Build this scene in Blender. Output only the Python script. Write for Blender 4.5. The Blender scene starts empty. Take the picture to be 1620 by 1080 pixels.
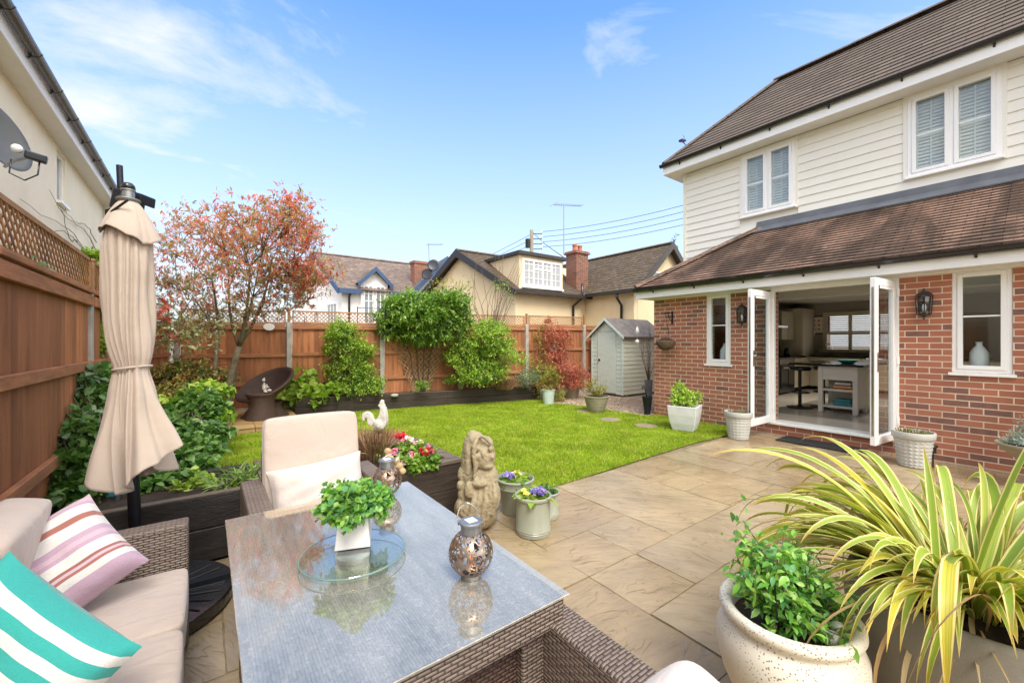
import bpy, bmesh, math, random
import numpy as np
from mathutils import Vector, Matrix, Euler
from math import sin, cos, pi, radians, sqrt
random.seed(7); rng = np.random.default_rng(11)
S = bpy.context.scene; COL = S.collection
# ---------------------------------------------------------------- camera frame (used to read sizes off the photograph)
CZ = 1.5; FP = 651.0; YAW = radians(36.7); sY, cY = sin(YAW), cos(YAW)
def ray(px, py):
    t = (px-810)/FP; return (sY+cY*t, cY-sY*t, (540-py)/FP)
def G(px, py, z=0.0):
    r = ray(px, py); k = (z-CZ)/r[2]; return Vector((r[0]*k, r[1]*k, z))
def D(px, py, d):
    r = ray(px, py); return Vector((r[0]*d, r[1]*d, CZ+r[2]*d))
def onX(px, py, x):
    r = ray(px, py); k = x/r[0]; return Vector((x, r[1]*k, CZ+r[2]*k))
def onY(px, py, y):
    r = ray(px, py); k = y/r[1]; return Vector((r[0]*k, y, CZ+r[2]*k))
# ---------------------------------------------------------------- materials
MATS = {}
class NT:
    def __init__(s, name):
        s.m = bpy.data.materials.new(name); s.m.use_nodes = True; s.t = s.m.node_tree; s.t.nodes.clear()
        s.out = s.t.nodes.new('ShaderNodeOutputMaterial'); MATS[name] = s.m
    def n(s, typ, ins=None, **kw):
        nd = s.t.nodes.new('ShaderNode'+typ)
        for k, v in kw.items(): setattr(nd, k, v)
        for k, v in (ins or {}).items(): s.set(nd, k, v)
        return nd
    def set(s, nd, k, v):
        sock = nd.inputs[k]
        if isinstance(v, bpy.types.NodeSocket): s.t.links.new(v, sock)
        elif isinstance(v, bpy.types.Node): s.t.links.new(v.outputs[0], sock)
        else:
            if isinstance(v, (tuple, list)) and len(v) == 3 and sock.type == 'RGBA': v = (*v, 1)
            sock.default_value = v
    def math(s, op, a, b=0.0, c=0.0, clamp=False):
        return s.n('Math', {0: a, 1: b, 2: c}, operation=op, use_clamp=clamp).outputs[0]
    def mix(s, f, a, b, typ='MIX'):
        nd = s.n('Mix', data_type='RGBA', blend_type=typ); s.set(nd, 0, f); s.set(nd, 6, a); s.set(nd, 7, b); return nd.outputs[2]
    def ramp(s, f, stops, interp='LINEAR'):
        nd = s.n('ValToRGB', {0: f}); cr = nd.color_ramp; cr.interpolation = interp
        while len(cr.elements) > 1: cr.elements.remove(cr.elements[0])
        for i, (p, c) in enumerate(stops):
            e = cr.elements[0] if i == 0 else cr.elements.new(p)
            e.position = p; e.color = (*c, 1) if len(c) == 3 else c
        return nd.outputs[0]
    def noise(s, vec, scale, detail=4, rough=.55, dist=0.0):
        return s.n('TexNoise', {'Vector': vec, 'Scale': scale, 'Detail': detail, 'Roughness': rough, 'Distortion': dist}).outputs[0]
    def scaled(s, vec, sc):
        return s.n('Mapping', {'Vector': vec, 'Scale': sc}).outputs[0]
    def bump(s, h, strength=.3, dist=.01, nrm=None):
        d = {'Height': h, 'Strength': strength, 'Distance': dist}
        if nrm is not None: d['Normal'] = nrm
        return s.n('Bump', d).outputs[0]
    def pbr(s, **k):
        ins = {}
        for a, b in k.items():
            ins[{'color': 'Base Color', 'rough': 'Roughness', 'metal': 'Metallic', 'normal': 'Normal', 'spec': 'Specular IOR Level', 'coat': 'Coat Weight', 'coatr': 'Coat Roughness', 'trans': 'Transmission Weight', 'alpha': 'Alpha', 'emit': 'Emission Color', 'emits': 'Emission Strength', 'ior': 'IOR', 'sheen': 'Sheen Weight'}[a]] = b
        return s.n('BsdfPrincipled', ins)
    def end(s, sh):
        s.t.links.new(sh.outputs[0] if isinstance(sh, bpy.types.Node) else sh, s.out.inputs[0]); return s.m
    @property
    def obj(s): return s.n('TexCoord').outputs['Object']
    @property
    def uv(s): return s.n('TexCoord').outputs['UV']
    @property
    def island(s): return s.n('NewGeometry').outputs['Random Per Island']

def sc(c, k): return tuple(min(1, x*k) for x in c)
def simple(name, c, rough=.5, metal=0, var=.15, vs=6, bs=40, b=.15, isl=0, stretch=None, grime=None, **kw):
    t = NT(name); o = t.obj; v = t.scaled(o, stretch) if stretch else o
    nz = t.noise(v, vs, 5, .6)
    col = t.ramp(nz, [(.3, sc(c, 1-var)), (.7, sc(c, 1+var))])
    if isl:
        r = t.n('MapRange', {0: t.island, 3: 1-isl, 4: 1+isl*.6}).outputs[0]
        g = t.n('CombineColor', {0: r, 1: r, 2: r}).outputs[0]; col = t.mix(1, col, g, 'MULTIPLY')
    if grime:
        gc, amt, gs = grime
        gm = t.n('MapRange', {0: t.noise(v, gs, 6, .65), 1: .5, 2: .75, 3: 0, 4: amt}).outputs[0]
        col = t.mix(gm, col, gc)
    args = dict(color=col, rough=rough, metal=metal, **kw)
    if b: args['normal'] = t.bump(t.noise(v, bs, 4), b, .01)
    return t.end(t.pbr(**args))
def leafmat(name, cols, rough=.45, tr=.3, pos=None):
    t = NT(name); n = len(cols)
    r = t.island
    col = t.ramp(r, [(i/n, c) for i, c in enumerate(cols)] + [(1, cols[-1])])
    nz = t.noise(t.obj, 3.0, 2); k = t.n('MapRange', {0: nz, 1: .3, 2: .7, 3: .75, 4: 1.2}).outputs[0]
    g = t.n('CombineColor', {0: k, 1: k, 2: k}).outputs[0]; col = t.mix(1, col, g, 'MULTIPLY')
    p = t.pbr(color=col, rough=rough, spec=.4)
    tl = t.n('BsdfTranslucent', {0: t.mix(1, col, (1.3, 1.4, .7, 1), 'MULTIPLY')})
    ms = t.n('MixShader', {0: tr}); t.t.links.new(p.outputs[0], ms.inputs[1]); t.t.links.new(tl.outputs[0], ms.inputs[2])
    return t.end(ms)

def brickmat(name, c1, c2, c3, mortar, bw=.215, bh=.065, mo=.010, off=.5, bump=.5, rough=.85):
    t = NT(name); uv = t.uv
    bt = t.n('TexBrick', {'Vector': uv, 'Color1': (0, 0, 0, 1), 'Color2': (1, 1, 1, 1), 'Mortar': (.5, .5, .5, 1), 'Scale': 1.0, 'Mortar Size': mo*.5, 'Mortar Smooth': .25, 'Bias': 0.0, 'Brick Width': bw+mo, 'Row Height': bh+mo}, offset=off)
    nz = t.noise(t.scaled(uv, (9, 25, 9)), 1.0, 5, .65)
    col = t.ramp(bt.outputs['Color'], [(0, c1), (.45, c2), (.78, c1), (.88, c3), (1, c3)])
    col = t.mix(t.n('MapRange', {0: nz, 1: .35, 2: .75, 3: 0, 4: .55}).outputs[0], col, sc(c2, 1.25))
    fine = t.noise(uv, 160, 3, .7)
    col = t.mix(1, col, t.ramp(fine, [(.3, (.72, .72, .72)), (.7, (1.15, 1.15, 1.15))]), 'MULTIPLY')
    mc = t.ramp(t.noise(uv, 8, 4), [(.3, sc(mortar, .8)), (.7, mortar)])
    col = t.mix(bt.outputs['Fac'], col, mc)
    st = t.n('MapRange', {0: t.noise(uv, .8, 4), 1: .45, 2: .75, 3: 0, 4: .3}).outputs[0]
    col = t.mix(st, col, sc(c3, .8))
    h = t.math('SUBTRACT', t.math('MULTIPLY', fine, .35), bt.outputs['Fac'])
    return t.end(t.pbr(color=col, rough=rough, spec=.25, normal=t.bump(h, bump, .012)))

brickmat('brick', (.50, .20, .12), (.37, .14, .09), (.19, .11, .095), (.80, .66, .49), mo=.013)
brickmat('chimney_brick', (.30, .12, .08), (.24, .10, .07), (.14, .08, .06), (.45, .38, .3))
def tilemat(name, c1, c2, c3, moss=None, mossamt=.0, w=.165, h=.1, stain=None, joint_shade=.0035):
    t = NT(name); uv = t.uv
    bt = t.n('TexBrick', {'Vector': uv, 'Color1': (0, 0, 0, 1), 'Color2': (1, 1, 1, 1), 'Mortar': (0, 0, 0, 1), 'Scale': 1.0, 'Mortar Size': joint_shade, 'Mortar Smooth': .3, 'Brick Width': w, 'Row Height': h}, offset=.5)
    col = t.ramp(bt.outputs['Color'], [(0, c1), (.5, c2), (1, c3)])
    col = t.mix(1, col, t.ramp(t.noise(uv, 60, 4, .7), [(.3, (.75, .75, .75)), (.7, (1.2, 1.2, 1.2))]), 'MULTIPLY')
    if stain:
        n1 = t.noise(t.scaled(uv, (1.6, .8, 1)), 1.0, 4, .6, .4)
        col = t.mix(t.n('MapRange', {0: n1, 1: .43, 2: .57, 3: 0, 4: .93}).outputs[0], col, stain)
    if moss:
        n2 = t.noise(uv, 5, 6, .75)
        col = t.mix(t.n('MapRange', {0: n2, 1: .52, 2: .66, 3: 0, 4: mossamt}).outputs[0], col, moss)
    col = t.mix(t.math('MULTIPLY', bt.outputs['Fac'], .8), col, (.02, .015, .012))  # tile joints and the shadow gap at course edges, painted dark into the colour
    return t.end(t.pbr(color=col, rough=.85, spec=.25, normal=t.bump(t.math('SUBTRACT', t.noise(uv, 90, 3), bt.outputs['Fac']), .4, .008)))
tilemat('roof_tile', (.145, .115, .097), (.12, .096, .082), (.175, .14, .118), moss=(.16, .15, .05), mossamt=.15, w=.33, h=.16, joint_shade=.004)
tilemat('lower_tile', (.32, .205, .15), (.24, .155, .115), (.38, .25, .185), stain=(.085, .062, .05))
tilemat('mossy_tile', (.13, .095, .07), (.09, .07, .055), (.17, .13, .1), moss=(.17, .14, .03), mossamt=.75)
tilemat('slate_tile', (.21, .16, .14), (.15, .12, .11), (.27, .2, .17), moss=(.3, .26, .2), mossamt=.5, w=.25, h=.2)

simple('weatherboard', (.81, .79, .71), .45, var=.03, b=.05, stretch=(1, 1, 8), grime=((.6, .57, .45), .12, 3))
simple('white_plastic', (.86, .86, .85), .3, var=.02, b=0)
simple('white_paint', (.8, .8, .79), .4, var=.03, b=.03)
simple('soffit_white', (.8, .79, .76), .45, var=.03, b=.02)
simple('black_plastic', (.015, .015, .017), .25, var=.2, b=.02, coat=.3)
simple('grey_gutter', (.06, .055, .05), .3, var=.2, b=.02)
simple('lead', (.13, .14, .16), .55, var=.25, vs=3, b=.2, bs=12)
simple('cream_render', (.80, .74, .59), .9, var=.05, vs=1.5, b=.25, bs=120, grime=((.55, .48, .33), .25, 1.2))
simple('yellow_render', (.76, .62, .40), .9, var=.05, vs=1.2, b=.25, bs=90, grime=((.55, .42, .25), .2, 1.0))
simple('white_render', (.82, .81, .79), .9, var=.03, vs=1.2, b=.2, bs=90)
simple('blue_trim', (.035, .075, .16), .5, b=.05)
simple('black_trim', (.03, .027, .025), .5, b=.1)
simple('concrete', (.42, .40, .36), .85, var=.2, vs=8, b=.3, bs=60, grime=((.2, .2, .13), .5, 5))
simple('fence_wood', (.43, .17, .07), .75, var=.32, vs=6, b=.45, bs=50, isl=.40, stretch=(3, 3, .35), grime=((.12, .045, .018), .5, 3))
simple('fence_rail', (.38, .16, .07), .75, var=.25, vs=6, b=.3, bs=40, isl=.15, stretch=(.6, .6, 4), grime=((.14, .06, .03), .5, 4))
simple('trellis_wood', (.38, .2, .09), .8, var=.25, vs=8, b=.2, isl=.25)
simple('old_trellis', (.42, .3, .16), .8, var=.3, vs=12, b=.2, isl=.3)
simple('sleeper_black', (.022, .018, .016), .5, var=.5, vs=5, b=.5, bs=30, stretch=(.6, .6, 5), grime=((.07, .06, .05), .5, 6))
simple('sleeper_dark', (.040, .027, .019), .6, var=.45, vs=5, b=.6, bs=35, stretch=(.5, .5, 6), grime=((.12, .09, .07), .5, 4))
simple('sleeper_top', (.15, .115, .08), .6, var=.35, vs=6, b=.5, bs=40, stretch=(.6, 3, 3), grime=((.07, .055, .045), .6, 4))
simple('soil', (.035, .022, .014), .95, var=.5, vs=20, b=1.0, bs=60)
simple('deck_wood', (.42, .27, .11), .45, var=.3, vs=5, b=.3, bs=40, isl=.2, stretch=(.5, 4, 4), grime=((.2, .14, .07), .5, 4))
simple('shed_paint', (.58, .67, .60), .6, var=.05, vs=6, b=.15, stretch=(1, 1, 6), grime=((.36, .38, .28), .35, 2.5))
simple('shed_side', (.55, .57, .46), .6, var=.06, vs=6, b=.15, stretch=(.4, 1, 6), grime=((.3, .29, .2), .5, 2.5))
simple('felt', (.19, .165, .15), .8, var=.3, vs=5, b=.3, bs=120)
simple('bark', (.15, .12, .075), .85, var=.4, vs=12, b=.6, bs=50, grime=((.11, .14, .05), .6, 6))
simple('twig', (.16, .10, .07), .85, var=.3, b=0)
simple('twig_green', (.12, .13, .05), .8, var=.3, b=0)
simple('parasol_cloth', (.53, .44, .365), .9, var=.08, vs=4, b=.3, bs=300, grime=((.42, .33, .22), .5, 3), sheen=.2)
def cloth(name, c):
    t = NT(name); o = t.obj
    col = t.mix(t.n('MapRange', {0: t.noise(o, 5, 5, .6), 1: .4, 2: .7, 3: 0, 4: .35}).outputs[0], c, sc(c, .84))
    n = t.bump(t.noise(t.scaled(o, (1, 2.2, 1)), 5.5, 4, .5, .8), .55, .025); n = t.bump(t.noise(o, 420, 2), .3, .002, n)
    return t.end(t.pbr(color=col, rough=.92, normal=n, sheen=.3))
cloth('cushion_cloth', (.54, .445, .38))
simple('cushion_dark', (.50, .415, .36), .9, var=.04, vs=6, b=.2, bs=400)
cloth('pillow_pale', (.66, .58, .535))
simple('dark_metal', (.03, .033, .04), .35, metal=.6, b=.05)
simple('steel', (.55, .55, .56), .25, metal=1, var=.1, b=.05)
simple('grey_metal', (.30, .31, .32), .4, metal=.7, b=.05)
simple('base_plastic', (.014, .014, .016), .18, var=.3, b=.15, bs=30, coat=.5)
simple('iron', (.02, .02, .022), .5, metal=.5, b=.2)
simple('dish_grey', (.12, .125, .125), .5, var=.1, b=0)
simple('earth', (.17, .14, .09), .95, var=.3, vs=2, b=.3)
simple('stone_statue', (.38, .315, .20), .9, var=.3, vs=9, b=.9, bs=45, grime=((.11, .10, .055), .85, 9))
simple('white_stone', (.68, .64, .56), .85, var=.15, vs=9, b=.4, bs=60, grime=((.25, .24, .2), .6, 14))
simple('gold_stone', (.50, .37, .20), .85, var=.25, vs=14, b=.5, bs=60, grime=((.2, .15, .09), .6, 14))
simple('sage_glaze', (.33, .345, .27), .35, var=.08, vs=5, b=.05, coat=.25)
simple('mint_glaze', (.50, .60, .54), .4, var=.06, b=.05)
simple('pale_pot', (.48, .48, .445), .7, var=.07, b=.1)
simple('white_pot', (.64, .65, .64), .75, var=.08, vs=5, b=.15, bs=60, grime=((.45, .46, .44), .4, 4))
simple('ceramic_white', (.80, .80, .80), .3, var=.02, b=0)
simple('khaki_pot', (.31, .28, .19), .5, var=.12, b=.1, grime=((.2, .2, .12), .4, 4))
simple('bowl_concrete', (.25, .235, .205), .8, var=.12, vs=3, b=.3, bs=150, grime=((.15, .14, .11), .4, 2))
simple('mat_rubber', (.02, .02, .02), .9, b=.8, bs=200)
simple('pebble', (.50, .38, .27), .6, var=.2, isl=.55, b=0)
simple('white_pebble', (.60, .60, .58), .6, var=.2, vs=20, b=.3)
simple('slab_plain', (.30, .235, .15), .6, var=.2, vs=6, b=.4, bs=30)
simple('basket_twig', (.16, .10, .06), .8, var=.4, vs=40, isl=.4, b=.3)
simple('kitchen_cream', (.55, .50, .38), .5, var=.02, b=0)
simple('kitchen_white', (.85, .83, .79), .5, var=.02, b=0)
simple('kitchen_wall', (.36, .33, .27), .9, var=.03, b=0)
simple('kitchen_ceiling', (.55, .53, .48), .9, var=.02, b=0)
simple('worktop', (.015, .015, .016), .15, b=0)
simple('wood_dark', (.12, .05, .025), .6, b=.1)
simple('floor_tile', (.60, .57, .52), .12, var=.04, b=0)
simple('paper', (.75, .72, .62), .8, var=.1, vs=30, b=0)
simple('terracotta', (.50, .17, .09), .8, b=.2)
simple('pole_wood', (.22, .19, .16), .85, b=.3, stretch=(3, 3, .5))
simple('far_glass', (.25, .28, .3), .08, var=.5, vs=2, b=0)
simple('net_curtain', (.38, .40, .42), .7, var=.1, vs=8, b=0)
simple('blind_white', (.90, .90, .89), .5, var=.03, b=0)
simple('bottle_blue', (.02, .25, .42), .4, b=0)
for nm, c in dict(book_red=(.5, .06, .05), book_blue=(.05, .18, .4), book_teal=(.03, .3, .28), book_yellow=(.7, .5, .08), book_white=(.7, .7, .68), book_purple=(.25, .08, .3)).items(): simple(nm, c, .5, b=0)

def glass(name, tint=(.9, .95, .95), refl=.08, rough=.02, dark=0):
    t = NT(name); tr = t.n('BsdfTransparent', {0: (*tint, 1)}); gl = t.n('BsdfGlossy', {0: (1, 1, 1, 1), 1: rough})
    lw = t.n('Fresnel', {0: 1.5}); ff_ = t.math('SUBTRACT', 1.0, t.n('NewGeometry').outputs['Backfacing']); f = t.math('MULTIPLY', t.math('ADD', lw.outputs[0], refl, clamp=True), ff_)
    ms = t.n('MixShader', {0: f}); t.t.links.new(tr.outputs[0], ms.inputs[1]); t.t.links.new(gl.outputs[0], ms.inputs[2]); return t.end(ms)
glass('pane_glass', (.86, .90, .90), .04)
glass('clear_glass', (.93, .97, .95), .02)
glass('turn_glass', (.90, .95, .93), .10)
simple('glass_edge', (.16, .28, .25), .1, b=0)
def tabletop():
    t = NT('table_glass'); o = t.obj
    tr = t.n('BsdfTransparent', {0: (.80, .86, .85, 1)})
    dots = t.n('MapRange', {0: t.noise(o, 95, 2, .6), 1: .5, 2: .7, 3: 0, 4: 1}).outputs[0]
    sm = t.n('MapRange', {0: t.noise(t.scaled(o, (9, 3, 1)), 1.0, 5, .7), 1: .3, 2: .7, 3: .16, 4: .40}).outputs[0]
    ff = t.math('ADD', sm, t.math('MULTIPLY', dots, .12), clamp=True)
    df = t.n('BsdfDiffuse', {0: (.82, .80, .74, 1)})
    ff = t.math('MULTIPLY', ff, t.math('SUBTRACT', 1.0, t.n('NewGeometry').outputs['Backfacing'])); m1 = t.n('MixShader', {0: ff}); t.t.links.new(tr.outputs[0], m1.inputs[1]); t.t.links.new(df.outputs[0], m1.inputs[2])
    gl = t.n('BsdfGlossy', {0: (1, .86, .66, 1), 1: .010, 'Normal': t.bump(t.noise(o, 90, 3), .02, .004)})
    fr = t.math('MULTIPLY_ADD', t.n('Fresnel', {0: 1.5}).outputs[0], 2.0, .17, clamp=True); fr = t.math('MULTIPLY', fr, t.math('SUBTRACT', 1.0, t.n('NewGeometry').outputs['Backfacing']))
    m2 = t.n('MixShader', {0: fr}); t.t.links.new(m1.outputs[0], m2.inputs[1]); t.t.links.new(gl.outputs[0], m2.inputs[2]); t.end(m2)
tabletop()
def wicker(name, hi, lo, w=.034, h=.0105, rough=.45):
    t = NT(name); sx = t.n('SeparateXYZ', {0: t.uv}); u, v = sx.outputs[0], sx.outputs[1]
    vr = t.math('DIVIDE', v, h); row = t.math('FLOOR', vr); par = t.math('MODULO', t.math('ABSOLUTE', row), 2.0)
    uu = t.math('ADD', t.math('DIVIDE', u, w), t.math('MULTIPLY', par, .5))
    wave = t.math('ABSOLUTE', t.math('SINE', t.math('MULTIPLY', uu, pi)))
    rnd = t.math('SINE', t.math('MULTIPLY', t.math('FRACT', vr), pi))
    hh = t.math('MULTIPLY', t.math('POWER', wave, .5), t.math('POWER', rnd, .6))
    cell = t.n('CombineXYZ', {0: t.math('FLOOR', uu), 1: row}); wn = t.n('TexWhiteNoise', {'Vector': cell}, noise_dimensions='3D').outputs[0]
    ln = t.noise(t.scaled(t.uv, (3, 300, 1)), 1.0, 2)
    rnd_row = t.n('TexWhiteNoise', {'Vector': t.n('CombineXYZ', {1: row})}, noise_dimensions='3D').outputs[0]
    c = t.mix(t.math('MULTIPLY_ADD', rnd_row, .5, t.math('MULTIPLY', ln, .45)), lo, hi)
    c = t.mix(t.n('MapRange', {0: hh, 1: .12, 2: .55, 3: .93, 4: 0}).outputs[0], c, sc(lo, .12))
    c = t.mix(t.math('MULTIPLY', wn, .25), c, sc(hi, 1.2))
    return t.end(t.pbr(color=c, rough=rough, spec=.5, normal=t.bump(hh, 1.0, .006)))
wicker('wicker_grey', (.29, .225, .185), (.115, .08, .062), .038, .0115)
wicker('wicker_top', (.50, .43, .35), (.15, .115, .09), .05, .0085)
wicker('wicker_brown', (.12, .07, .05), (.055, .03, .024), .03, .012)
def pattern(name, stops, axis=0, interp='CONSTANT', b=.2):
    t = NT(name); sx = t.n('SeparateXYZ', {0: t.uv})
    c = t.ramp(sx.outputs[axis], stops, interp)
    c = t.mix(1, c, t.ramp(t.noise(t.obj, 250, 2), [(.3, (.9, .9, .9)), (.7, (1.05, 1.05, 1.05))]), 'MULTIPLY')
    wr = t.noise(t.obj, 9, 4, .5, .3)
    n = t.bump(wr, .35, .03); n = t.bump(t.noise(t.obj, 350, 2), .2, .002, n)
    return t.end(t.pbr(color=c, rough=.9, normal=n, sheen=.2))
W_ = (.66, .64, .61); TL = (.035, .36, .32)
st = []; 
for i in range(8): st += [(i/8.0, TL), (i/8.0+.066, W_)]
pattern('stripe_teal', st)
LI = (.48, .33, .42); RD = (.36, .14, .11); PK = (.58, .42, .48)
pattern('stripe_pink', [(0, PK), (.10, LI), (.135, W_), (.25, RD), (.31, W_), (.43, LI), (.49, PK), (.54, LI), (.585, W_), (.69, sc(RD, .9)), (.715, PK), (.745, RD), (.77, W_), (.84, LI)])
def grassmat():
    t = NT('lawn_ground'); o = t.obj
    c = t.ramp(t.noise(o, 2.2, 6, .7), [(.3, (.17, .27, .015)), (.5, (.25, .36, .025)), (.7, (.34, .42, .05))])
    t.end(t.pbr(color=c, rough=.95, normal=t.bump(t.noise(o, 70, 5, .7), 1.0, .03)))
    t = NT('grass_blade'); r = t.island; o = t.obj
    c = t.ramp(r, [(0, (.17, .33, .010)), (.35, (.29, .47, .014)), (.7, (.43, .56, .03)), (.92, (.52, .54, .07)), (1, (.55, .46, .16))])
    k = t.n('MapRange', {0: t.noise(o, 1.6, 6, .7), 1: .3, 2: .7, 3: .70, 4: 1.25}).outputs[0]
    yl = t.n('MapRange', {0: t.noise(o, 3.3, 5, .7), 1: .5, 2: .7, 3: 0, 4: .65}).outputs[0]; c = t.mix(yl, c, (.56, .55, .12))
    c = t.mix(1, c, t.n('CombineColor', {0: k, 1: k, 2: t.math('MULTIPLY', k, .9)}).outputs[0], 'MULTIPLY')
    p = t.pbr(color=c, rough=.5, spec=.3); tl = t.n('BsdfTranslucent', {0: c}); ms = t.n('MixShader', {0: .35})
    t.t.links.new(p.outputs[0], ms.inputs[1]); t.t.links.new(tl.outputs[0], ms.inputs[2]); t.end(ms)
grassmat()
def paving():
    t = NT('paving_slab'); o = t.obj; r = t.island
    off = t.n('CombineXYZ', {0: t.math('MULTIPLY', r, 37.0), 1: t.math('MULTIPLY', r, 91.0), 2: 0})
    v = t.n('VectorMath', {0: o, 1: off}, operation='ADD').outputs[0]
    rot = t.n('Mapping', {'Vector': v, 'Rotation': t.n('CombineXYZ', {2: t.math('MULTIPLY', r, 1.2)}), 'Scale': (1.0, 1, 1)}).outputs[0]
    base = t.ramp(r, [(0, (.33, .245, .14)), (.3, (.41, .31, .18)), (.6, (.37, .28, .16)), (.85, (.45, .355, .225)), (1, (.34, .27, .175))])
    n1 = t.noise(t.scaled(rot, (1, 3, 1)), 3.0, 8, .7, .5)
    base = t.mix(1, base, t.ramp(n1, [(.3, (.82, .80, .77)), (.5, (1, 1, 1)), (.75, (1.13, 1.10, 1.06))]), 'MULTIPLY')
    # riven ledges: contour lines of a smooth noise
    ct = t.noise(t.scaled(rot, (1.2, 3.2, 1)), 1.25, 3, .5, 1.2)
    st = t.math('FRACT', t.math('MULTIPLY', ct, 11.0)); ledge = t.math('POWER', st, 7.0)
    lm = t.n('MapRange', {0: t.noise(v, 5, 2), 1: .45, 2: .62, 3: 0, 4: 1}).outputs[0]
    lined = t.math('MULTIPLY', ledge, lm)
    base = t.mix(t.math('MULTIPLY', lined, .38), base, (.15, .10, .055))
    steps = t.math('ADD', t.math('MULTIPLY', t.math('SUBTRACT', 1.0, lined), .55), t.math('MULTIPLY', t.noise(t.scaled(rot, (1, 4, 1)), 6.0, 6, .6), .8))
    steps = t.math('ADD', steps, t.math('MULTIPLY', ct, .8))
    wet = t.noise(o, 1.1, 4, .6)
    ro = t.n('MapRange', {0: wet, 1: .35, 2: .65, 3: .06, 4: .30}).outputs[0]
    dk = t.n('MapRange', {0: wet, 1: .3, 2: .6, 3: .70, 4: 1.05}).outputs[0]
    base = t.mix(1, base, t.n('CombineColor', {0: dk, 1: dk, 2: dk}).outputs[0], 'MULTIPLY')
    nb = t.bump(steps, .42, .022); nb = t.bump(t.noise(o, 140, 3), .15, .003, nb)
    t.end(t.pbr(color=base, rough=ro, spec=.5, normal=nb))
    simple('grout', (.23, .175, .10), .8, var=.4, vs=10, b=.5, grime=((.06, .06, .03), .7, 8))
paving()
def gravelground():
    t = NT('gravel_ground'); o = t.obj
    vo = t.n('TexVoronoi', {'Vector': o, 'Scale': 45.0})
    c = t.ramp(vo.outputs['Color'], [(0, (.30, .20, .13)), (.4, (.48, .36, .25)), (.8, (.58, .47, .37)), (1, (.35, .2, .13))])
    c = t.mix(t.math('MULTIPLY', vo.outputs['Distance'], .9), c, (.1, .07, .05))
    t.end(t.pbr(color=c, rough=.8, normal=t.bump(vo.outputs['Distance'], -1.0, .02)))
gravelground()
def speckle():
    t = NT('urn_speckle'); o = t.obj
    vo = t.n('TexVoronoi', {'Vector': o, 'Scale': 95.0}, feature='F1'); sz = t.noise(o, 4, 3)
    thr = t.n('MapRange', {0: sz, 1: .35, 2: .7, 3: .10, 4: .36}).outputs[0]
    m = t.math('LESS_THAN', vo.outputs['Distance'], thr)
    c = t.ramp(t.noise(o, 4, 4), [(.3, (.70, .63, .50)), (.65, (.82, .77, .66))])
    c = t.mix(m, c, (.30, .23, .15)); 
    t.end(t.pbr(color=c, rough=.75, normal=t.bump(t.math('SUBTRACT', 1.0, m), .5, .004)))
speckle()
def phormium():
    t = NT('phormium_leaf'); sx = t.n('SeparateXYZ', {0: t.uv}); u, v = sx.outputs[0], sx.outputs[1]
    e = t.math('ABSOLUTE', t.math('SUBTRACT', u, .5)); r = t.island
    mid = t.ramp(r, [(0, (.24, .36, .035)), (.5, (.36, .47, .055)), (.8, (.52, .56, .07)), (1, (.70, .55, .05))])
    str_ = t.noise(t.scaled(t.uv, (14, .6, 1)), 1.0, 2); mid = t.mix(t.n('MapRange', {0: str_, 1: .4, 2: .65, 3: 0, 4: .7}).outputs[0], mid, (.22, .35, .05))
    c = t.mix(t.math('GREATER_THAN', e, .33), mid, (.82, .76, .32))
    c = t.mix(t.math('GREATER_THAN', e, .47), c, (.34, .15, .05))
    tip = t.n('MapRange', {0: v, 1: .82, 2: 1.0, 3: 0, 4: 1}).outputs[0]
    c = t.mix(t.math('MULTIPLY', tip, .8), c, (.55, .30, .05))
    k = t.n('MapRange', {0: v, 1: 0, 2: .3, 3: .55, 4: 1}).outputs[0]
    p = t.pbr(color=c, rough=.35, spec=.5, normal=t.bump(t.noise(t.scaled(t.uv, (30, 1, 1)), 1.0, 2), .3, .003))
    tl = t.n('BsdfTranslucent', {0: t.mix(1, c, (1.2, 1.2, .5, 1), 'MULTIPLY')}); ms = t.n('MixShader', {0: .25})
    t.t.links.new(p.outputs[0], ms.inputs[1]); t.t.links.new(tl.outputs[0], ms.inputs[2]); t.end(ms)
    leafmat('dead_leaf', [(.42, .25, .10), (.52, .36, .17), (.30, .15, .06), (.60, .47, .27)], .7, .15)
phormium()
def filigree():
    t = NT('filigree'); o = t.obj
    vo = t.n('TexVoronoi', {'Vector': t.n('VectorMath', {0: o, 1: t.n('VectorMath', {0: t.n('TexNoise', {'Vector': o, 'Scale': 22.0}).outputs[1], 1: (.035, .035, .035)}, operation='MULTIPLY').outputs[0]}, operation='ADD').outputs[0], 'Scale': 46.0}, feature='DISTANCE_TO_EDGE')
    m = t.math('LESS_THAN', vo.outputs['Distance'], .105)
    bf = t.n('NewGeometry').outputs['Backfacing']
    c = t.mix(bf, t.ramp(t.noise(o, 30, 3), [(.35, (.20, .15, .125)), (.65, (.42, .36, .32))]), (.85, .44, .2))
    p = t.pbr(color=c, metal=.85, rough=.32); tr = t.n('BsdfTransparent', {0: (1, 1, 1, 1)}); ms = t.n('MixShader', {0: m})
    t.t.links.new(tr.outputs[0], ms.inputs[1]); t.t.links.new(p.outputs[0], ms.inputs[2]); t.end(ms)
filigree()
def emis(name, c, s):
    t = NT(name); t.end(t.n('Emission', {0: (*c, 1), 1: s}))
emis('lamp_glow', (1, .85, .6), 4.0)
leafmat('leaf_mid', [(.07, .17, .02), (.13, .27, .03), (.20, .36, .04), (.29, .45, .07)])
leafmat('leaf_bright', [(.13, .26, .02), (.22, .39, .035), (.33, .49, .06), (.44, .55, .10)])
leafmat('leaf_dark', [(.045, .12, .03), (.075, .18, .035), (.12, .25, .05), (.20, .34, .10)], .3)
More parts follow.
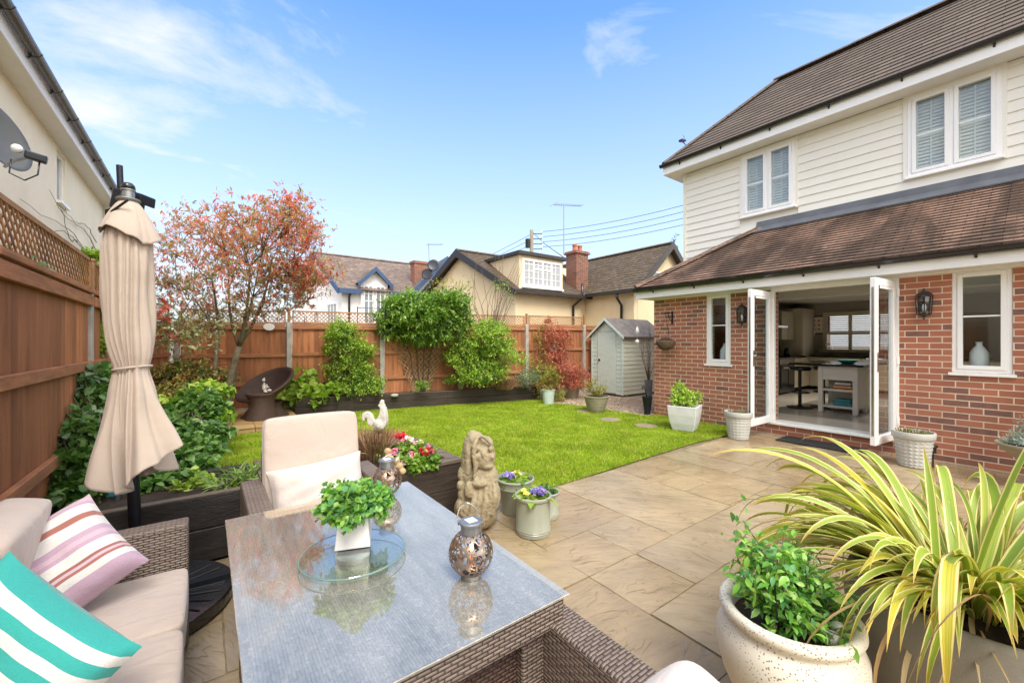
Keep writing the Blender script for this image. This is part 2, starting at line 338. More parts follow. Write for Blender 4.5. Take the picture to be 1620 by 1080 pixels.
leafmat('leaf_gloss', [(.07, .17, .02), (.12, .25, .03), (.18, .33, .04), (.32, .46, .10)], .25)
leafmat('leaf_lime', [(.20, .38, .03), (.30, .48, .05), (.42, .58, .09), (.5, .62, .14)])
leafmat('leaf_red', [(.58, .08, .08), (.64, .13, .11), (.62, .20, .15), (.46, .09, .08), (.52, .24, .14)], .4, .4)
leafmat('leaf_pinkred', [(.70, .12, .14), (.76, .26, .26), (.74, .36, .34), (.58, .20, .18), (.52, .40, .24)], .4, .45)
leafmat('leaf_varieg', [(.15, .23, .08), (.26, .33, .13), (.55, .55, .33), (.24, .28, .12), (.42, .32, .18)], .4)
leafmat('leaf_rust', [(.46, .12, .08), (.56, .20, .14), (.64, .31, .21), (.38, .10, .07)], .5)
leafmat('leaf_yellow', [(.22, .27, .04), (.38, .38, .06), (.5, .45, .08), (.26, .20, .05)])
leafmat('leaf_bronze', [(.15, .20, .05), (.26, .30, .06), (.42, .38, .08), (.32, .15, .08)])
leafmat('leaf_grey', [(.13, .22, .12), (.20, .30, .17), (.28, .38, .24)], .6)
leafmat('leaf_blue', [(.28, .38, .36), (.38, .48, .46)], .6)
leafmat('grass_brown', [(.30, .15, .08), (.40, .22, .13), (.24, .11, .06), (.46, .31, .19)], .7, .1)
leafmat('leaf_cream', [(.12, .26, .04), (.20, .36, .06), (.62, .62, .36), (.34, .46, .10)])
leafmat('leaf_conifer', [(.02, .05, .02), (.035, .08, .03), (.05, .10, .035)], .7, .1)
leafmat('leaf_fresh', [(.10, .28, .04), (.17, .41, .06), (.28, .54, .09), (.45, .66, .18), (.14, .36, .13)], .3, .3)
leafmat('petal_red', [(.62, .02, .05), (.75, .05, .08), (.5, .01, .03)], .6, .2)
leafmat('petal_pink', [(.80, .18, .34), (.85, .35, .45), (.78, .12, .25)], .6, .2)
leafmat('petal_blush', [(.85, .62, .58), (.88, .75, .70), (.8, .5, .5)], .6, .2)
leafmat('petal_violet', [(.20, .13, .55), (.33, .24, .68), (.48, .40, .78), (.16, .10, .45)], .6, .2)
leafmat('petal_yellow', [(.85, .68, .08), (.88, .78, .25)], .6, .2)
# ---------------------------------------------------------------- mesh helpers
def tag(o, label=None, cat=None, group=None, kind=None):
    if label: o['label'] = label
    if cat: o['category'] = cat
    if group: o['group'] = group
    if kind: o['kind'] = kind
    return o
def thing(name, loc, label, cat, group=None, rz=0.0):
    o = bpy.data.objects.new(name, None); COL.objects.link(o); o.location = loc; o.rotation_euler = (0, 0, rz)
    o.empty_display_size = .1
    return tag(o, label, cat, group)
def origin(o):
    return Vector(o.location) if o is not None and o.parent is None else (origin(o.parent)+Vector(o.location) if o is not None else Vector())
def cubeuv(me, swap=False):
    n = len(me.loops)
    if n == 0: return
    co = np.empty(len(me.vertices)*3, np.float32); me.vertices.foreach_get('co', co); co = co.reshape(-1, 3)
    vi = np.empty(n, np.int32); me.loops.foreach_get('vertex_index', vi)
    npol = len(me.polygons); nr = np.empty(npol*3, np.float32); me.polygons.foreach_get('normal', nr); nr = nr.reshape(-1, 3)
    tot = np.empty(npol, np.int32); me.polygons.foreach_get('loop_total', tot)
    N = np.repeat(nr, tot, axis=0); P = co[vi]
    U = np.stack([-N[:, 1], N[:, 0], np.zeros(n)], 1); L = np.linalg.norm(U, axis=1); flat = L < .2
    U[flat] = (1, 0, 0); L[flat] = 1; U /= L[:, None]
    V = np.cross(N, U); V[flat] = (0, 1, 0)
    uv = np.stack([(P*U).sum(1), (P*V).sum(1)], 1)
    if swap: uv = uv[:, ::-1]
    lay = me.uv_layers.new(name='UVMap'); lay.data.foreach_set('uv', np.ascontiguousarray(uv, np.float32).ravel())
def link(name, me, mat, parent=None, smooth=False):
    o = bpy.data.objects.new(name, me); COL.objects.link(o)
    if mat:
        for m in (mat if isinstance(mat, (list, tuple)) else [mat]): me.materials.append(MATS[m])
    if parent is not None: o.parent = parent
    if smooth: me.polygons.foreach_set('use_smooth', [True]*len(me.polygons))
    return o
def recentre(me, parent, o=None):
    """verts were given in world metres: shift them into the parent's frame, or give a lone mesh an origin at its base"""
    co = np.empty(len(me.vertices)*3, np.float32); me.vertices.foreach_get('co', co); co = co.reshape(-1, 3)
    if parent is not None: off = np.array(origin(parent), np.float32)
    else: off = np.array([(co[:, 0].min()+co[:, 0].max())/2, (co[:, 1].min()+co[:, 1].max())/2, co[:, 2].min()], np.float32)
    me.vertices.foreach_set('co', (co-off).ravel()); me.update()
    return Vector([float(x) for x in off])
class MB:
    def __init__(s): s.v = []; s.f = []; s.mi = []; s.cur = 0; s.uvs = None
    def add(s, vs, fs):
        b = len(s.v); s.v += [tuple(p) for p in vs]; s.f += [tuple(b+i for i in f) for f in fs]; s.mi += [s.cur]*len(fs); return s
    def box(s, x0, y0, z0, x1, y1, z1):
        x0, x1 = min(x0, x1), max(x0, x1); y0, y1 = min(y0, y1), max(y0, y1); z0, z1 = min(z0, z1), max(z0, z1)
        return s.add([(x0,y0,z0),(x1,y0,z0),(x1,y1,z0),(x0,y1,z0),(x0,y0,z1),(x1,y0,z1),(x1,y1,z1),(x0,y1,z1)], [(0,3,2,1),(4,5,6,7),(0,1,5,4),(1,2,6,5),(2,3,7,6),(3,0,4,7)])
    def bar(s, a, b, w, h, up=(0,0,1)):
        a, b = Vector(a), Vector(b); d = (b-a).normalized(); up = Vector(up)
        if abs(d.dot(up)) > .98: up = Vector((1, 0, 0))
        x = d.cross(up).normalized(); y = x.cross(d).normalized(); x = x*w/2; y = y*h/2
        vs = [a-x-y, a+x-y, a+x+y, a-x+y, b-x-y, b+x-y, b+x+y, b-x+y]
        return s.add(vs, [(0,1,2,3),(7,6,5,4),(1,0,4,5),(2,1,5,6),(3,2,6,7),(0,3,7,4)])
    def prism(s, poly, vec):
        n = len(poly); v = Vector(vec); a = [Vector(p) for p in poly]; b = [p+v for p in a]
        nrm = Vector()
        for i in range(n): nrm += a[i].cross(a[(i+1) % n])
        if nrm.dot(v) > 0: a, b = [p for p in reversed(a)], [p for p in reversed(b)]
        fs = [tuple(range(n)), tuple(range(2*n-1, n-1, -1))] + [((i+1) % n, i, n+i, n+(i+1) % n) for i in range(n)]
        return s.add(a+b, fs)
    def quad(s, *p): return s.add(p, [tuple(range(len(p)))])
    def tube(s, pts, r, n=8, cap=True):
        pts = [Vector(p) for p in pts]; m = len(pts); rs = r if isinstance(r, (list, tuple)) else [r]*m
        ref = None; vs = []
        for i, p in enumerate(pts):
            d = (pts[min(i+1, m-1)]-pts[max(i-1, 0)])
            d = d.normalized() if d.length > 1e-9 else Vector((0, 0, 1))
            if ref is None:
                ref = d.cross(Vector((0, 0, 1)) if abs(d.z) < .9 else Vector((1, 0, 0))).normalized()
            ref = (ref-d*ref.dot(d)).normalized(); q = d.cross(ref)
            for k in range(n): a = 2*pi*k/n; vs.append(p+(ref*cos(a)+q*sin(a))*rs[i])
        fs = [(i*n+k, i*n+(k+1) % n, (i+1)*n+(k+1) % n, (i+1)*n+k) for i in range(m-1) for k in range(n)]
        if cap: fs += [tuple(range(n-1, -1, -1)), tuple((m-1)*n+k for k in range(n))]
        return s.add(vs, fs)
    def lathe(s, c, prof, n=32, sx=1, sy=1, close=False):
        c = Vector(c); vs = []; m = len(prof)
        for r, z in prof:
            for k in range(n): a = 2*pi*k/n; vs.append((c.x+r*sx*cos(a), c.y+r*sy*sin(a), c.z+z))
        fs = [(i*n+k, i*n+(k+1) % n, (i+1)*n+(k+1) % n, (i+1)*n+k) for i in range(m-1) for k in range(n)]
        if prof[0][0] > 1e-6: fs.append(tuple(range(n-1, -1, -1)))
        if prof[-1][0] > 1e-6 and close: fs.append(tuple((m-1)*n+k for k in range(n)))
        return s.add(vs, fs)
    def ball(s, c, r, n=12, rot=None):
        c = Vector(c); r = r if isinstance(r, (tuple, list)) else (r, r, r); m = max(4, n//2); vs = []; R = rot.to_matrix() if rot is not None else Matrix.Identity(3)
        vs.append(c+R@Vector((0, 0, -r[2])))
        for i in range(1, m):
            t = -pi/2+pi*i/m
            for k in range(n): a = 2*pi*k/n; vs.append(c+R@Vector((r[0]*cos(t)*cos(a), r[1]*cos(t)*sin(a), r[2]*sin(t))))
        vs.append(c+R@Vector((0, 0, r[2]))); L = len(vs)-1
        fs = [(0, 1+(k+1) % n, 1+k) for k in range(n)]+[(1+(i)*n+k, 1+i*n+(k+1) % n, 1+(i+1)*n+(k+1) % n, 1+(i+1)*n+k) for i in range(m-2) for k in range(n)]
        fs += [(L, 1+(m-2)*n+k, 1+(m-2)*n+(k+1) % n) for k in range(n)]
        return s.add(vs, fs)
    def build(s, name, mat, parent=None, smooth=False, bevel=0, seg=2, auto=None, swap=False, rot=0, uv=True):
        me = bpy.data.meshes.new(name); me.from_pydata(s.v, [], s.f); me.update()
        if uv: cubeuv(me, swap)
        off = recentre(me, parent)
        o = link(name, me, mat, parent, smooth)
        if isinstance(mat, (list, tuple)): me.polygons.foreach_set('material_index', s.mi)
        if parent is None: o.location = off
        if auto is not None:
            me.polygons.foreach_set('use_smooth', [True]*len(me.polygons)); me.set_sharp_from_angle(angle=radians(auto))
        if bevel:
            b = o.modifiers.new('Bevel', 'BEVEL'); b.width = bevel; b.segments = seg; b.limit_method = 'ANGLE'; b.angle_limit = radians(35); b.harden_normals = False
        return o
def npmesh(name, V, F, mat, parent=None, smooth=False, UV=None):
    """fast mesh from numpy arrays: V (n,3) world metres, F (m,k) uniform faces"""
    me = bpy.data.meshes.new(name); V = np.asarray(V, np.float32); F = np.asarray(F, np.int32); m, k = F.shape
    me.vertices.add(len(V)); me.vertices.foreach_set('co', V.ravel())
    me.loops.add(m*k); me.loops.foreach_set('vertex_index', F.ravel())
    me.polygons.add(m); me.polygons.foreach_set('loop_start', np.arange(0, m*k, k, dtype=np.int32)); me.polygons.foreach_set('loop_total', np.full(m, k, np.int32))
    me.update(calc_edges=True)
    if UV is not None:
        lay = me.uv_layers.new(name='UVMap'); lay.data.foreach_set('uv', np.asarray(UV, np.float32)[F.ravel()].ravel())
    off = recentre(me, parent); o = link(name, me, mat, parent, smooth)
    if parent is None: o.location = off
    return o
def unit(a): return a/np.maximum(np.linalg.norm(a, axis=1, keepdims=True), 1e-9)
def leaves(name, mat, parent, P, Dr, size, ratio=.5, fold=.25, curl=.15, nseg=2, up=None, shape=None):
    """one mesh of leaf blades: P (n,3) leaf bases, Dr (n,3) directions"""
    P = np.asarray(P, float); n = len(P); Dr = unit(np.asarray(Dr, float)); size = np.broadcast_to(np.asarray(size, float), (n,))
    U = rng.normal(size=(n, 3))*.45+np.array([0, 0, 1.0]) if up is None else np.asarray(up, float)
    Sd = unit(np.cross(Dr, U)); Nn = np.cross(Sd, Dr)
    shape = shape or {1: [0], 2: [.0, 1.0, 0], 3: [0, .85, .8, 0], 4: [.1, .75, 1, .62, 0]}[nseg]
    K = len(shape)-1; rows = []
    for i, w in enumerate(shape):
        t = i/K; ctr = P+Dr*(size*t)[:, None]-Nn*(size*curl*t*t)[:, None]-np.array([0, 0, 1.0])*(size*curl*t*t)[:, None]*.5
        hw = (size*ratio*.5*w)[:, None]; lift = Nn*(size*ratio*.5*w*fold)[:, None]
        rows.append((ctr-Sd*hw+lift, ctr, ctr+Sd*hw+lift))
    V = []; idx = {}
    arr = []
    for i, (l, c, r) in enumerate(rows):
        if shape[i] == 0: arr.append(c); idx[i] = (len(arr)-1,)*3
        else: arr += [l, c, r]; k = len(arr); idx[i] = (k-3, k-2, k-1)
    q = len(arr); V = np.stack(arr, 1).reshape(-1, 3); F = []
    base = np.arange(n)*q
    for i in range(K):
        a, b = idx[i], idx[i+1]
        for j in (0, 1):
            f = [a[j], a[j+1], b[j+1], b[j]]
            g = []; [g.append(x) for x in f if x not in g]
            if len(g) == 4: F.append((g[0], g[1], g[2])); F.append((g[0], g[2], g[3]))
            else: F.append(tuple(g))
    F = np.concatenate([base[:, None]+np.array(f)[None, :] for f in F], 0)
    return npmesh(name, V, F, mat, parent)
def in_ellipsoids(els, n, shell=.35):
    """n points in a union of ellipsoids, thinned towards the middle; returns points and outward directions"""
    vols = np.array([e[1][0]*e[1][1]*e[1][2] for e in els])**.75; ch = rng.choice(len(els), n, p=vols/vols.sum())
    d = unit(rng.normal(size=(n, 3))); r = (shell**3+(1-shell**3)*rng.random(n))**(1/3)*(1+.10*rng.normal(size=n))
    C = np.array([e[0] for e in els])[ch]; R = np.array([e[1] for e in els])[ch]
    return C+d*R*r[:, None], unit(d/R)
def foliage(name, mat, parent, els, ntwig, per, size, spread=.07, ratio=.5, nseg=2, shell=.4, up=.35, **kw):
    T, O = in_ellipsoids(els, ntwig, shell)
    O = unit(O+np.array([0, 0, up])+rng.normal(size=O.shape)*.35)
    t = rng.random((ntwig, per)); P = T[:, None, :]+O[:, None, :]*((t-.6)*spread*2.2)[:, :, None]+rng.normal(size=(ntwig, per, 3))*spread*.22
    Dr = O[:, None, :]*.7+rng.normal(size=(ntwig, per, 3))*.75
    P = P.reshape(-1, 3); Dr = Dr.reshape(-1, 3); s = size*(.65+.7*rng.random(len(P)))
    return leaves(name, mat, parent, P, Dr, s, ratio, nseg=nseg, **kw)
def twigs(name, mat, parent, base, tips, r0=.012, r1=.003, bend=.15, n=5):
    m = MB(); base = Vector(base)
    for tp in tips:
        tp = Vector(tp); b = base+Vector((random.uniform(-1, 1), random.uniform(-1, 1), 0))*r0*3; mid = b.lerp(tp, .5)+Vector((random.uniform(-1, 1), random.uniform(-1, 1), random.uniform(0, .6)))*bend*(tp-b).length
        m.tube([b, b.lerp(mid, .55), mid, mid.lerp(tp, .55), tp], [r0, r0*.85, r0*.6, r0*.4+r1*.5, r1], n)
    return m.build(name, mat, parent, smooth=True)
def els_tips(els, n):
    P, _ = in_ellipsoids(els, n, .6); return [Vector(p) for p in P]
def bush(name, loc, els, label, cat='shrub', mat='leaf_mid', ntwig=400, per=8, size=.05, group=None, tw=14, twm='twig', r0=.007, **kw):
    """els are given relative to loc"""
    loc = Vector(loc); t = thing(name, loc, label, cat, group)
    E = [((loc+Vector(c))[:], r) for c, r in els]; E2 = list(E)
    if len(E) > 2 and ntwig > 100:
        for c, r in E:                      # uneven outline: small satellite clumps pushed out of the main masses
            for q in range(9):
                d = unit(rng.normal(size=(1, 3)))[0]; d[2] = abs(d[2])*.9-.25; f = .16+.22*rng.random(); E2.append((tuple(np.array(c)+d*np.array(r)*(.9+.5*rng.random())), tuple(x*f for x in r)))
    foliage('foliage', mat, t, E2, ntwig, per, size, **kw)
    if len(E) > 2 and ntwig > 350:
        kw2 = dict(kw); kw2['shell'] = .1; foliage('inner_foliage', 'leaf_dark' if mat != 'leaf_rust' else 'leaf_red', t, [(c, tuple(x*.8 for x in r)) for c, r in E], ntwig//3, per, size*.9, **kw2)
    if tw: twigs('branches', twm, t, loc, els_tips(E, tw), r0)
    return t
def blob(name, balls, voxel, mat, parent=None, disp=0, dscale=.1, smooth=6, extra=None, lo=None):
    m = MB()
    for b in balls: m.ball(b[0], b[1], 20, b[2] if len(b) > 2 else None)
    if extra: extra(m)
    me = bpy.data.meshes.new(name); me.from_pydata(m.v, [], m.f); o = bpy.data.objects.new(name, me); COL.objects.link(o)
    r = o.modifiers.new('r', 'REMESH'); r.mode = 'VOXEL'; r.voxel_size = voxel
    if smooth: s = o.modifiers.new('s', 'SMOOTH'); s.iterations = smooth; s.factor = .6
    if disp:
        for k, (q, ds) in enumerate(((1, dscale), (.5, dscale*.4))):
            tx = bpy.data.textures.new('clouds', 'CLOUDS'); tx.noise_scale = ds; tx.noise_depth = 3
            d = o.modifiers.new('d', 'DISPLACE'); d.texture = tx; d.strength = disp*q; d.mid_level = .5
    dg = bpy.context.evaluated_depsgraph_get(); me2 = bpy.data.meshes.new_from_object(o.evaluated_get(dg))
    COL.objects.unlink(o); bpy.data.objects.remove(o)
    cubeuv(me2); off = recentre(me2, parent); me2.materials.clear()
    q = link(name, me2, mat, parent, True)
    if parent is None: q.location = off
    return q
def copy_tree(o, parent=None):
    c = o.copy(); COL.objects.link(c)
    if parent is not None: c.parent = parent
    for ch in [x for x in list(o.children)]: copy_tree(ch, c)
    return c
def softbox(name, cx, cy, cz, w, d, h, mat, parent, puff=.02, n=10, ex=8, rot=None, loc=None, piping=None):
    """upholstered cushion: rounded box with bulging faces; centre, size"""
    vs = []; key = {}; fs = []
    def vid(a, b, c):
        k = (round(a, 5), round(b, 5), round(c, 5))
        if k not in key:
            key[k] = len(vs); L = (abs(a)**ex+abs(b)**ex+abs(c)**ex)**(1/ex)
            x, y, z = a/L, b/L, c/L
            pz = puff*(1-x**2)*(1-y**2)*(1 if z > 0 else -1)*abs(z)
            px_ = puff*.5*(1-y**2)*(1-z**2)*x; py_ = puff*.5*(1-x**2)*(1-z**2)*y
            vs.append(Vector((x*w/2+px_, y*d/2+py_, z*h/2+pz)))
        return key[k]
    g = [math.sin((-1+2*i/n)*pi/2*.92)/math.sin(pi/2*.92) for i in range(n+1)]
    for ax in range(3):
        for s_ in (-1, 1):
            for i in range(n):
                for j in range(n):
                    q = [(g[i], g[j]), (g[i+1], g[j]), (g[i+1], g[j+1]), (g[i], g[j+1])]
                    ids = []
                    for a, b in q:
                        p = [0, 0, 0]; p[ax] = s_; p[(ax+1) % 3] = a; p[(ax+2) % 3] = b; ids.append(vid(*p))
                    fs.append(tuple(ids if s_ > 0 else ids[::-1]))
    R = rot.to_matrix() if rot is not None else Matrix.Identity(3); c = Vector((cx, cy, cz))
    m = MB(); m.add([c+R@v for v in vs], fs); o = m.build(name, mat, parent, smooth=True)
    if piping:
        pm = MB()
        for zz in (-1, 1):
            ring = []
            for k in range(48):
                a = 2*pi*k/48; ca, sa = cos(a), sin(a); e = 7; L = (abs(ca)**e+abs(sa)**e)**(1/e)
                ring.append(c+R@Vector((ca/L*w/2*.985, sa/L*d/2*.985, zz*h/2*.80)))
            pm.tube(ring+[ring[0]], .0045, 5, cap=False)
        pm.build('piping', piping, o, smooth=True)
    return o
def pillow(name, w, h, t, mat, M, label=None, cat=None, parent=None, n=26, stripe_axis=0, wr=.006, seed=1):
    r = np.random.default_rng(seed); V = []; UVs = []; F = []
    for side in (1, -1):
        for i in range(n+1):
            for j in range(n+1):
                u, v = -1+2*i/n, -1+2*j/n
                pinch = 1-.10*(1-u*u)*abs(v)**6-.0; pinch2 = 1-.10*(1-v*v)*abs(u)**6
                x = u*w/2*(1-.07*(1-v*v*1.0)*abs(u)**3*1.0); y = v*h/2*(1-.07*(1-u*u)*abs(v)**3)
                z = side*t/2*((1-u**4)*(1-v**4))**.55
                z += wr*sin(7*u+3*v+seed)*(1-u*u)*(1-v*v)*side+wr*.8*sin(11*v-5*u+seed*2)*(1-abs(u)**3)*(1-abs(v)**3)
                V.append(M@Vector((x, y, z))); UVs.append(((u+1)/2, (v+1)/2))
    b = (n+1)**2
    for i in range(n):
        for j in range(n):
            a = i*(n+1)+j; q = (a, a+n+1, a+n+2, a+1); F.append(q); F.append(tuple(b+k for k in q[::-1]))
    o = npmesh(name, np.array([v[:] for v in V]), np.array(F), mat, parent, True, np.array(UVs))
    if label: tag(o, label, cat)
    return o
def struct(o): o['kind'] = 'structure'; return o
def stuff(o): o['kind'] = 'stuff'; return o
# ---------------------------------------------------------------- generic building parts
def tile_roof(name, mat, parent, el, er, tl, tr, gauge=.1, th=.018, under=.03):
    """courses of tiles between eave (el-er) and top (tl-tr); outward normal by right hand el->er->tr"""
    el, er, tl, tr = map(Vector, (el, er, tl, tr)); nrm = (er-el).cross((tl if (tl-el).length > (tr-er).length else tr)-el).normalized()
    mid = ((tl+tr)/2-(el+er)/2).length; n = max(2, round(mid/gauge)); m = MB()
    for k in range(n):
        a, b = k/n, min(1, (k+1.25)/n); l0, r0, l1, r1 = el.lerp(tl, a), er.lerp(tr, a), el.lerp(tl, b), er.lerp(tr, b)
        m.add([l0, r0, r0+nrm*th, l0+nrm*th, r1+nrm*.001, l1+nrm*.001], [(0, 1, 2, 3), (3, 2, 4, 5), (0, 3, 5), (1, 4, 2)])
    m.add([el-nrm*under, er-nrm*under, tr-nrm*under, tl-nrm*under, el, er, tr, tl], [(3, 2, 1, 0), (0, 1, 5, 4), (1, 2, 6, 5), (2, 3, 7, 6), (3, 0, 4, 7)])
    return m.build(name, mat, parent)
def window(parent, X0, ya, yb, z0, z1, lights=2, face=-1, fw=.055, sill=.04, back=None, bars=None, shutter=False, depth=.07, glassm='pane_glass', sub=True):
    """window in a wall whose outer face is the plane x=X0 looking to -X (face=-1); frames sit in the wall"""
    f = MB(); x0, x1 = X0-.006, X0+depth
    f.box(x0, ya, z0, x1, ya+fw, z1); f.box(x0, yb-fw, z0, x1, yb, z1); f.box(x0, ya+fw, z1-fw, x1, yb-fw, z1); f.box(x0, ya+fw, z0, x1, yb-fw, z0+fw)
    W = (yb-ya-2*fw)
    cells = []
    for i in range(lights):
        a = ya+fw+W*i/lights; b = ya+fw+W*(i+1)/lights
        if i: f.box(x0+.001, a-fw*.5, z0+fw, x1-.001, a+fw*.5, z1-fw)
        a2 = a+(fw*.5 if i else 0); b2 = b-(fw*.5 if i < lights-1 else 0); cells.append((a2, b2))
    fr = f.build('window_frame', 'white_plastic', parent, bevel=.004, seg=1)
    for a, b in cells:
        c = MB(); s_ = .045; xx0, xx1 = x0-.012, x1-.02; za, zb = z0+fw, z1-fw
        c.box(xx0, a, za, xx1, a+s_, zb); c.box(xx0, b-s_, za, xx1, b, zb); c.box(xx0, a+s_, zb-s_, xx1, b-s_, zb); c.box(xx0, a+s_, za, xx1, b-s_, za+s_)
        if bars: 
            for q in bars: zz = za+(zb-za)*q; c.box(X0+.008, a+s_, zz-.010, X0+.012, b-s_, zz+.010)
        cs = c.build('casement', 'white_plastic', fr, bevel=.004, seg=1)
        g = MB(); g.box(X0+.018, a+s_-.004, za+s_-.004, X0+.022, b-s_+.004, zb-s_+.004); g.build('pane', glassm, fr)
        if shutter:
            sh = MB(); zz = za+s_+.01; pw = .035
            sh.box(X0+.085, a+s_-.02, za+s_-.02, X0+.11, a+s_+.01, zb-s_); sh.box(X0+.085, b-s_-.01, za+s_-.02, X0+.11, b-s_+.02, zb-s_)
            while zz < zb-s_:
                sh.bar((X0+.105, a+s_, zz), (X0+.105, b-s_, zz), .012, .058, up=(.55, 0, .83)); zz += .052
            md = (za+zb)/2; sh.box(X0+.08, a+s_, md-.03, X0+.12, b-s_, md+.03)
            sh.box(X0+.078, (a+b)/2-.008, za+s_, X0+.086, (a+b)/2+.008, zb-s_)
            sh.build('shutter', 'blind_white', fr); sh = MB(); sh.box(X0+.135, a+s_-.02, za, X0+.14, b-s_+.02, zb); sh.build('added_bright_panel', 'blind_white', fr)  # plain white panel added behind the louvres so the shutters look lit
    if sill:
        s_ = MB(); s_.box(X0-.05, ya-.03, z0-.035, X0+.02, yb+.03, z0-.001); s_.build('sill', 'white_plastic', fr, bevel=.004, seg=1)
    return fr
def wall_with_holes(m, X0, X1, y0, y1, z0, z1, holes):
    """boxes between x X0..X1 covering the rectangle minus holes (ya,yb,za,zb)"""
    ys = sorted({y0, y1, *[h[0] for h in holes], *[h[1] for h in holes]}); ys = [y for y in ys if y0 <= y <= y1]
    for a, b in zip(ys[:-1], ys[1:]):
        hs = sorted([(h[2], h[3]) for h in holes if h[0] <= a+1e-6 and h[1] >= b-1e-6]); z = z0
        for q0, q1 in hs:
            if q0 > z+1e-6: m.box(X0, a, z, X1, b, q0)
            z = q1
        if z < z1-1e-6: m.box(X0, a, z, X1, b, z1)
def gutter(name, a, b, mat, parent, r=.06, brk=.9, outward=(-1, 0, 0)):
    a, b = Vector(a), Vector(b); d = (b-a).normalized(); o = Vector(outward); m = MB(); n = 10; pr = []
    for k in range(n+1): t = pi*k/n; pr.append(-o*cos(t)*r*-1*-1+Vector((0, 0, -sin(t)*r)))
    inn = [p*.86 for p in pr]; full = pr+inn[::-1]; m.prism([a+p for p in full], b-a)
    g = m.build(name, mat, parent, auto=40)
    L = (b-a).length; k = brk*.5
    while k < L:
        mb = MB(); c = a+d*k; ring = [c-d*.015+p*1.10 for p in pr]+[c-d*.015+p*.98 for p in pr[::-1]]; mb.prism(ring, d*.03); mb.bar(c+Vector((0, 0, -.03))-o*.03, c+Vector((0, 0, -.10))-o*.055, .025, .03); k += brk; mb.build('gutter_bracket', mat, g)
    return g
# ================================================================ SETTING
def poly_grid(name, poly, z, mat, step=.25, jit=.0):
    m = MB(); m.add([(x, y, z) for x, y in poly], [tuple(range(len(poly)))]); return struct(m.build(name, mat))
m = MB(); m.box(-160, -60, -.6, 160, 260, -.05); struct(m.build('ground', 'earth'))
# patio: bedding sheet and riven slabs
m = MB(); m.box(-1.6, -4, -.05, 7.4, 3.5, -.012); struct(m.build('patio_bedding', 'grout'))
def patio():
    gx, gy = .474, .452; x0, y0 = 2.447-9*gx, 1.82-13*gy; nx, ny = 20, 17
    used = np.zeros((nx, ny), bool); r = random.Random(5); m = MB()
    # two slabs the photo shows beside the table: one long, one square
    pre = {(7, 12): (2, 1), (8, 13): (1, 1), (9, 13): (1, 1), (9, 12): (2, 2) if False else (2, 1), (5, 12): (2, 1)}
    for j in range(ny):
        for i in range(nx):
            if used[i, j]: continue
            w, h = pre.get((i, j)) or r.choice([(1, 1), (1, 1), (2, 1), (1, 2), (2, 2), (1, 1), (2, 1)])
            while w > 1 and (i+w > nx or used[i:i+w, j].any()): w -= 1
            while h > 1 and (j+h > ny or used[i:i+w, j:j+h].any()): h -= 1
            used[i:i+w, j:j+h] = True
            a, b = x0+i*gx, y0+j*gy; c, d = a+w*gx, b+h*gy; g = .0042
            d = min(d, 3.17); c = min(c, 7.394)
            if d-b < .05 or c-a < .05: continue
            if a > 7.38: continue
            n = max(2, int(w*4)); k = max(2, int(h*4)); vs = []; dz = r.uniform(-.002, .002); tx, ty = r.uniform(-.003, .003), r.uniform(-.003, .003)
            for p in range(n+1):
                for q in range(k+1):
                    x = a+g+(c-a-2*g)*p/n; y = b+g+(d-b-2*g)*q/k; e = 0
                    if p in (0, n): x += r.uniform(-.0035, .0035)
                    if q in (0, k): y += r.uniform(-.0035, .0035)
                    if p in (0, n) or q in (0, k): e = -.005
                    vs.append((x, y, dz+e+tx*(p/n-.5)+ty*(q/k-.5)+r.uniform(-.001, .001)))
            fs = [(p*(k+1)+q, (p+1)*(k+1)+q, (p+1)*(k+1)+q+1, p*(k+1)+q+1) for p in range(n) for q in range(k)]
            ring = [p*(k+1) for p in range(n+1)]+[n*(k+1)+q for q in range(1, k+1)]+[p*(k+1)+k for p in range(n-1, -1, -1)]+[q for q in range(k-1, 0, -1)]
            base = len(vs); vs += [(vs[v][0], vs[v][1], -.03) for v in ring]; L = len(ring)
            fs += [(ring[t], base+t, base+(t+1) % L, ring[(t+1) % L]) for t in range(L)]
            m.add(vs, fs)
    return struct(m.build('patio', 'paving_slab', auto=60))
patio()
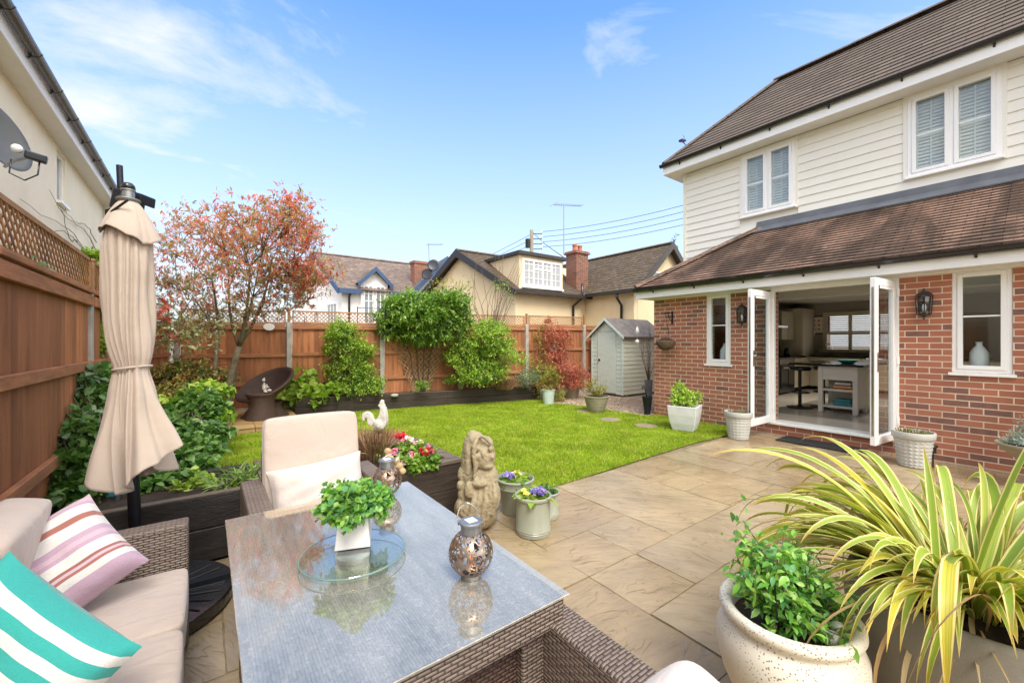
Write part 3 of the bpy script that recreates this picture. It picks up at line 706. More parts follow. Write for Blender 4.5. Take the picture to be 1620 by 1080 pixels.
# lawn
LAWN = [(-.05, 3.75), (1.93, 3.20), (3.0, 3.15), (4.2, 3.2), (5.6, 3.26), (7.37, 3.19), (7.37, 4.98), (7.08, 5.0), (7.06, 5.6), (7.02, 6.7), (6.75, 7.38), (6.92, 8.04), (4.6, 8.62), (2.6, 9.0), (1.45, 9.3), (1.3, 7.9), (-.1, 7.9)]
m = MB(); m.add([(x, y, .004) for x, y in LAWN], [tuple(range(len(LAWN)))]); struct(m.build('lawn', 'lawn_ground'))
def inpoly(P, poly):
    x, y = P[:, 0], P[:, 1]; c = np.zeros(len(P), bool); j = len(poly)-1
    for i in range(len(poly)):
        xi, yi = poly[i]; xj, yj = poly[j]
        c ^= ((yi > y) != (yj > y)) & (x < (xj-xi)*(y-yi)/(yj-yi+1e-12)+xi); j = i
    return c
def blades(name, poly, n, h, w, mat, edge=True, holes=()):
    a = np.array(poly); lo, hi = a.min(0), a.max(0); P = lo+(hi-lo)*rng.random((n, 2))
    # nearer ground gets more blades
    keep = rng.random(n) < np.clip(1.5-.09*np.hypot(P[:, 0], P[:, 1]), .35, 1)
    P = P[keep]; P = P[inpoly(P, poly)]
    for cx, cy, r_ in holes: P = P[np.hypot((P[:, 0]-cx)/r_[0], (P[:, 1]-cy)/r_[1]) > 1]
    n = len(P); cl = np.sin(P[:, 0]*7.1)*np.cos(P[:, 1]*6.3+P[:, 0]*2)*.25+1
    H = h*(.5+.9*rng.random(n))*cl; an = rng.random(n)*2*pi; ln = rng.normal(size=(n, 2))*.6*H[:, None]
    b = np.c_[P, np.full(n, .0)]; s = np.c_[np.cos(an), np.sin(an), np.zeros(n)]*(w*(.6+.8*rng.random(n)))[:, None]
    t = b+np.c_[ln, H]; md = b+np.c_[ln*.35, H*.6]
    V = np.stack([b-s, b+s, md+s*.8, md-s*.8, t], 1).reshape(-1, 3); k = np.arange(n)[:, None]*5
    F = np.concatenate([k+np.array([[0, 1, 2]]), k+np.array([[0, 2, 3]]), k+np.array([[3, 2, 4]])], 0)
    o = npmesh(name, V, F, mat); return tag(stuff(o), 'short bright green lawn grass', 'grass')
STEPS = [(5.93, 4.93), (5.86, 5.75), (5.80, 4.10)]
SS = [(G(965, 664).x, G(965, 664).y), (G(1022, 674).x, G(1022, 674).y), (G(908, 652).x+.25, G(908, 652).y-.1)]
blades('grass', LAWN, 420000, .030, .0035, 'grass_blade', holes=[(x, y, (.19, .20)) for x, y in SS])
for i, (x, y) in enumerate(SS):
    m = MB(); q = random.Random(i); pts = [(x+.19*cos(a)*q.uniform(.95, 1.1)*1.0, y+.20*sin(a)*q.uniform(.9, 1.1), .002) for a in [2*pi*k/9 for k in range(9)]]
    m.prism(pts, (0, 0, .016)); o = m.build('stepping_stone', 'slab_plain', bevel=.006)
    tag(o, ['flat buff stepping stone in lawn nearest the ribbed khaki pot', 'flat buff stepping stone in lawn nearest the brick wall', 'flat stepping stone at lawn edge by the gravel'][i], 'stepping stone', 'stepping stones set in the lawn')
# gravel yard
m = MB(); GR = [(7.08, 5.0), (11.5, 5.0), (11.5, 8.3), (6.9, 8.5), (6.92, 8.04), (6.75, 7.38), (7.02, 6.7), (7.06, 5.6)]
m.add([(x, y, -.002) for x, y in GR], [tuple(range(len(GR)))]); struct(m.build('gravel_bed', 'gravel_ground'))
def pebbles():
    a = np.array(GR); lo, hi = a.min(0), np.array([9.2, 8.4]); P = lo+(hi-lo)*rng.random((15000, 2)); P = P[inpoly(P, GR)]; n = len(P)
    o = np.array([[1,0,0],[0,1,0],[-1,0,0],[0,-1,0],[0,0,1],[0,0,-1.]]); s = (.008+.013*rng.random(n))[:, None, None]
    an = rng.random(n)*pi; c, s_ = np.cos(an), np.sin(an); sh = np.stack([np.ones(n), .6+.4*rng.random(n), .55*np.ones(n)], 1)[:, None, :]
    v = o[None]*sh*s; X = v[..., 0]*c[:, None]-v[..., 1]*s_[:, None]; Y = v[..., 0]*s_[:, None]+v[..., 1]*c[:, None]
    V = np.stack([X+P[:, 0:1], Y+P[:, 1:2], v[..., 2]+.004], -1).reshape(-1, 3)
    f = np.array([[0,1,4],[1,2,4],[2,3,4],[3,0,4],[1,0,5],[2,1,5],[3,2,5],[0,3,5]]); F = (np.arange(n)[:, None, None]*6+f[None]).reshape(-1, 3)
    tag(stuff(npmesh('gravel', V, F, 'pebble')), 'pink and buff gravel around the shed', 'gravel')
pebbles()
# left deck strip under the parasol (wet dark boards) 
m = MB(); y = 1.95
# ================================================================ FENCES
FA = Vector((1.43, 9.86, 0)); FB = Vector((8.89, 8.42, 0)); fd = (FB-FA).normalized(); fn = Vector((fd.y, -fd.x, 0)); bay = (FB-FA).length/4
def fence_panel(a, b, nrm, label, zt=1.86, rails=(.62, 1.22, 1.80), trellis=.31, board=True, th=.0, capw=.09):
    a, b = Vector(a), Vector(b); d = (b-a); L = d.length; d.normalize(); nrm = Vector(nrm)
    t = thing('timber_fence', a.lerp(b, .5), label, 'fence', 'close-boarded timber fence panels')
    m = MB(); k = int(round(L/.105)); w = L/k
    for i in range(k):
        p = a+d*(i*w+.002); jz = random.uniform(-.004, .004)
        q0 = p; q1 = p+d*(w*1.14); 
        m.prism([q0+nrm*.018+Vector((0, 0, .14)), q0+nrm*.026+Vector((0, 0, .14)), q1+nrm*.016+Vector((0, 0, .14)), q1+nrm*.006+Vector((0, 0, .14))], (0, 0, zt-.16+jz))
    m.build('boards', 'fence_wood', t)
    g = MB(); g.prism([a+nrm*.0, a+nrm*.035, b+nrm*.035, b+nrm*.0], (0, 0, .14)); g.build('gravel_board', 'concrete', t)
    for z in rails:
        r = MB(); h = .075 if z < rails[-1] else .09
        r.prism([a+nrm*.027+Vector((0, 0, z-h/2)), a+nrm*.065+Vector((0, 0, z-h/2)), b+nrm*.065+Vector((0, 0, z-h/2)), b+nrm*.027+Vector((0, 0, z-h/2))], (0, 0, h)); r.build('rail', 'fence_rail', t, bevel=.004, seg=1)
    c = MB(); c.prism([a-nrm*.01+Vector((0, 0, zt)), a+nrm*.075+Vector((0, 0, zt)), b+nrm*.075+Vector((0, 0, zt)), b-nrm*.01+Vector((0, 0, zt))], (0, 0, .035)); c.build('capping', 'fence_rail', t, bevel=.004, seg=1)
    if trellis:
        z0 = zt+.036; z1 = zt+trellis; q = MB(); mid = nrm*.03; up = Vector((0, 0, 1))
        fr = MB(); A, B = a+mid, b+mid
        fr.bar(A+up*(z1-.015), B+up*(z1-.015), .03, .03); fr.bar(A+up*(z0+.012), B+up*(z0+.012), .03, .022)
        fr.bar(A+d*.015+up*z0, A+d*.015+up*z1, .03, .03, up=nrm); fr.bar(B-d*.015+up*z0, B-d*.015+up*z1, .03, .03, up=nrm)
        tr = fr.build('trellis', 'trellis_wood', t)
        H = z1-z0-.04; s_ = .080; n = int((L+H)/s_)
        for off, sg in ((.006, 1), (-.006, -1)):
            for i in range(n+1):
                x0 = i*s_-H; x1 = x0+H; zA, zB = 0, H
                if x0 < .02: zA = .02-x0; x0 = .02
                if x1 > L-.02: zB = H-(x1-(L-.02)); x1 = L-.02
                if x1-x0 < .02: continue
                if sg < 0: zA, zB = H-zA, H-zB
                q.bar(A+d*x0+up*(z0+.02+zA)+nrm*off, A+d*x1+up*(z0+.02+zB)+nrm*off, .014, .007, up=nrm)
        q.build('lattice', 'trellis_wood', tr)
    return t
def post(p, h, label, name='fence_post', mat='concrete', w=.1, grp='concrete fence posts'):
    m = MB(); x, y = p[0], p[1]; m.box(x-w/2, y-w/2, 0, x+w/2, y+w/2, h); o = m.build(name, mat, bevel=.008); tag(o, label, 'fence post', grp); return o
def wood_post(p, z0, z1, label):
    m = MB(); x, y = p[0], p[1]; m.box(x-.025, y-.025, z0, x+.025, y+.025, z1); m.box(x-.032, y-.032, z1, x+.032, y+.032, z1+.02); o = m.build('trellis_post', 'trellis_wood'); tag(o, label, 'trellis post', 'timber posts between trellis panels')
plab = ['far fence panel behind the round wicker chair', 'far fence panel behind the light green shrub left of the fan trellis', 'far fence panel behind the fan trellis', 'far fence panel behind the dense rounded shrub right of the fan trellis', 'far fence panel behind the red climbing plant', 'narrow fence panel without trellis beside the shed']
pole = ['concrete post just left of the round wicker chair pair', 'concrete post right of the round wicker chair', 'concrete post at the left edge of the fan trellis', 'concrete post between fan trellis and rounded shrub', 'concrete post left of the red climbing plant', 'concrete post beside the garden shed']
rs = (.62, 1.21, 1.79)
for i in range(-1, 5):
    a = FA+fd*bay*i; b = a+fd*bay; dz = .018*(i+1)
    if i == 4: b = a+fd*1.3
    fence_panel(a+fd*.06, b-fd*.06, fn, plab[i+1], zt=1.84+dz, rails=(rs[0]+dz, rs[1]+dz, rs[2]+dz), trellis=.30 if i < 4 else 0)
    post(a+fn*.01, 1.885+dz, pole[i+1])
    if i >= 0: wood_post(a+fn*.03, 1.89+dz, 2.16+dz, ['timber trellis post above the white oval sign', 'timber trellis post behind the large glossy climber left side', 'timber trellis post behind the large glossy climber right side', 'timber trellis post left of the red climbing plant', 'timber trellis post right of the red climbing plant'][i])
FC = FA-fd*bay+Vector((-.15, 0, 0))
post(FC+fn*.05, 1.86, 'concrete corner post where the left and far fences meet')
# left fence along x = -.86
lx = -.86; ly = [1.1, 3.0, 5.22, 7.1, 8.95]
ll = ['orange-brown left fence panel nearest the sofa', 'orange-brown left fence panel with trellis beside the sofa back', 'left fence panel behind the parasol overgrown by a climber', 'left fence panel behind the dark leafy shrubs', 'left fence panel nearest the far corner']
for i in range(4):
    a, b = ly[i], ly[i+1]
    fence_panel((lx, b-.05, 0), (lx, a+.05, 0), (1, 0, 0), ll[i], zt=1.92, rails=(.69, 1.29, 1.86), trellis=.32)
fence_panel(FC+Vector((0, -.06, 0)), (lx, 9.0, 0), (1, .1, 0), ll[4], zt=1.88, rails=(.65, 1.25, 1.82), trellis=.3)
for i in (1, 2, 3, 4): post((lx-.0, ly[i]), 1.93, ['', 'concrete post beside the sofa', 'concrete post left of the closed parasol', 'concrete post behind the dark leafy shrubs', 'concrete post near the far left corner'][i])
wood_post((lx+.035, 5.22), 1.95, 2.22, 'timber trellis post left of the closed parasol')
# ================================================================ RAISED BEDS
def sleeper_wall(name, pts, z0, h, th, mat, top, label, cat='raised bed', courses=2):
    t = thing(name, Vector((sum(p[0] for p in pts)/len(pts), sum(p[1] for p in pts)/len(pts), z0)), label, cat)
    for a, b in zip(pts[:-1], pts[1:]):
        a, b = Vector((*a, 0)), Vector((*b, 0)); d = (b-a).normalized(); n = Vector((-d.y, d.x, 0))
        for c in range(courses):
            hh = h/courses; m = MB(); j = .004*(c % 2)
            m.cur = 0; m.prism([a+n*j+Vector((0, 0, z0+c*hh)), b+n*j+Vector((0, 0, z0+c*hh)), b+n*(th-j)+Vector((0, 0, z0+c*hh)), a+n*(th-j)+Vector((0, 0, z0+c*hh))], (0, 0, hh-.004))
            m.build('sleeper', mat, t, bevel=.008)
        m = MB(); m.prism([a+n*.003+Vector((0, 0, z0+h-.004)), b+n*.003+Vector((0, 0, z0+h-.004)), b+n*(th-.003)+Vector((0, 0, z0+h-.004)), a+n*(th-.003)+Vector((0, 0, z0+h-.004))], (0, 0, .006)); m.build('sleeper_top', top, t)
    return t
# far bed along the fence
fb = sleeper_wall('raised_bed', [(1.45, 9.28), (2.55, 9.03), (4.55, 8.62), (6.95, 8.10)], 0, .34, .12, 'sleeper_dark', 'sleeper_top', 'long dark timber raised bed along the far fence')
m = MB(); m.prism([(6.83, 8.2, 0), (6.95, 8.18, 0), (7.02, 8.72, 0), (6.90, 8.74, 0)], (0, 0, .34)); m.build('end_sleeper', 'sleeper_dark', fb, bevel=.008)
m = MB(); m.add([(1.4, 9.36, .29), (2.55, 9.1, .29), (6.9, 8.2, .29), (7.0, 8.8, .29), (1.45, 9.83, .31)], [(0, 1, 2, 3, 4)]); m.build('bed_soil', 'soil', fb)
# left L-shaped bed behind the parasol
lb = sleeper_wall('raised_bed', [(-.84, 3.50), (.30, 3.50)], 0, .45, .07, 'sleeper_black', 'grey_bevel' if 'grey_bevel' in MATS else 'sleeper_top', 'black stained raised bed behind the closed parasol')
m = MB(); m.box(.23, 3.57, 0, .30, 4.15, .449); m.box(-.02, 4.15, 0, .30, 4.22, .449); m.box(-.02, 4.22, 0, .05, 8.0, .30); m.build('side_sleeper', 'sleeper_black', lb, bevel=.006)
m = MB(); m.add([(-.83, 3.57, .39), (.23, 3.57, .39), (.23, 4.15, .39), (-.02, 4.15, .39), (-.02, 4.22, .38), (-.02, 8.0, .26), (-.83, 8.0, .28)], [(0, 1, 2, 3, 4, 5, 6)]); m.build('bed_soil', 'soil', lb)
# planter with flowers right behind the chair
pb = thing('timber_planter', (1.2, 3.6, 0), 'dark timber planter box of pink and red flowers beside the stone statue', 'planter')
px0, px1, py0, py1, ph = .34, 1.80, 3.16, 4.15, .45
m = MB()
for c in range(2):
    z0, z1 = c*.225+.001, c*.225+.222
    m.box(px0, py0, z0, px1, py0+.07, z1); m.box(px0, py1-.07, z0, px1, py1, z1); m.box(px1-.07, py0+.072, z0, px1-.001, py1-.072, z1); m.box(px0+.001, py0+.072, z0, px0+.07, py1-.072, z1)
m.build('planter_board', 'sleeper_dark', pb, bevel=.005)
m = MB()
m.prism([(px0-.01, py0-.01, .447), (px1+.01, py0-.01, .447), (px1-.10, py0+.10, .447), (px0+.10, py0+.10, .447)], (0, 0, .028)); m.prism([(px1+.012, py0-.006, .447), (px1+.012, py1+.01, .447), (px1-.10, py1-.10, .447), (px1-.10, py0+.104, .447)], (0, 0, .028))
m.prism([(px1+.008, py1+.012, .447), (px0-.01, py1+.012, .447), (px0+.10, py1-.10, .447), (px1-.104, py1-.10, .447)], (0, 0, .028)); m.prism([(px0-.01, py1+.008, .447), (px0-.01, py0-.006, .447), (px0+.10, py0+.104, .447), (px0+.10, py1-.104, .447)], (0, 0, .028))
m.build('planter_rim', 'sleeper_top', pb, bevel=.003)
m = MB(); m.box(px0+.07, py0+.07, .1, px1-.07, py1-.07, .40); m.build('planter_soil', 'soil', pb)
# small deck in the far left corner
t = thing('timber_deck', (.55, 8.8, 0), 'low yellowish timber deck under the round wicker chair', 'deck')
m = MB(); x = -.02; n = 0
yy = 7.95
while yy < 9.85:
    for (xa, xb) in ((-.02, .66), (.668, 1.40)): m.box(xa, yy, .075, xb, yy+.138, .10)
    yy += .145
m.build('deck_board', 'deck_wood', t, bevel=.003, seg=1)
m = MB(); m.box(-.02, 7.965, 0, .66, 8.0, .074); m.box(.668, 7.965, 0, 1.40, 8.0, .074); m.box(1.365, 8.0, 0, 1.40, 9.3, .074); m.build('deck_fascia', 'deck_wood', t)
# ================================================================ OUR HOUSE (brick, weatherboard, tiles)
H = thing('brick_house', (9.0, 2.0, 0), 'two-storey house with brick ground floor, cream weatherboard and tiled roofs', 'house')
WY0, WY1 = -4.0, 5.04; WX = 7.4; UX = 8.75; UY = 5.14
WIN = [(3.50, 3.94, 1.09, 2.37), (.35, .83, 1.12, 2.37)]; DOOR = (1.31, 2.86, .0, 2.37)
m = MB(); wall_with_holes(m, WX, WX+.28, WY0, WY1, -.05, 2.37, WIN+[(DOOR[0], DOOR[1], .165, 2.37)])
m.box(WX+.28, WY1-.28, -.05, 14.0, WY1, 2.37); m.build('brick_wall', 'brick', H)
m = MB(); m.box(WX-.05, WY0, 2.345, WX+.30, WY1+.06, 2.44); m.build('soffit', 'soffit_white', H)
m = MB(); m.box(WX-.30, WY0, 2.37, WX-.275, WY1+.22, 2.53); m.box(WX-.27, WY1+.19, 2.37, UX+.2, WY1+.22, 2.53); m.box(WX-.27, WY0, 2.368, WX-.052, WY1+.18, 2.38); m.build('fascia', 'white_plastic', H)
gx_ = WX-.34; gutter('gutter', (gx_, WY1+.24, 2.56), (gx_, WY0, 2.56), 'black_plastic', H, .068, .85)
gutter('gutter', (gx_+.02, WY1+.27, 2.56), (UX, WY1+.27, 2.56), 'black_plastic', H, .055, .85, (0, 1, 0))
# lean-to roof with hip at the far end
eZ, tZ = 2.58, 3.68; ex = WX-.33; yE = WY1+.25
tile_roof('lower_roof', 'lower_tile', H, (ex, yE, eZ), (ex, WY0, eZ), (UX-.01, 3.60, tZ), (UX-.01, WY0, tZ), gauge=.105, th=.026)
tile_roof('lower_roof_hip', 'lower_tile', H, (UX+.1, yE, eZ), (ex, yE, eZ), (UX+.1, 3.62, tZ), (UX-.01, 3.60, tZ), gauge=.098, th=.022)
m = MB()
def ridge(m, a, b, r=.11, seg=.33, flat=.65):
    a, b = Vector(a), Vector(b); d = b-a; L = d.length; d.normalize(); n = max(1, round(L/seg)); side = d.cross(Vector((0, 0, 1))).normalized(); up = side.cross(d)
    for i in range(n):
        p = a+d*(L*i/n); q = a+d*(L*(i+1.06)/n); rr = [r*1.04, r*.96]; ring = []
        for P_, R_ in ((p, rr[0]), (q, rr[1])): ring.append([P_+side*cos(pi*k/8)*R_+up*(sin(pi*k/8)*R_*flat-R_*.35) for k in range(9)])
        vs = ring[0]+ring[1]; fs = [(k+1, k, 9+k, 10+k) for k in range(8)]+[tuple(range(9)), tuple(range(17, 8, -1))]; m.add(vs, fs)
ridge(m, (ex+.02, yE-.02, eZ+.05), (UX-.02, 3.62, tZ+.05)); m.build('hip_tiles', 'lower_tile', H, auto=50)
m = MB(); m.add([(UX-.30, 3.55, tZ-.16), (UX-.30, WY0, tZ-.16), (UX-.30, WY0, tZ-.15), (UX-.30, 3.55, tZ-.15)], [(0, 1, 2, 3)])
m = MB(); pr = [(UX-.17, 3.70, tZ-.065), (UX-.005, 3.62, tZ+.045), (UX-.005, 3.62, tZ+.17), (UX-.03, 3.62, tZ+.17), (UX-.03, 3.64, tZ+.065), (UX-.175, 3.72, tZ-.045)]
m.prism(pr, (0, WY0-3.62, 0)); m.build('lead_flashing', 'lead', H, auto=30)
# upper storey: weatherboard as real overlapping boards
UW = [(2.97, 3.90, 4.01, 5.24), (.51, 1.45, 4.03, 5.26), (-2.6, -1.6, 4.03, 5.26)]
m = MB(); wall_with_holes(m, UX+.02, UX+.30, WY0, UY-.02, 2.3, 5.30, UW); m.box(UX+.30, UY-.30, 2.3, 14.0, UY-.02, 5.30); m.build('upper_wall', 'weatherboard', H)
m = MB(); z = 2.62; bh = .152
while z < 5.28:
    zt = min(z+bh+.02, 5.29); spans = [(WY0, UY)]
    for h in UW:
        if z+bh > h[2]-.04 and z < h[3]+.04:
            new = []
            for a, b in spans:
                if h[0]-.05 > a and h[1]+.05 < b: new += [(a, h[0]-.05), (h[1]+.05, b)]
                else: new.append((a, b))
            spans = new
    for a, b in spans: m.prism([(UX-.022, a, z), (UX+.019, a, z), (UX+.019, a, zt), (UX-.004, a, zt)], (0, b-a, 0))
    m.prism([(UX, UY+.022, z), (UX, UY-.019, z), (UX, UY-.019, zt), (UX, UY+.004, zt)], (5.2, 0, 0))
    z += bh
m.build('weatherboards', 'weatherboard', H, bevel=.0)
m = MB(); m.box(UX-.034, UY-.02, 2.6, UX+.03, UY+.035, 5.30); m.build('corner_board', 'weatherboard', H)
for a, b, c, d in UW: m = MB(); m.box(UX-.03, a-.05, c-.04, UX+.02, a, d+.04); m.box(UX-.03, b, c-.04, UX+.02, b+.05, d+.04); m.box(UX-.03, a, d, UX+.02, b, d+.04); m.box(UX-.03, a, c-.04, UX+.02, b, c); m.build('window_surround', 'weatherboard', H)
for a, b, c, d in UW: window(H, UX-.03, a+.0, b, c, d, 2, shutter=True, fw=.05, sill=.04, bars=[.5])
m = MB(); m.box(UX-.36, WY0, 5.29, UX-.02, UY+.30, 5.32); m.box(UX-.02, UY+.04, 5.29, 14.3, UY+.30, 5.32); m.build('eaves_soffit', 'soffit_white', H)
m = MB(); m.box(UX-.385, WY0, 5.28, UX-.36, UY+.325, 5.45); m.box(UX-.36, UY+.30, 5.28, 14.35, UY+.325, 5.45); m.build('eaves_fascia', 'white_plastic', H)
gutter('eaves_gutter', (UX-.43, UY+.36, 5.49), (UX-.43, WY0, 5.49), 'black_plastic', H, .06, .9)
RX = 10.14; e0 = UX-.41; yU = UY+.34; apY = 3.80; rz = 7.23; ez = 5.50; xR = 14.4
# bell-cast eave then steep main slope
k0 = .13; P0 = Vector((e0, yU, ez)); A0 = Vector((RX, apY, rz)); 
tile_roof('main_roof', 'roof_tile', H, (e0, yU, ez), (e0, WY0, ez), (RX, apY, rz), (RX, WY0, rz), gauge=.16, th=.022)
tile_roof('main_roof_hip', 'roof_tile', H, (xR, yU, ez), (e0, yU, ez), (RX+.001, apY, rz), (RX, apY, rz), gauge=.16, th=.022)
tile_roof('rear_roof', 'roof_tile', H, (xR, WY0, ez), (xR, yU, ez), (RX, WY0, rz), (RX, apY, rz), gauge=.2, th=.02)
m = MB(); ridge(m, (e0+.03, yU-.01, ez+.05), (RX, apY, rz+.05), .10); ridge(m, (RX, apY+.03, rz+.06), (RX, WY0, rz+.06), .10, .45); m.build('ridge_tiles', 'roof_tile', H, auto=50)
# windows of the ground floor
for i, (a, b, c, d) in enumerate(WIN): window(H, WX+.02, a, b, c, d, 1, bars=[.55], fw=.045, sill=.04)
# doorway: threshold, frame, two open leaves
m = MB(); m.box(WX-.055, DOOR[0]-.03, .165, WX+.29, DOOR[1]+.03, .20); m.box(WX-.02, DOOR[0], .205, WX+.05, DOOR[0]+.055, 2.37); m.box(WX-.02, DOOR[1]-.055, .205, WX+.05, DOOR[1], 2.37); m.box(WX-.02, DOOR[0]+.055, 2.30, WX+.05, DOOR[1]-.055, 2.37); m.build('door_frame', 'white_plastic', H, bevel=.004, seg=1)
def leaf(hy, ang, sgn, lab):
    """door leaf hinged at (WX, hy), pointing to -X rotated by ang"""
    w, h0, h1, th = .70, .20, 2.30, .06; e = bpy.data.objects.new('door', None)
    d = Vector((-cos(ang), sin(ang), 0)); n = Vector((d.y, -d.x, 0)); n = n if n.y < 0 else -n
    A = Vector((WX-.03, hy, 0))
    def seg(m, s0, s1, z0, z1, t0=0, t1=th):
        m.prism([A+d*s0-n*t0+Vector((0, 0, z0)), A+d*s1-n*t0+Vector((0, 0, z0)), A+d*s1-n*t1+Vector((0, 0, z0)), A+d*s0-n*t1+Vector((0, 0, z0))], (0, 0, z1-z0))
    m = MB(); f = .095
    seg(m, 0, f, h0, h1); seg(m, w-f, w, h0, h1); seg(m, f, w-f, h0, h0+f*1.1); seg(m, f, w-f, h1-f, h1)
    ob = m.build('door', 'white_plastic', H, bevel=.006, seg=1)
    g = MB(); seg(g, f-.005, w-f+.005, h0+f, h1-f, .026, .034); g.build('door_glass', 'pane_glass', ob)
    g = MB(); seg(g, w+.0005, w+.003, h0+.12, h1-.12, .018, .042); 
    for zz in (.45, .95, 1.35, 1.75, 2.1): seg(g, w+.0032, w+.008, zz, zz+.05, .022, .036)
    g.build('lock_strip', 'steel', ob)
    g = MB(); c = A+d*(w-.045)
    for q, off in ((-1, -.003), (1, th+.003)):
        s_ = c-n*(off if q > 0 else off); 
        g.bar(c-n*(th+.006 if q > 0 else -.006)+Vector((0, 0, 1.12)), c-n*(th+.006 if q > 0 else -.006)+Vector((0, 0, 1.36)), .03, .012, up=n)
        hp = c-n*(th+.045 if q > 0 else -.045)+Vector((0, 0, 1.28)); g.tube([c-n*(th if q > 0 else 0)+Vector((0, 0, 1.28)), hp, hp-d*.11], .009, 8)
    g.build('handle', 'steel', ob)
    for zz in (.40, 1.2, 2.1): g = MB(); g.tube([A-d*.01+n*.012+Vector((0, 0, zz)), A-d*.01+n*.012+Vector((0, 0, zz+.1))], .016, 10); g.build('hinge', 'white_plastic', ob)
    g = MB(); seg(g, f+.03, w-f-.03, h1-f-.035, h1-f-.005, -.004, .0); g.build('vent', 'white_plastic', ob)
    return ob
leaf(DOOR[1]-.03, radians(1), 1, ''); leaf(DOOR[0]+.02, radians(5.5), -1, '')
# ---- interior shell (kitchen)
m = MB(); m.box(WX+.281, -1.5, .12, 13.98, 5.0, .195); fl = m.build('kitchen_floor', 'floor_tile', H)
m = MB()
for k in range(12): xx = WX+.3+k*.6; m.box(xx, -1.5, .1955, xx+.006, 4.7, .1965)
for k in range(10): yy = -1.4+k*.6; m.box(WX+.3, yy, .1955, 13.9, yy+.006, .1963)
m.build('floor_joint', 'kitchen_wall', H)
m = MB(); m.box(WX+.281, -1.5, 2.56, 13.98, 5.0, 2.60); m.box(WX+.281, -1.5, 2.371, WX+.45, 4.75, 2.559); m.build('kitchen_ceiling', 'kitchen_ceiling', H)
m = MB(); bw = [(2.35, 3.95, 1.28, 2.25)]
wall_with_holes(m, 13.8, 14.0, -1.5, 4.76, .2, 2.559, bw); m.box(WX+.29, 4.76, .2, 13.99, 4.78, 2.56); m.box(WX+.29, -1.5, .2, 13.8, -1.45, 2.56)
wall_with_holes(m, WX+.281, WX+.30, -1.45, 4.75, .2, 2.37, [(a, b, c, d) for a, b, c, d in WIN]+[(DOOR[0], DOOR[1], .2, 2.37)]); m.build('kitchen_wall', 'kitchen_wall', H)
m = MB(); m.box(WX, WY0, -.05, 14.0, WY0+.2, 5.3); m.box(14.01, WY0, 2.6, 14.2, UY, 5.4); m.box(14.01, WY0, 0, 14.2, 2.34, 2.59); m.box(14.01, 3.96, 0, 14.2, UY, 2.59); m.box(14.01, 2.34, 0, 14.2, 3.96, 1.26); m.box(14.01, 2.34, 2.26, 14.2, 3.96, 2.59); m.build('rear_wall', 'brick', H)
m = MB(); m.box(UX+.3, WY0+.2, 5.2, 13.9, UY-.31, 5.28); m.box(UX+.31, WY0+.2, 2.605, 13.9, UY-.31, 2.65); m.build('upper_floor', 'kitchen_ceiling', H)
# rear kitchen window with shutters
f = MB(); wy0, wy1, wz0, wz1 = 2.30, 4.0, 1.24, 2.30
f.box(13.74, wy0, wz0, 13.799, wy0+.09, wz1); f.box(13.74, wy1-.09, wz0, 13.799, wy1, wz1); f.box(13.74, wy0+.09, wz1-.09, 13.799, wy1-.09, wz1); f.box(13.70, wy0-.03, wz0-.03, 13.799, wy1+.03, wz0+.05)
for y in (2.83, 3.40): f.box(13.742, y-.035, wz0+.05, 13.798, y+.035, wz1-.09)
f.box(13.744, wy0+.09, 1.70, 13.796, wy1-.09, 1.76)
wf = f.build('rear_window_frame', 'kitchen_cream', H)
f = MB()
for a, b in ((2.39, 2.795), (2.865, 3.365), (3.435, 3.91)):
    for za, zb in ((1.32, 1.69), (1.78, 2.20)):
        z = za
        while z < zb: f.bar((13.77, a, z), (13.77, b, z), .008, .045, up=(-.85, 0, .5)); z += .052
f.build('shutter_louvre', 'kitchen_white', wf)
for yy, xx in ((3.35, 9.0), (3.0, 10.1), (2.0, 11.5)):
    m = MB(); m.lathe((xx, yy, 2.548), [(.045, .0), (.045, .011)], 16); lf = m.build('downlight', 'kitchen_white', H); lt = bpy.data.lights.new('downlight_lamp', 'SPOT'); lt.energy = 50; lt.color = (1, .88, .72); lt.spot_size = radians(125); lt.spot_blend = .6; lt.shadow_soft_size = .05; lo = bpy.data.objects.new('downlight_light', lt); COL.objects.link(lo); lo.parent = lf; lo.location = (xx-9.0, yy-2.0, 2.53); m = MB(); m.lathe((xx, yy, 2.544), [(.03, .0), (.03, .003)], 16); m.build('downlight_lamp', 'lamp_glow', lf)
# roof-corner security light
t = thing('security_light', (e0+.05, yU+.05, 5.62), 'black floodlight and sensor on the main roof corner', 'floodlight')
c = D(1080, 224, 9.35); m = MB(); m.bar(c+Vector((-.09, 0, 0)), c+Vector((.07, 0, .03)), .10, .05); m.build('lamp_head', 'black_plastic', t, bevel=.01); m = MB(); m.tube([c, c+Vector((.1, -.03, -.08)), Vector((e0+.15, yU-.1, 5.62))], .012, 6); m.tube([c+Vector((.05, 0, .02)), c+Vector((.06, 0, .12)), c+Vector((.02, 0, .14))], .006, 5); m.build('bracket', 'black_plastic', t)
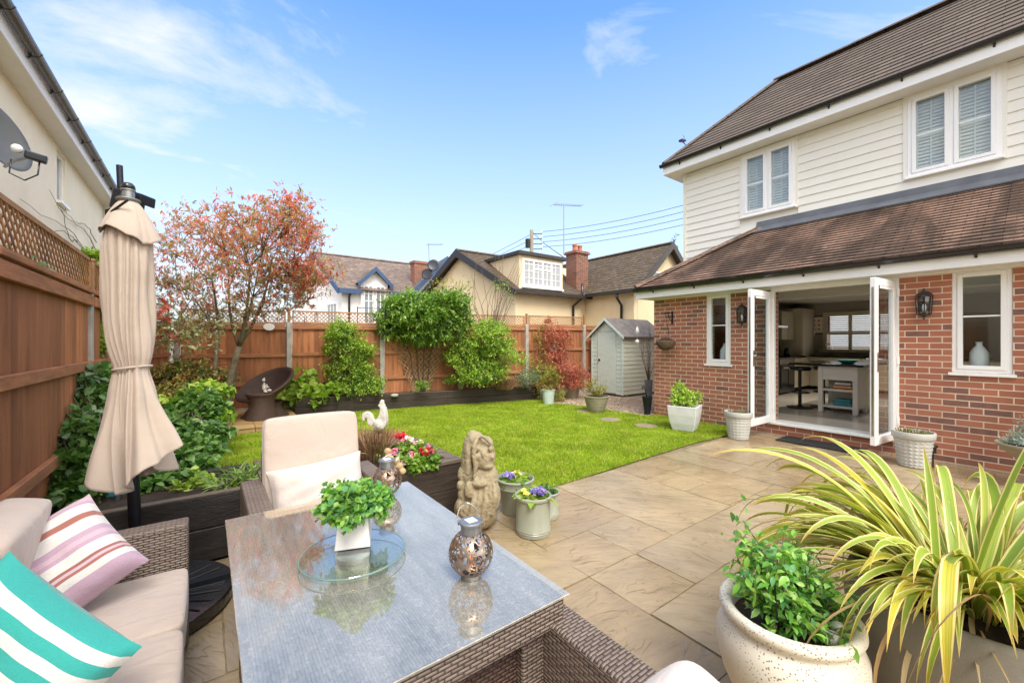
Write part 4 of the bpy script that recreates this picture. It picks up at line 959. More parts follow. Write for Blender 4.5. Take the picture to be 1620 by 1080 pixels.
# ================================================================ NEIGHBOUR'S HOUSE ON THE LEFT
NX = -2.12; NY = 15.15; NG = -1.82
N = thing('rendered_house', (-5, 8, 0), 'cream rendered neighbouring house with dark gutter rising above the left fence', 'house')
m = MB(); wall_with_holes(m, NX-.3, NX, -3, NY, -.05, 5.02, [(10.72, 11.25, 4.02, 4.92)]); m.box(-9, NY-.3, -.05, NX-.3, NY, 5.02); m.build('rendered_wall', 'cream_render', N)
m = MB(); m.box(NX-.1, -3, 5.0, NG-.02, NY+.1, 5.03); m.build('soffit', 'soffit_white', N)
m = MB(); m.box(NG-.04, -3, 4.985, NG-.018, NY+.1, 5.19); m.build('fascia', 'white_plastic', N)
gutter('gutter', (NG+.06, -3, 5.22), (NG+.06, NY+.05, 5.22), 'grey_gutter', N, .065, .95, (1, 0, 0))
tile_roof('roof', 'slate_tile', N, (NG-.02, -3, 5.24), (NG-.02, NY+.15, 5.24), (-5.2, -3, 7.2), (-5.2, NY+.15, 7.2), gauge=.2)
m = MB(); m.prism([(NX, NY-.02, 5.0), (-5.2, NY-.02, 7.15), (-8.4, NY-.02, 5.0)], (0, -.28, 0)); m.build('gable', 'cream_render', N)
# small window in that wall (looking to +X)
m = MB(); a, b, c, d = 10.72, 11.25, 4.02, 4.92
m.box(NX-.09, a, c, NX-.03, a+.06, d); m.box(NX-.09, b-.06, c, NX-.03, b, d); m.box(NX-.09, a+.06, d-.06, NX-.03, b-.06, d); m.box(NX-.09, a+.06, c, NX-.03, b-.06, c+.06)
wf = m.build('window_frame', 'white_plastic', N); m = MB(); m.box(NX-.07, a+.06, c+.06, NX-.065, b-.06, d-.06); m.build('pane', 'far_glass', wf)
m = MB(); m.box(NX-.03, a-.03, c-.05, NX+.07, b+.03, c-.001); m.build('sill', 'white_plastic', wf, bevel=.006)
m = MB(); m.tube([(NG+.06, NY-.30, 5.16), (NG+.06, NY-.30, 5.05), (NX+.07, NY-.30, 4.88), (NX+.07, NY-.30, 4.7), (NX+.07, NY-.30, .1)], .045, 12); dp = m.build('downpipe', 'black_plastic', N, smooth=True)
for zz in (4.45, 2.6): m = MB(); m.box(NX+.0, NY-.36, zz, NX+.12, NY-.24, zz+.04); m.build('pipe_clip', 'black_plastic', dp)
# satellite dish on the wall
c = onX(-12, 213, NX+.55); t = thing('satellite_dish', (NX, c.y, c.z), 'grey satellite dish with receiver arm on the cream rendered wall', 'satellite dish')
ax = Vector((.80, -.35, .28)).normalized(); R = ax.to_track_quat('Z', 'Y').to_matrix(); m = MB(); rr = .31; ring = []
for i in range(9):
    r_ = rr*i/8; ring.append([c+R@Vector((r_*cos(2*pi*k/40), r_*1.08*sin(2*pi*k/40), .10*(i/8)**2-.05)) for k in range(40)])
vs = [p for rg in ring for p in rg]; m.add(vs, [(i*40+k, i*40+(k+1) % 40, (i+1)*40+(k+1) % 40, (i+1)*40+k) for i in range(8) for k in range(40)])
dsh = m.build('dish', 'dish_grey', t, smooth=True); md = dsh.modifiers.new('Solid', 'SOLIDIFY'); md.thickness = .008
lnb = onX(48, 247, NX+1.0); m = MB(); m.tube([c+R@Vector((0, -.30, .0)), c.lerp(lnb, .6)+Vector((0, 0, -.12)), lnb], .013, 8); m.build('arm', 'grey_metal', t)
m = MB(); m.ball(lnb+Vector((-.07, 0, .04)), .035, 12); m.build('feed_cap', 'white_plastic', t, smooth=True); m = MB(); m.bar(lnb+Vector((-.03, 0, .01)), lnb+Vector((.09, .01, -.01)), .06, .06); m.build('receiver', 'dark_metal', t, bevel=.01)
m = MB(); m.tube([lnb+Vector((.05, 0, -.03)), lnb+Vector((.04, 0, -.14)), lnb+Vector((-.03, 0, -.2)), lnb+Vector((-.11, 0, -.16)), lnb+Vector((-.10, 0, -.05))], .006, 6); m.build('cable', 'black_plastic', t, smooth=True)
m = MB(); m.tube([c-ax*.03, c-ax*.2+Vector((-.1, 0, -.05)), (NX+.01, c.y+.05, c.z-.2)], .022, 8); m.build('bracket', 'grey_metal', t)
# ================================================================ FAR HOUSES
def gabled(parent, name_w, wall_m, roof_m, P, w_, L_, ze, zr, trim=None, over=.3, z0=0, trimw=.22, gauge=.2, verge_far=True):
    """P: near-left corner, w_: vector across the gable, L_: vector along the ridge; roof with verge overhang"""
    P, w_, L_ = Vector(P), Vector(w_), Vector(L_); l = L_.normalized(); ww = w_.normalized(); u = Vector((0, 0, 1)); mid = P+w_*.5
    m = MB(); m.prism([P+u*z0, P+w_+u*z0, P+w_+u*ze, mid+u*(zr-.04), P+u*ze], L_); m.build(name_w, wall_m, parent)
    k = (zr-ze)/(w_.length/2); eo = .30
    for s_, A in ((1, P), (-1, P+w_)):
        e = A-ww*s_*eo+u*(ze-k*eo+.06); rdg = mid+u*(zr+.06)
        a, b, c, d = e-l*over, e+L_+l*(over if verge_far else 0), rdg-l*over, rdg+L_+l*(over if verge_far else 0)
        n = (b-a).cross(c-a)
        if n.z > 0: tile_roof('roof', roof_m, parent, a, b, c, d, gauge)
        else: tile_roof('roof', roof_m, parent, b, a, d, c, gauge)
        if trim:
            for q, sg in ((a, -1), (b, 1)):
                cc = c if sg < 0 else d; m = MB(); o = l*sg*.02
                m.prism([q+o, cc+o, cc+o-u*trimw, q+o-u*trimw*.9+ww*s_*.0], l*sg*.05); m.build('bargeboard', trim, parent)
            gm = MB(); gm.bar(a-u*.06, b-u*.06, .11, .13); gm.build('eaves_gutter', trim, parent)
    m = MB(); ridge(m, mid+u*(zr+.09)-l*over, mid+L_+u*(zr+.09)+l*(over if verge_far else 0), .13, .45); m.build('ridge_tiles', roof_m, parent, auto=50)
def flatwin(parent, A, right, w, h, nx=2, ny=2, mat='white_plastic', glassm='far_glass', t=.05, out=None, fw=.06, sill=True):
    """window fixed on a far wall: A lower-left corner, right = unit vector along the wall, out = outward"""
    A, r, o, u = Vector(A), Vector(right).normalized(), Vector(out).normalized(), Vector((0, 0, 1)); m = MB()
    def bx(x0, x1, z0, z1, t0, t1): m.prism([A+r*x0+u*z0+o*t0, A+r*x1+u*z0+o*t0, A+r*x1+u*z1+o*t0, A+r*x0+u*z1+o*t0], o*(t1-t0))
    bx(0, fw, 0, h, 0, t); bx(w-fw, w, 0, h, 0, t); bx(fw, w-fw, 0, fw, 0, t); bx(fw, w-fw, h-fw, h, 0, t)
    for i in range(1, nx): x = fw+(w-2*fw)*i/nx; bx(x-fw*.4, x+fw*.4, fw, h-fw, 0, t*.96)
    for j in range(1, ny): z = fw+(h-2*fw)*j/ny; bx(fw, w-fw, z-fw*.3, z+fw*.3, 0, t*.9)
    if sill: bx(-.05, w+.05, -.06, -.002, 0, t+.08)
    f = m.build('window_frame', mat, parent); m = MB(); m.prism([A+r*fw+u*fw+o*.012, A+r*(w-fw)+u*fw+o*.012, A+r*(w-fw)+u*(h-fw)+o*.012, A+r*fw+u*(h-fw)+o*.012], o*.008); m.build('pane', glassm, f); return f
U = Vector((0, 0, 1))
# --- cream cottage beyond the fence
C_ = thing('cream_cottage', (10, 13, 0), 'cream rendered cottage with mossy tiled roofs and a flat-topped dormer', 'house')
Nc = Vector((8.92, 11.75, 0)); gd = Vector((-.59, 2.75, 0)); far = Nc+gd*2*.93
zE = 3.42; zR = 5.10
# main body: trapezoid plan
m = MB(); m.prism([Nc, (14.5, 11.75, 0), (14.5, 16.6, 0), (far.x, far.y, 0)], (0, 0, zE-.05)); ap = Nc+gd
m.add([Nc+U*(zE-.06), far+U*(zE-.06), ap+U*(zR-.05), Vector((14.5, 11.75, zE-.06)), Vector((14.5, 16.6, zE-.06)), Vector((14.5, ap.y, zR-.05))], [(0, 2, 1), (0, 3, 5, 2), (1, 2, 5, 4)])
m.build('wall', 'yellow_render', C_)
ov = Vector((-.28, .05, 0)); k = (zR-zE)/2.75
e1 = Nc+ov+Vector((.05, -.30, zE-.12)); t1 = ap+ov+U*(zR+.05)
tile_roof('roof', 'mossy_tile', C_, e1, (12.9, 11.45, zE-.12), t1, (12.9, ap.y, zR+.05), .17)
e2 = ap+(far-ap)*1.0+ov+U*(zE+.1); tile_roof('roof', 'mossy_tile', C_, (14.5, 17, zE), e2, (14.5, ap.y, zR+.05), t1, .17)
m = MB(); ridge(m, t1+U*.03, (12.9, ap.y, zR+.08), .12, .45); m.build('ridge_tiles', 'mossy_tile', C_, auto=50)
for q in (e1, e2): m = MB(); oo = Vector((-.03, 0, 0)); m.prism([q+oo+U*.04, t1+oo+U*.04, t1+oo-U*.26, q+oo-U*.20], (.06, 0, 0)); m.build('bargeboard', 'black_trim', C_)
m = MB(); m.bar(e1+Vector((0, -.04, -.03)), (12.75, 11.40, zE-.16), .12, .12); m.build('eaves_gutter', 'black_trim', C_)
# dormer
dx0, dx1 = 9.02, 11.15; dz = 4.62; dy = 11.66
m = MB(); m.prism([(dx0, dy, zE-.1), (dx0, dy, dz), (dx0, 14.2, dz), (dx0, 14.2, zE)], (dx1-dx0, 0, 0)); dm = m.build('dormer', 'yellow_render', C_)
m = MB(); m.box(dx0-.12, dy-.14, dz+.001, dx1+.12, 14.3, dz+.12); m.build('dormer_roof', 'black_trim', dm)
dwz = 3.50; dwh = 1.0
m = MB(); A = Vector((dx0+.12, dy-.001, dwz)); W = dx1-dx0-.22
fr = flatwin(C_, A, (1, 0, 0), W, dwh, 4, 1, out=(0, -1, 0), glassm='net_curtain', fw=.08)
m = MB()
for i in (1, 2): x = A.x+.08+(W-.16)*i/4; m.box(x+.03, dy-.05, dwz+.62, x+(W-.16)/4-.03, dy-.003, dwz+.68)
for i in range(4):
    x = A.x+.08+(W-.16)*(i+.5)/4; m.box(x-.012, dy-.035, dwz+.09, x+.012, dy-.022, dwz+dwh-.09)
    for q in (.3, .55, .8): m.box(x-W/8+.05, dy-.034, dwz+dwh*q, x+W/8-.05, dy-.0225, dwz+dwh*q+.02)
m.build('glazing_bar', 'white_plastic', fr)
m = MB(); m.box(dx0-.01, dy-.02, zE-.02, dx1+.01, dy+.02, zE+.06); m.build('dormer_sill', 'white_plastic', C_)
# right wing, ridge towards us
Wy0 = 9.35; X0w = 12.5; wy = 11.75; wzE = 3.46; hw = 2.05; wzR = 5.25
m = MB(); m.prism([(X0w, Wy0, 0), (X0w+2*hw, Wy0, 0), (X0w+2*hw, Wy0, wzE), (X0w+hw, Wy0, wzR), (X0w, Wy0, wzE)], (0, 6.4, 0)); m.build('wing_wall', 'yellow_render', C_)
kk = (wzR-wzE)/hw; eo = .27
tile_roof('wing_roof', 'mossy_tile', C_, (X0w-eo, 15.8, wzE-kk*eo+.07), (X0w-eo, Wy0-.25, wzE-kk*eo+.07), (X0w+hw, 15.8, wzR+.07), (X0w+hw, Wy0-.25, wzR+.07), .17)
tile_roof('wing_roof', 'mossy_tile', C_, (X0w+2*hw+eo, Wy0-.25, wzE-kk*eo+.07), (X0w+2*hw+eo, 15.8, wzE-kk*eo+.07), (X0w+hw, Wy0-.25, wzR+.07), (X0w+hw, 15.8, wzR+.07), .17)
m = MB(); ridge(m, (X0w+hw, Wy0-.25, wzR+.10), (X0w+hw, 15.8, wzR+.10), .12, .45); m.build('wing_ridge_tiles', 'mossy_tile', C_, auto=50)
for s_ in (-1, 1):
    xe = X0w+hw+s_*(hw+eo); m = MB(); m.prism([(xe, Wy0-.27, wzE-kk*eo+.10), (X0w+hw, Wy0-.27, wzR+.12), (X0w+hw, Wy0-.27, wzR-.16), (xe-s_*.02, Wy0-.27, wzE-kk*eo-.14)], (0, -.05, 0)); m.build('bargeboard', 'black_trim', C_)
m = MB(); m.bar((X0w-eo-.06, Wy0-.22, wzE-.14), (X0w-eo-.06, 11.4, wzE-.14), .12, .12); m.build('eaves_gutter', 'black_trim', C_)
flatwin(C_, (X0w+1.0, Wy0, 3.55), (1, 0, 0), .95, .62, 2, 1, out=(0, -1, 0))
def dpipe(pts): m = MB(); m.tube(pts, .05, 8); m.build('downpipe', 'black_plastic', C_, smooth=True)
dpipe([(X0w-.33, 9.85, 3.25), (X0w-.33, 9.85, 3.1), (X0w-.08, 9.85, 2.85), (X0w-.08, 9.85, .1)])
dpipe([(11.95, 11.38, 3.8), (11.95, 11.40, 3.2), (11.75, 11.68, 2.9), (11.75, 11.68, .1)])
# chimney with two pots
cc = D(913, 400, 17.3); t_ = MB(); t_.box(cc.x-.35, cc.y-.3, 3.5, cc.x+.35, cc.y+.3, 5.13); ch = t_.build('chimney', 'chimney_brick', C_)
t_ = MB(); t_.box(cc.x-.42, cc.y-.36, 5.131, cc.x+.42, cc.y+.36, 5.21); t_.box(cc.x-.38, cc.y-.33, 5.211, cc.x+.38, cc.y+.33, 5.25); t_.build('chimney_cap', 'chimney_brick', ch)
for q in (-.14, .16): t_ = MB(); t_.lathe((cc.x+q, cc.y, 5.25), [(.11, 0), (.10, .05), (.09, .24), (.11, .26), (.11, .29), (.08, .29), (.08, .2)], 14); t_.build('chimney_pot', 'terracotta', ch, smooth=True)
# TV aerials
def aerial(base, top, yagi, label, cat='tv aerial', grp=None, dishes=()):
    t = thing('tv_aerial', base, label, cat, grp); b, tp = Vector(base), Vector(top); m = MB(); m.tube([b, tp], .022, 6); m.build('mast', 'grey_metal', t)
    m = MB(); a, c = map(Vector, yagi); m.tube([a, c], .014, 5); d = (c-a).normalized(); pr = Vector((-d.y, d.x, 0)); n = 12
    for i in range(n+1): p = a.lerp(c, i/n); h = .16 if i else .3; m.tube([p-pr*h+U*(.02), p+pr*h+U*.02], .007, 4)
    m.build('yagi', 'grey_metal', t)
    for dc, r_, an in dishes:
        m = MB(); ax = Vector(an).normalized(); R = ax.to_track_quat('Z', 'Y').to_matrix(); ring = [[Vector(dc)+R@Vector((r_*i/5*cos(2*pi*k/24), r_*i/5*sin(2*pi*k/24), .12*r_*(i/5)**2)) for k in range(24)] for i in range(1, 6)]
        m.add([p for g in ring for p in g], [(i*24+k, i*24+(k+1) % 24, (i+1)*24+(k+1) % 24, (i+1)*24+k) for i in range(4) for k in range(24)]+[tuple(range(23, -1, -1))]); o = m.build('dish', 'dark_metal', t, smooth=True); o.modifiers.new('s', 'SOLIDIFY').thickness = .02
    return t
aerial(D(892, 402, 17.2), D(892, 325, 17.2), (D(876, 324, 17.0), D(920, 326, 17.6)), 'tall thin television aerial beside the brick chimney', grp='television aerials')
# --- white cottage with blue trim
V_ = thing('white_cottage', (10, 26, 0), 'white rendered house with blue bargeboards and brown tiled roof', 'house')
Nv = Vector((5.86, 23.07, 0)); vg = Vector((-.55, 3.05, 0)); vE, vR = 4.42, 6.62; apx = Nv+vg*1.02; fv = Nv+vg*2
xr = 13.2; dX = 6.80; dw = 1.5
m = MB(); m.prism([Nv, (xr, 23.07, 0), (xr, 29.5, 0), (fv.x, fv.y, 0)], (0, 0, vE)); m.add([Nv+U*(vE-.01), fv+U*(vE-.01), apx+U*vR, Vector((xr, 23.07, vE-.01)), Vector((xr, 29.5, vE-.01)), Vector((xr, apx.y, vR))], [(0, 2, 1), (0, 3, 5, 2), (1, 2, 5, 4)]); m.build('wall', 'white_render', V_)
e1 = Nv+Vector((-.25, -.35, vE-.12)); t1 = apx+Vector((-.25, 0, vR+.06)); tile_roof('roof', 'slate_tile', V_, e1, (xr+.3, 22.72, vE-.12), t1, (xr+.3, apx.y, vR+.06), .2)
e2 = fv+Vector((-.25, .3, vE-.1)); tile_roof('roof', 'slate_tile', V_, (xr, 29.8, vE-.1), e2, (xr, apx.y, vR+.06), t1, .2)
m = MB(); ridge(m, t1+U*.03, (xr+.3, apx.y, vR+.09), .15, .45); m.build('ridge_tiles', 'slate_tile', V_, auto=50)
for q in (e1, e2): m = MB(); m.prism([q+U*.02, t1+U*.02, t1-U*.34, q-U*.30], (-.06, 0, 0)); m.build('bargeboard', 'blue_trim', V_)
m = MB(); m.bar(e1+Vector((0, -.05, -.12)), (dX-.05, 22.66, vE-.24), .14, .26); m.build('eaves_board', 'blue_trim', V_); m = MB(); m.bar((dX+dw+.05, 22.66, vE-.24), (xr, 22.66, vE-.24), .14, .26); m.build('eaves_board', 'blue_trim', V_)
m = MB(); m.tube([(6.25, 22.7, 4.2), (6.2, 22.95, 3.9), (6.2, 22.98, .2)], .06, 8); m.build('downpipe', 'black_trim', V_, smooth=True)
gdn = vg.normalized(); go = Vector((-gdn.y, gdn.x, 0)); go = go if go.x < 0 else -go
for s_, w, h, z, nn in ((.55, 1.25, 1.25, 2.35, 3), (2.9, .85, 1.0, 2.2, 2), (4.6, .7, .95, 2.15, 2)): flatwin(V_, Nv+gdn*(s_+w)+U*z, -gdn, w, h, nn, 1, out=go, glassm='net_curtain')
# dormer with french window
dX = 6.80; dw = 1.5
m = MB(); m.prism([(dX, 22.95, 2.2), (dX+dw, 22.95, 2.2), (dX+dw, 22.95, 4.75), (dX+dw/2, 22.95, 5.42), (dX, 22.95, 4.75)], (0, 2.2, 0)); m.build('dormer', 'white_render', V_)
cx_ = dX+dw/2; xl, xr2 = dX-.22, dX+dw+.22
tile_roof('dormer_roof', 'slate_tile', V_, (xl, 25.2, 4.66), (xl, 22.7, 4.66), (cx_, 25.2, 5.58), (cx_, 22.7, 5.58), .2); tile_roof('dormer_roof', 'slate_tile', V_, (xr2, 22.7, 4.66), (xr2, 25.2, 4.66), (cx_, 22.7, 5.58), (cx_, 25.2, 5.58), .2)
for xe in (xl, xr2): m = MB(); m.prism([(xe, 22.68, 4.68), (cx_, 22.68, 5.62), (cx_, 22.68, 5.36), (xe, 22.68, 4.42)], (0, -.06, 0)); m.build('bargeboard', 'blue_trim', V_)
for x in (dX+.14, dX+.80): flatwin(V_, (x, 22.949, 2.45), (1, 0, 0), .56, 2.15, 2, 5, out=(0, -1, 0), sill=False, fw=.07)
m = MB(); m.bar((6.5, 22.5, 0), (6.5, 22.5, 3.35), .05, .05); m.bar((6.5, 22.5, 3.3), (9.0, 22.5, 3.3), .04, .04); m.build('balcony_rail', 'blue_trim', V_)
# gabled cross wing with blue trim
def pt(px, py, d): return D(px, py, d)
wA = thing('blue_gabled_house', D(700, 500, 23.5), 'white gabled house with blue bargeboard between the two cottages', 'house')
a = D(655, 460, 23.0); c = D(706, 410, 23.5); b = D(765, 470, 24.0); bk = Vector((1.2, 7.0, 0)); gz = lambda p: Vector((p.x, p.y, 0))
m = MB(); m.prism([gz(a), gz(b), b, c, a], bk); m.build('wall', 'white_render', wA)
fo = Vector((-.1, -.3, 0))
tile_roof('roof', 'slate_tile', wA, a+bk+U*.05+Vector((-.25, 0, -.2)), a+fo+U*.05+Vector((-.25, 0, -.2)), c+bk+U*.1, c+fo+U*.1, .2); tile_roof('roof', 'slate_tile', wA, b+fo+U*.05, b+bk+U*.05, c+fo+U*.1, c+bk+U*.1, .2)
for q in (a+Vector((-.25, 0, -.2)), b): m = MB(); m.prism([q+fo+U*.06, c+fo+U*.12, c+fo-U*.22, q+fo-U*.28], (-.01, -.06, 0)); m.build('bargeboard', 'blue_trim', wA)
p = D(667, 420, 25.5); m = MB(); m.box(p.x-.6, p.y-.3, 4.5, p.x+.6, p.y+.3, 6.25); m.box(p.x-.66, p.y-.36, 6.251, p.x+.66, p.y+.36, 6.4); m.build('chimney', 'chimney_brick', wA)
aerial(D(681, 470, 22.0), D(678, 386, 22.0), (D(676, 387, 22.0), D(700, 387, 22.4)), 'television aerial with two dark dishes beside the blue gable', grp='television aerials', dishes=[(D(686, 420, 21.8), .32, (-.5, -.8, .2)), (D(676, 434, 21.8), .30, (-.6, -.7, .2))])
# --- utility pole and wires
pb_ = D(841, 470, 30); pt_ = D(841, 364, 30)
t = thing('utility_pole', (pb_.x, pb_.y, 0), 'weathered wooden utility pole with insulators rising behind the dormer', 'utility pole'); m = MB(); m.tube([(pb_.x, pb_.y, 0), pt_], [.17, .13], 12); m.build('pole', 'pole_wood', t, smooth=True)
R_ = Vector((cY, -sY, 0))
for i in range(4):
    q = D(841, 370+i*8, 30); m = MB(); m.tube([q-R_*.1, q+R_*.75, q+R_*.75+U*.15], .03, 5); ins = m.build('insulator_arm', 'iron', t)
    m = MB(); m.ball(q+R_*.75+U*.15, (.07, .07, .09), 8); m.build('insulator', 'white_plastic', ins, smooth=True)
m = MB(); m.bar(D(835, 392, 29.8), D(835, 378, 29.8), .25, .25); m.build('junction_box', 'iron', t)
for i in range(4):
    a = D(841, 370+i*8, 30)+R_*.75+U*.15; b = D(1250, 272+i*12, 22); c = [a.lerp(b, k/14)-U*(.5*4*(k/14)*(1-k/14)) for k in range(15)]
    m = MB(); m.tube(c, .016, 5); tag(m.build('overhead_wire', 'iron', smooth=True), ['topmost', 'second from top', 'third from top', 'lowest'][i]+' overhead wire running right from the utility pole', 'wire', 'overhead wires')
for i in range(3):
    a = D(838, 372+i*8, 30); b = D(700, 432+i*6, 36); m = MB(); m.tube([a, a.lerp(b, .5)-U*.3, b], .016, 5); tag(m.build('overhead_wire', 'iron', smooth=True), ['upper', 'middle', 'lower'][i]+' thin wire running left from the utility pole', 'wire', 'overhead wires')
a = D(843, 368, 29.8); b = D(893, 408, 17.3); m = MB(); m.tube([a, a.lerp(b, .5)-U*.1, b], .016, 5); tag(m.build('service_cable', 'iron', smooth=True), 'service cable sloping from utility pole to the brick chimney', 'wire')
# ================================================================ GARDEN SHED
sx0, sx1, sy0, sy1 = 8.98, 10.75, 7.08, 8.16; sE, sR = 1.70, 2.10; sm = (sy0+sy1)/2
t = thing('garden_shed', (sx0, sm, 0), 'pale sage green wooden garden shed with felt roof', 'shed')
def shiplap(name, mat, front):
    z = .06; k = 0
    while z < (sR if front else sE)-.03:
        h = .115; zt = min(z+h, (sR-.02 if front else sE)); m = MB()
        if front:
            for q, yy0, yy1 in ((0, sy0, sm-.34), (1, sm+.34, sy1)):
                ya, yb = yy0, yy1
                if zt > sE: 
                    fr_ = (zt-sE)/(sR-sE)*(sm-sy0); ya = max(ya, sy0+fr_); yb = min(yb, sy1-fr_)
                if z > 1.78: 
                    ya, yb = (max(sy0, sy0+(zt-sE)/(sR-sE)*(sm-sy0)), sm) if q == 0 else (sm, min(sy1, sy1-(zt-sE)/(sR-sE)*(sm-sy0)))
                if yb-ya > .02: m.prism([(sx0-.014, ya, z), (sx0, ya, z), (sx0, ya, zt+.008), (sx0-.003, ya, zt+.008)], (0, yb-ya, 0))
        else:
            m.prism([(sx0, sy0-.016, z), (sx0, sy0, z), (sx0, sy0, zt+.008), (sx0, sy0-.003, zt+.008)], (sx1-sx0, 0, 0))
        if m.v: boards.append(m)
        z += h
    mm = MB()
    for b in boards: mm.add(b.v, b.f)
    return mm.build(name, mat, t)
boards = []; shiplap('front_cladding', 'shed_paint', True); boards = []; shiplap('side_cladding', 'shed_side', False)
m = MB(); m.prism([(sx0+.001, sy0+.001, .06), (sx0+.001, sy1, .06), (sx0+.001, sy1, sE), (sx0+.001, sm, sR-.01), (sx0+.001, sy0+.001, sE)], (sx1-sx0, 0, 0)); m.build('shell', 'shed_side', t)
m = MB(); m.box(sx0-.022, sm-.32, .09, sx0-.002, sm+.32, 1.76); dr = m.build('door', 'shed_paint', t)
m = MB()
for k in range(1, 6): yy = sm-.32+k*.64/6; m.box(sx0-.0225, yy-.002, .1, sx0-.0215, yy+.002, 1.75)
m.build('door_groove', 'shed_side', dr)
m = MB(); m.tube([(sx0-.03, sm+.25, .98), (sx0-.05, sm+.25, .98)], .03, 8); m.build('latch', 'iron', dr)
m = MB(); m.box(sx0-.03, sy0-.02, .05, sx0+.02, sy0+.03, sE-.01); m.build('corner_trim', 'shed_paint', t); m = MB(); m.box(sx0-.026, sy1-.03, .05, sx0+.02, sy1+.02, sE-.01); m.build('corner_trim', 'shed_paint', t)
for ya, s_ in ((sy0-.12, 1), (sy1+.12, -1)):
    zz = sE-.09; m = MB(); 
    P_ = [(sx0-.10, ya, zz), (sx0-.10, sm, sR+.03), (sx0-.10, sm, sR+.055), (sx0-.10, ya, zz+.025)]; m.prism(P_, (sx1-sx0+.2, 0, 0)); m.build('roof_felt', 'felt', t)
    m = MB(); m.prism([(sx0-.105, ya, zz-.05), (sx0-.105, sm, sR-.02), (sx0-.105, sm, sR+.05), (sx0-.105, ya, zz+.02)], (-.018, 0, 0)); m.build('bargeboard', 'shed_paint', t)
m = MB(); m.box(sx0, sy0, 0.0, sx1, sy1, .058); m.build('base', 'sleeper_dark', t)
# ================================================================ THINGS ON THE HOUSE WALL
def lantern(y, z, label):
    t = thing('wall_lantern', (WX, y, z), label, 'wall lantern', 'black wall lanterns on the brick wall'); x = WX-.10
    m = MB(); m.lathe((WX-.015, y, z-.0), [(.0, -.06), (.055, -.055), (.055, .055), (0, .06)], 12, sx=.25); m.tube([(WX-.01, y, z-.05), (x, y, z-.14)], .012, 8); m.tube([(WX-.01, y, z+.03), (x, y, z-.10)], .008, 6); m.build('bracket', 'black_plastic', t, auto=40)
    m = MB(); m.lathe((x, y, z+.14), [(.085, -.03), (.09, -.02), (.075, .01), (.045, .035), (.018, .045), (.018, .06), (.008, .065), (.010, .08), (0, .085)], 12); m.build('roof', 'black_plastic', t, auto=35)
    m = MB(); m.lathe((x, y, z-.12), [(0, -.055), (.010, -.05), (.008, -.02), (.03, -.01), (.06, .0), (.07, .015), (.07, .025), (.0, .026)], 12); m.build('base', 'black_plastic', t, auto=35)
    m = MB()
    for k in range(8): a = 2*pi*k/8+.2; m.bar((x+.066*cos(a), y+.066*sin(a), z-.10), (x+.078*cos(a), y+.078*sin(a), z+.115), .010, .010)
    m.build('cage', 'black_plastic', t)
    m = MB(); m.lathe((x, y, z), [(.058, -.095), (.068, .11)], 8); m.build('glass', 'pane_glass', t); m = MB(); m.lathe((x, y, z-.08), [(.0, 0), (.016, 0), (.022, .06), (.015, .10), (0, .105)], 10); m.build('bulb', 'ceramic_white', t, smooth=True)
lantern(3.27, 1.93, 'black wall lantern left of the open doors'); lantern(1.06, 1.95, 'black wall lantern between open doors and right window')
# hanging basket
by, bz = 4.62, 1.50
t = thing('hanging_basket', (WX-.27, by, bz), 'empty brown twig hanging basket by the house corner', 'hanging basket')
m = MB()
for k in range(9):
    zz = -.16+.16*k/8; r_ = .17*sqrt(max(.02, 1-(zz/.165)**2))*.98+.01; pts = [(WX-.24+r_*cos(2*pi*j/20), by+r_*sin(2*pi*j/20), bz+zz+.006*sin(j*2.4+k)) for j in range(21)]; m.tube(pts, .010, 5, cap=False)
m.build('basket', 'basket_twig', t, smooth=True)
m = MB(); m.ball((WX-.24, by, bz-.03), (.15, .15, .11), 12); m.build('liner', 'soil', t, smooth=True)
for a in (0, 2.1, 4.2): m = MB(); m.tube([(WX-.24+.16*cos(a), by+.16*sin(a), bz), (WX-.24, by, bz+.52)], .0035, 4); m.build('chain', 'iron', t)
t = thing('basket_bracket', (WX, by, 2.0), 'black iron wall bracket holding the twig hanging basket', 'bracket')
m = MB(); m.bar((WX-.012, by, 1.84), (WX-.012, by, 2.10), .03, .012, up=(1, 0, 0)); m.tube([(WX-.015, by, 2.06), (WX-.24, by, 2.06), (WX-.26, by, 2.03)], .008, 6); m.tube([(WX-.015, by, 1.88), (WX-.10, by, 1.93), (WX-.17, by, 2.055)], .007, 6); m.build('arm', 'iron', t)
# wind chime hanging from the eave corner
c = Vector((WX-.15, WY1+.30, 0)); t = thing('wind_chime', (c.x, c.y, 1.45), 'small white hanging ornament by the house corner', 'wind chime')
m = MB(); m.tube([(c.x, c.y, 2.5), (c.x, c.y, 1.36)], .003, 4); m.build('cord', 'grey_metal', t)
m = MB(); m.lathe((c.x, c.y, 1.68), [(.055, 0), (.012, .13), (0, .13)], 12); m.build('bell', 'ceramic_white', t, smooth=True); m = MB(); m.ball((c.x, c.y, 1.50), .045, 10); m.build('ball', 'ceramic_white', t, smooth=True)
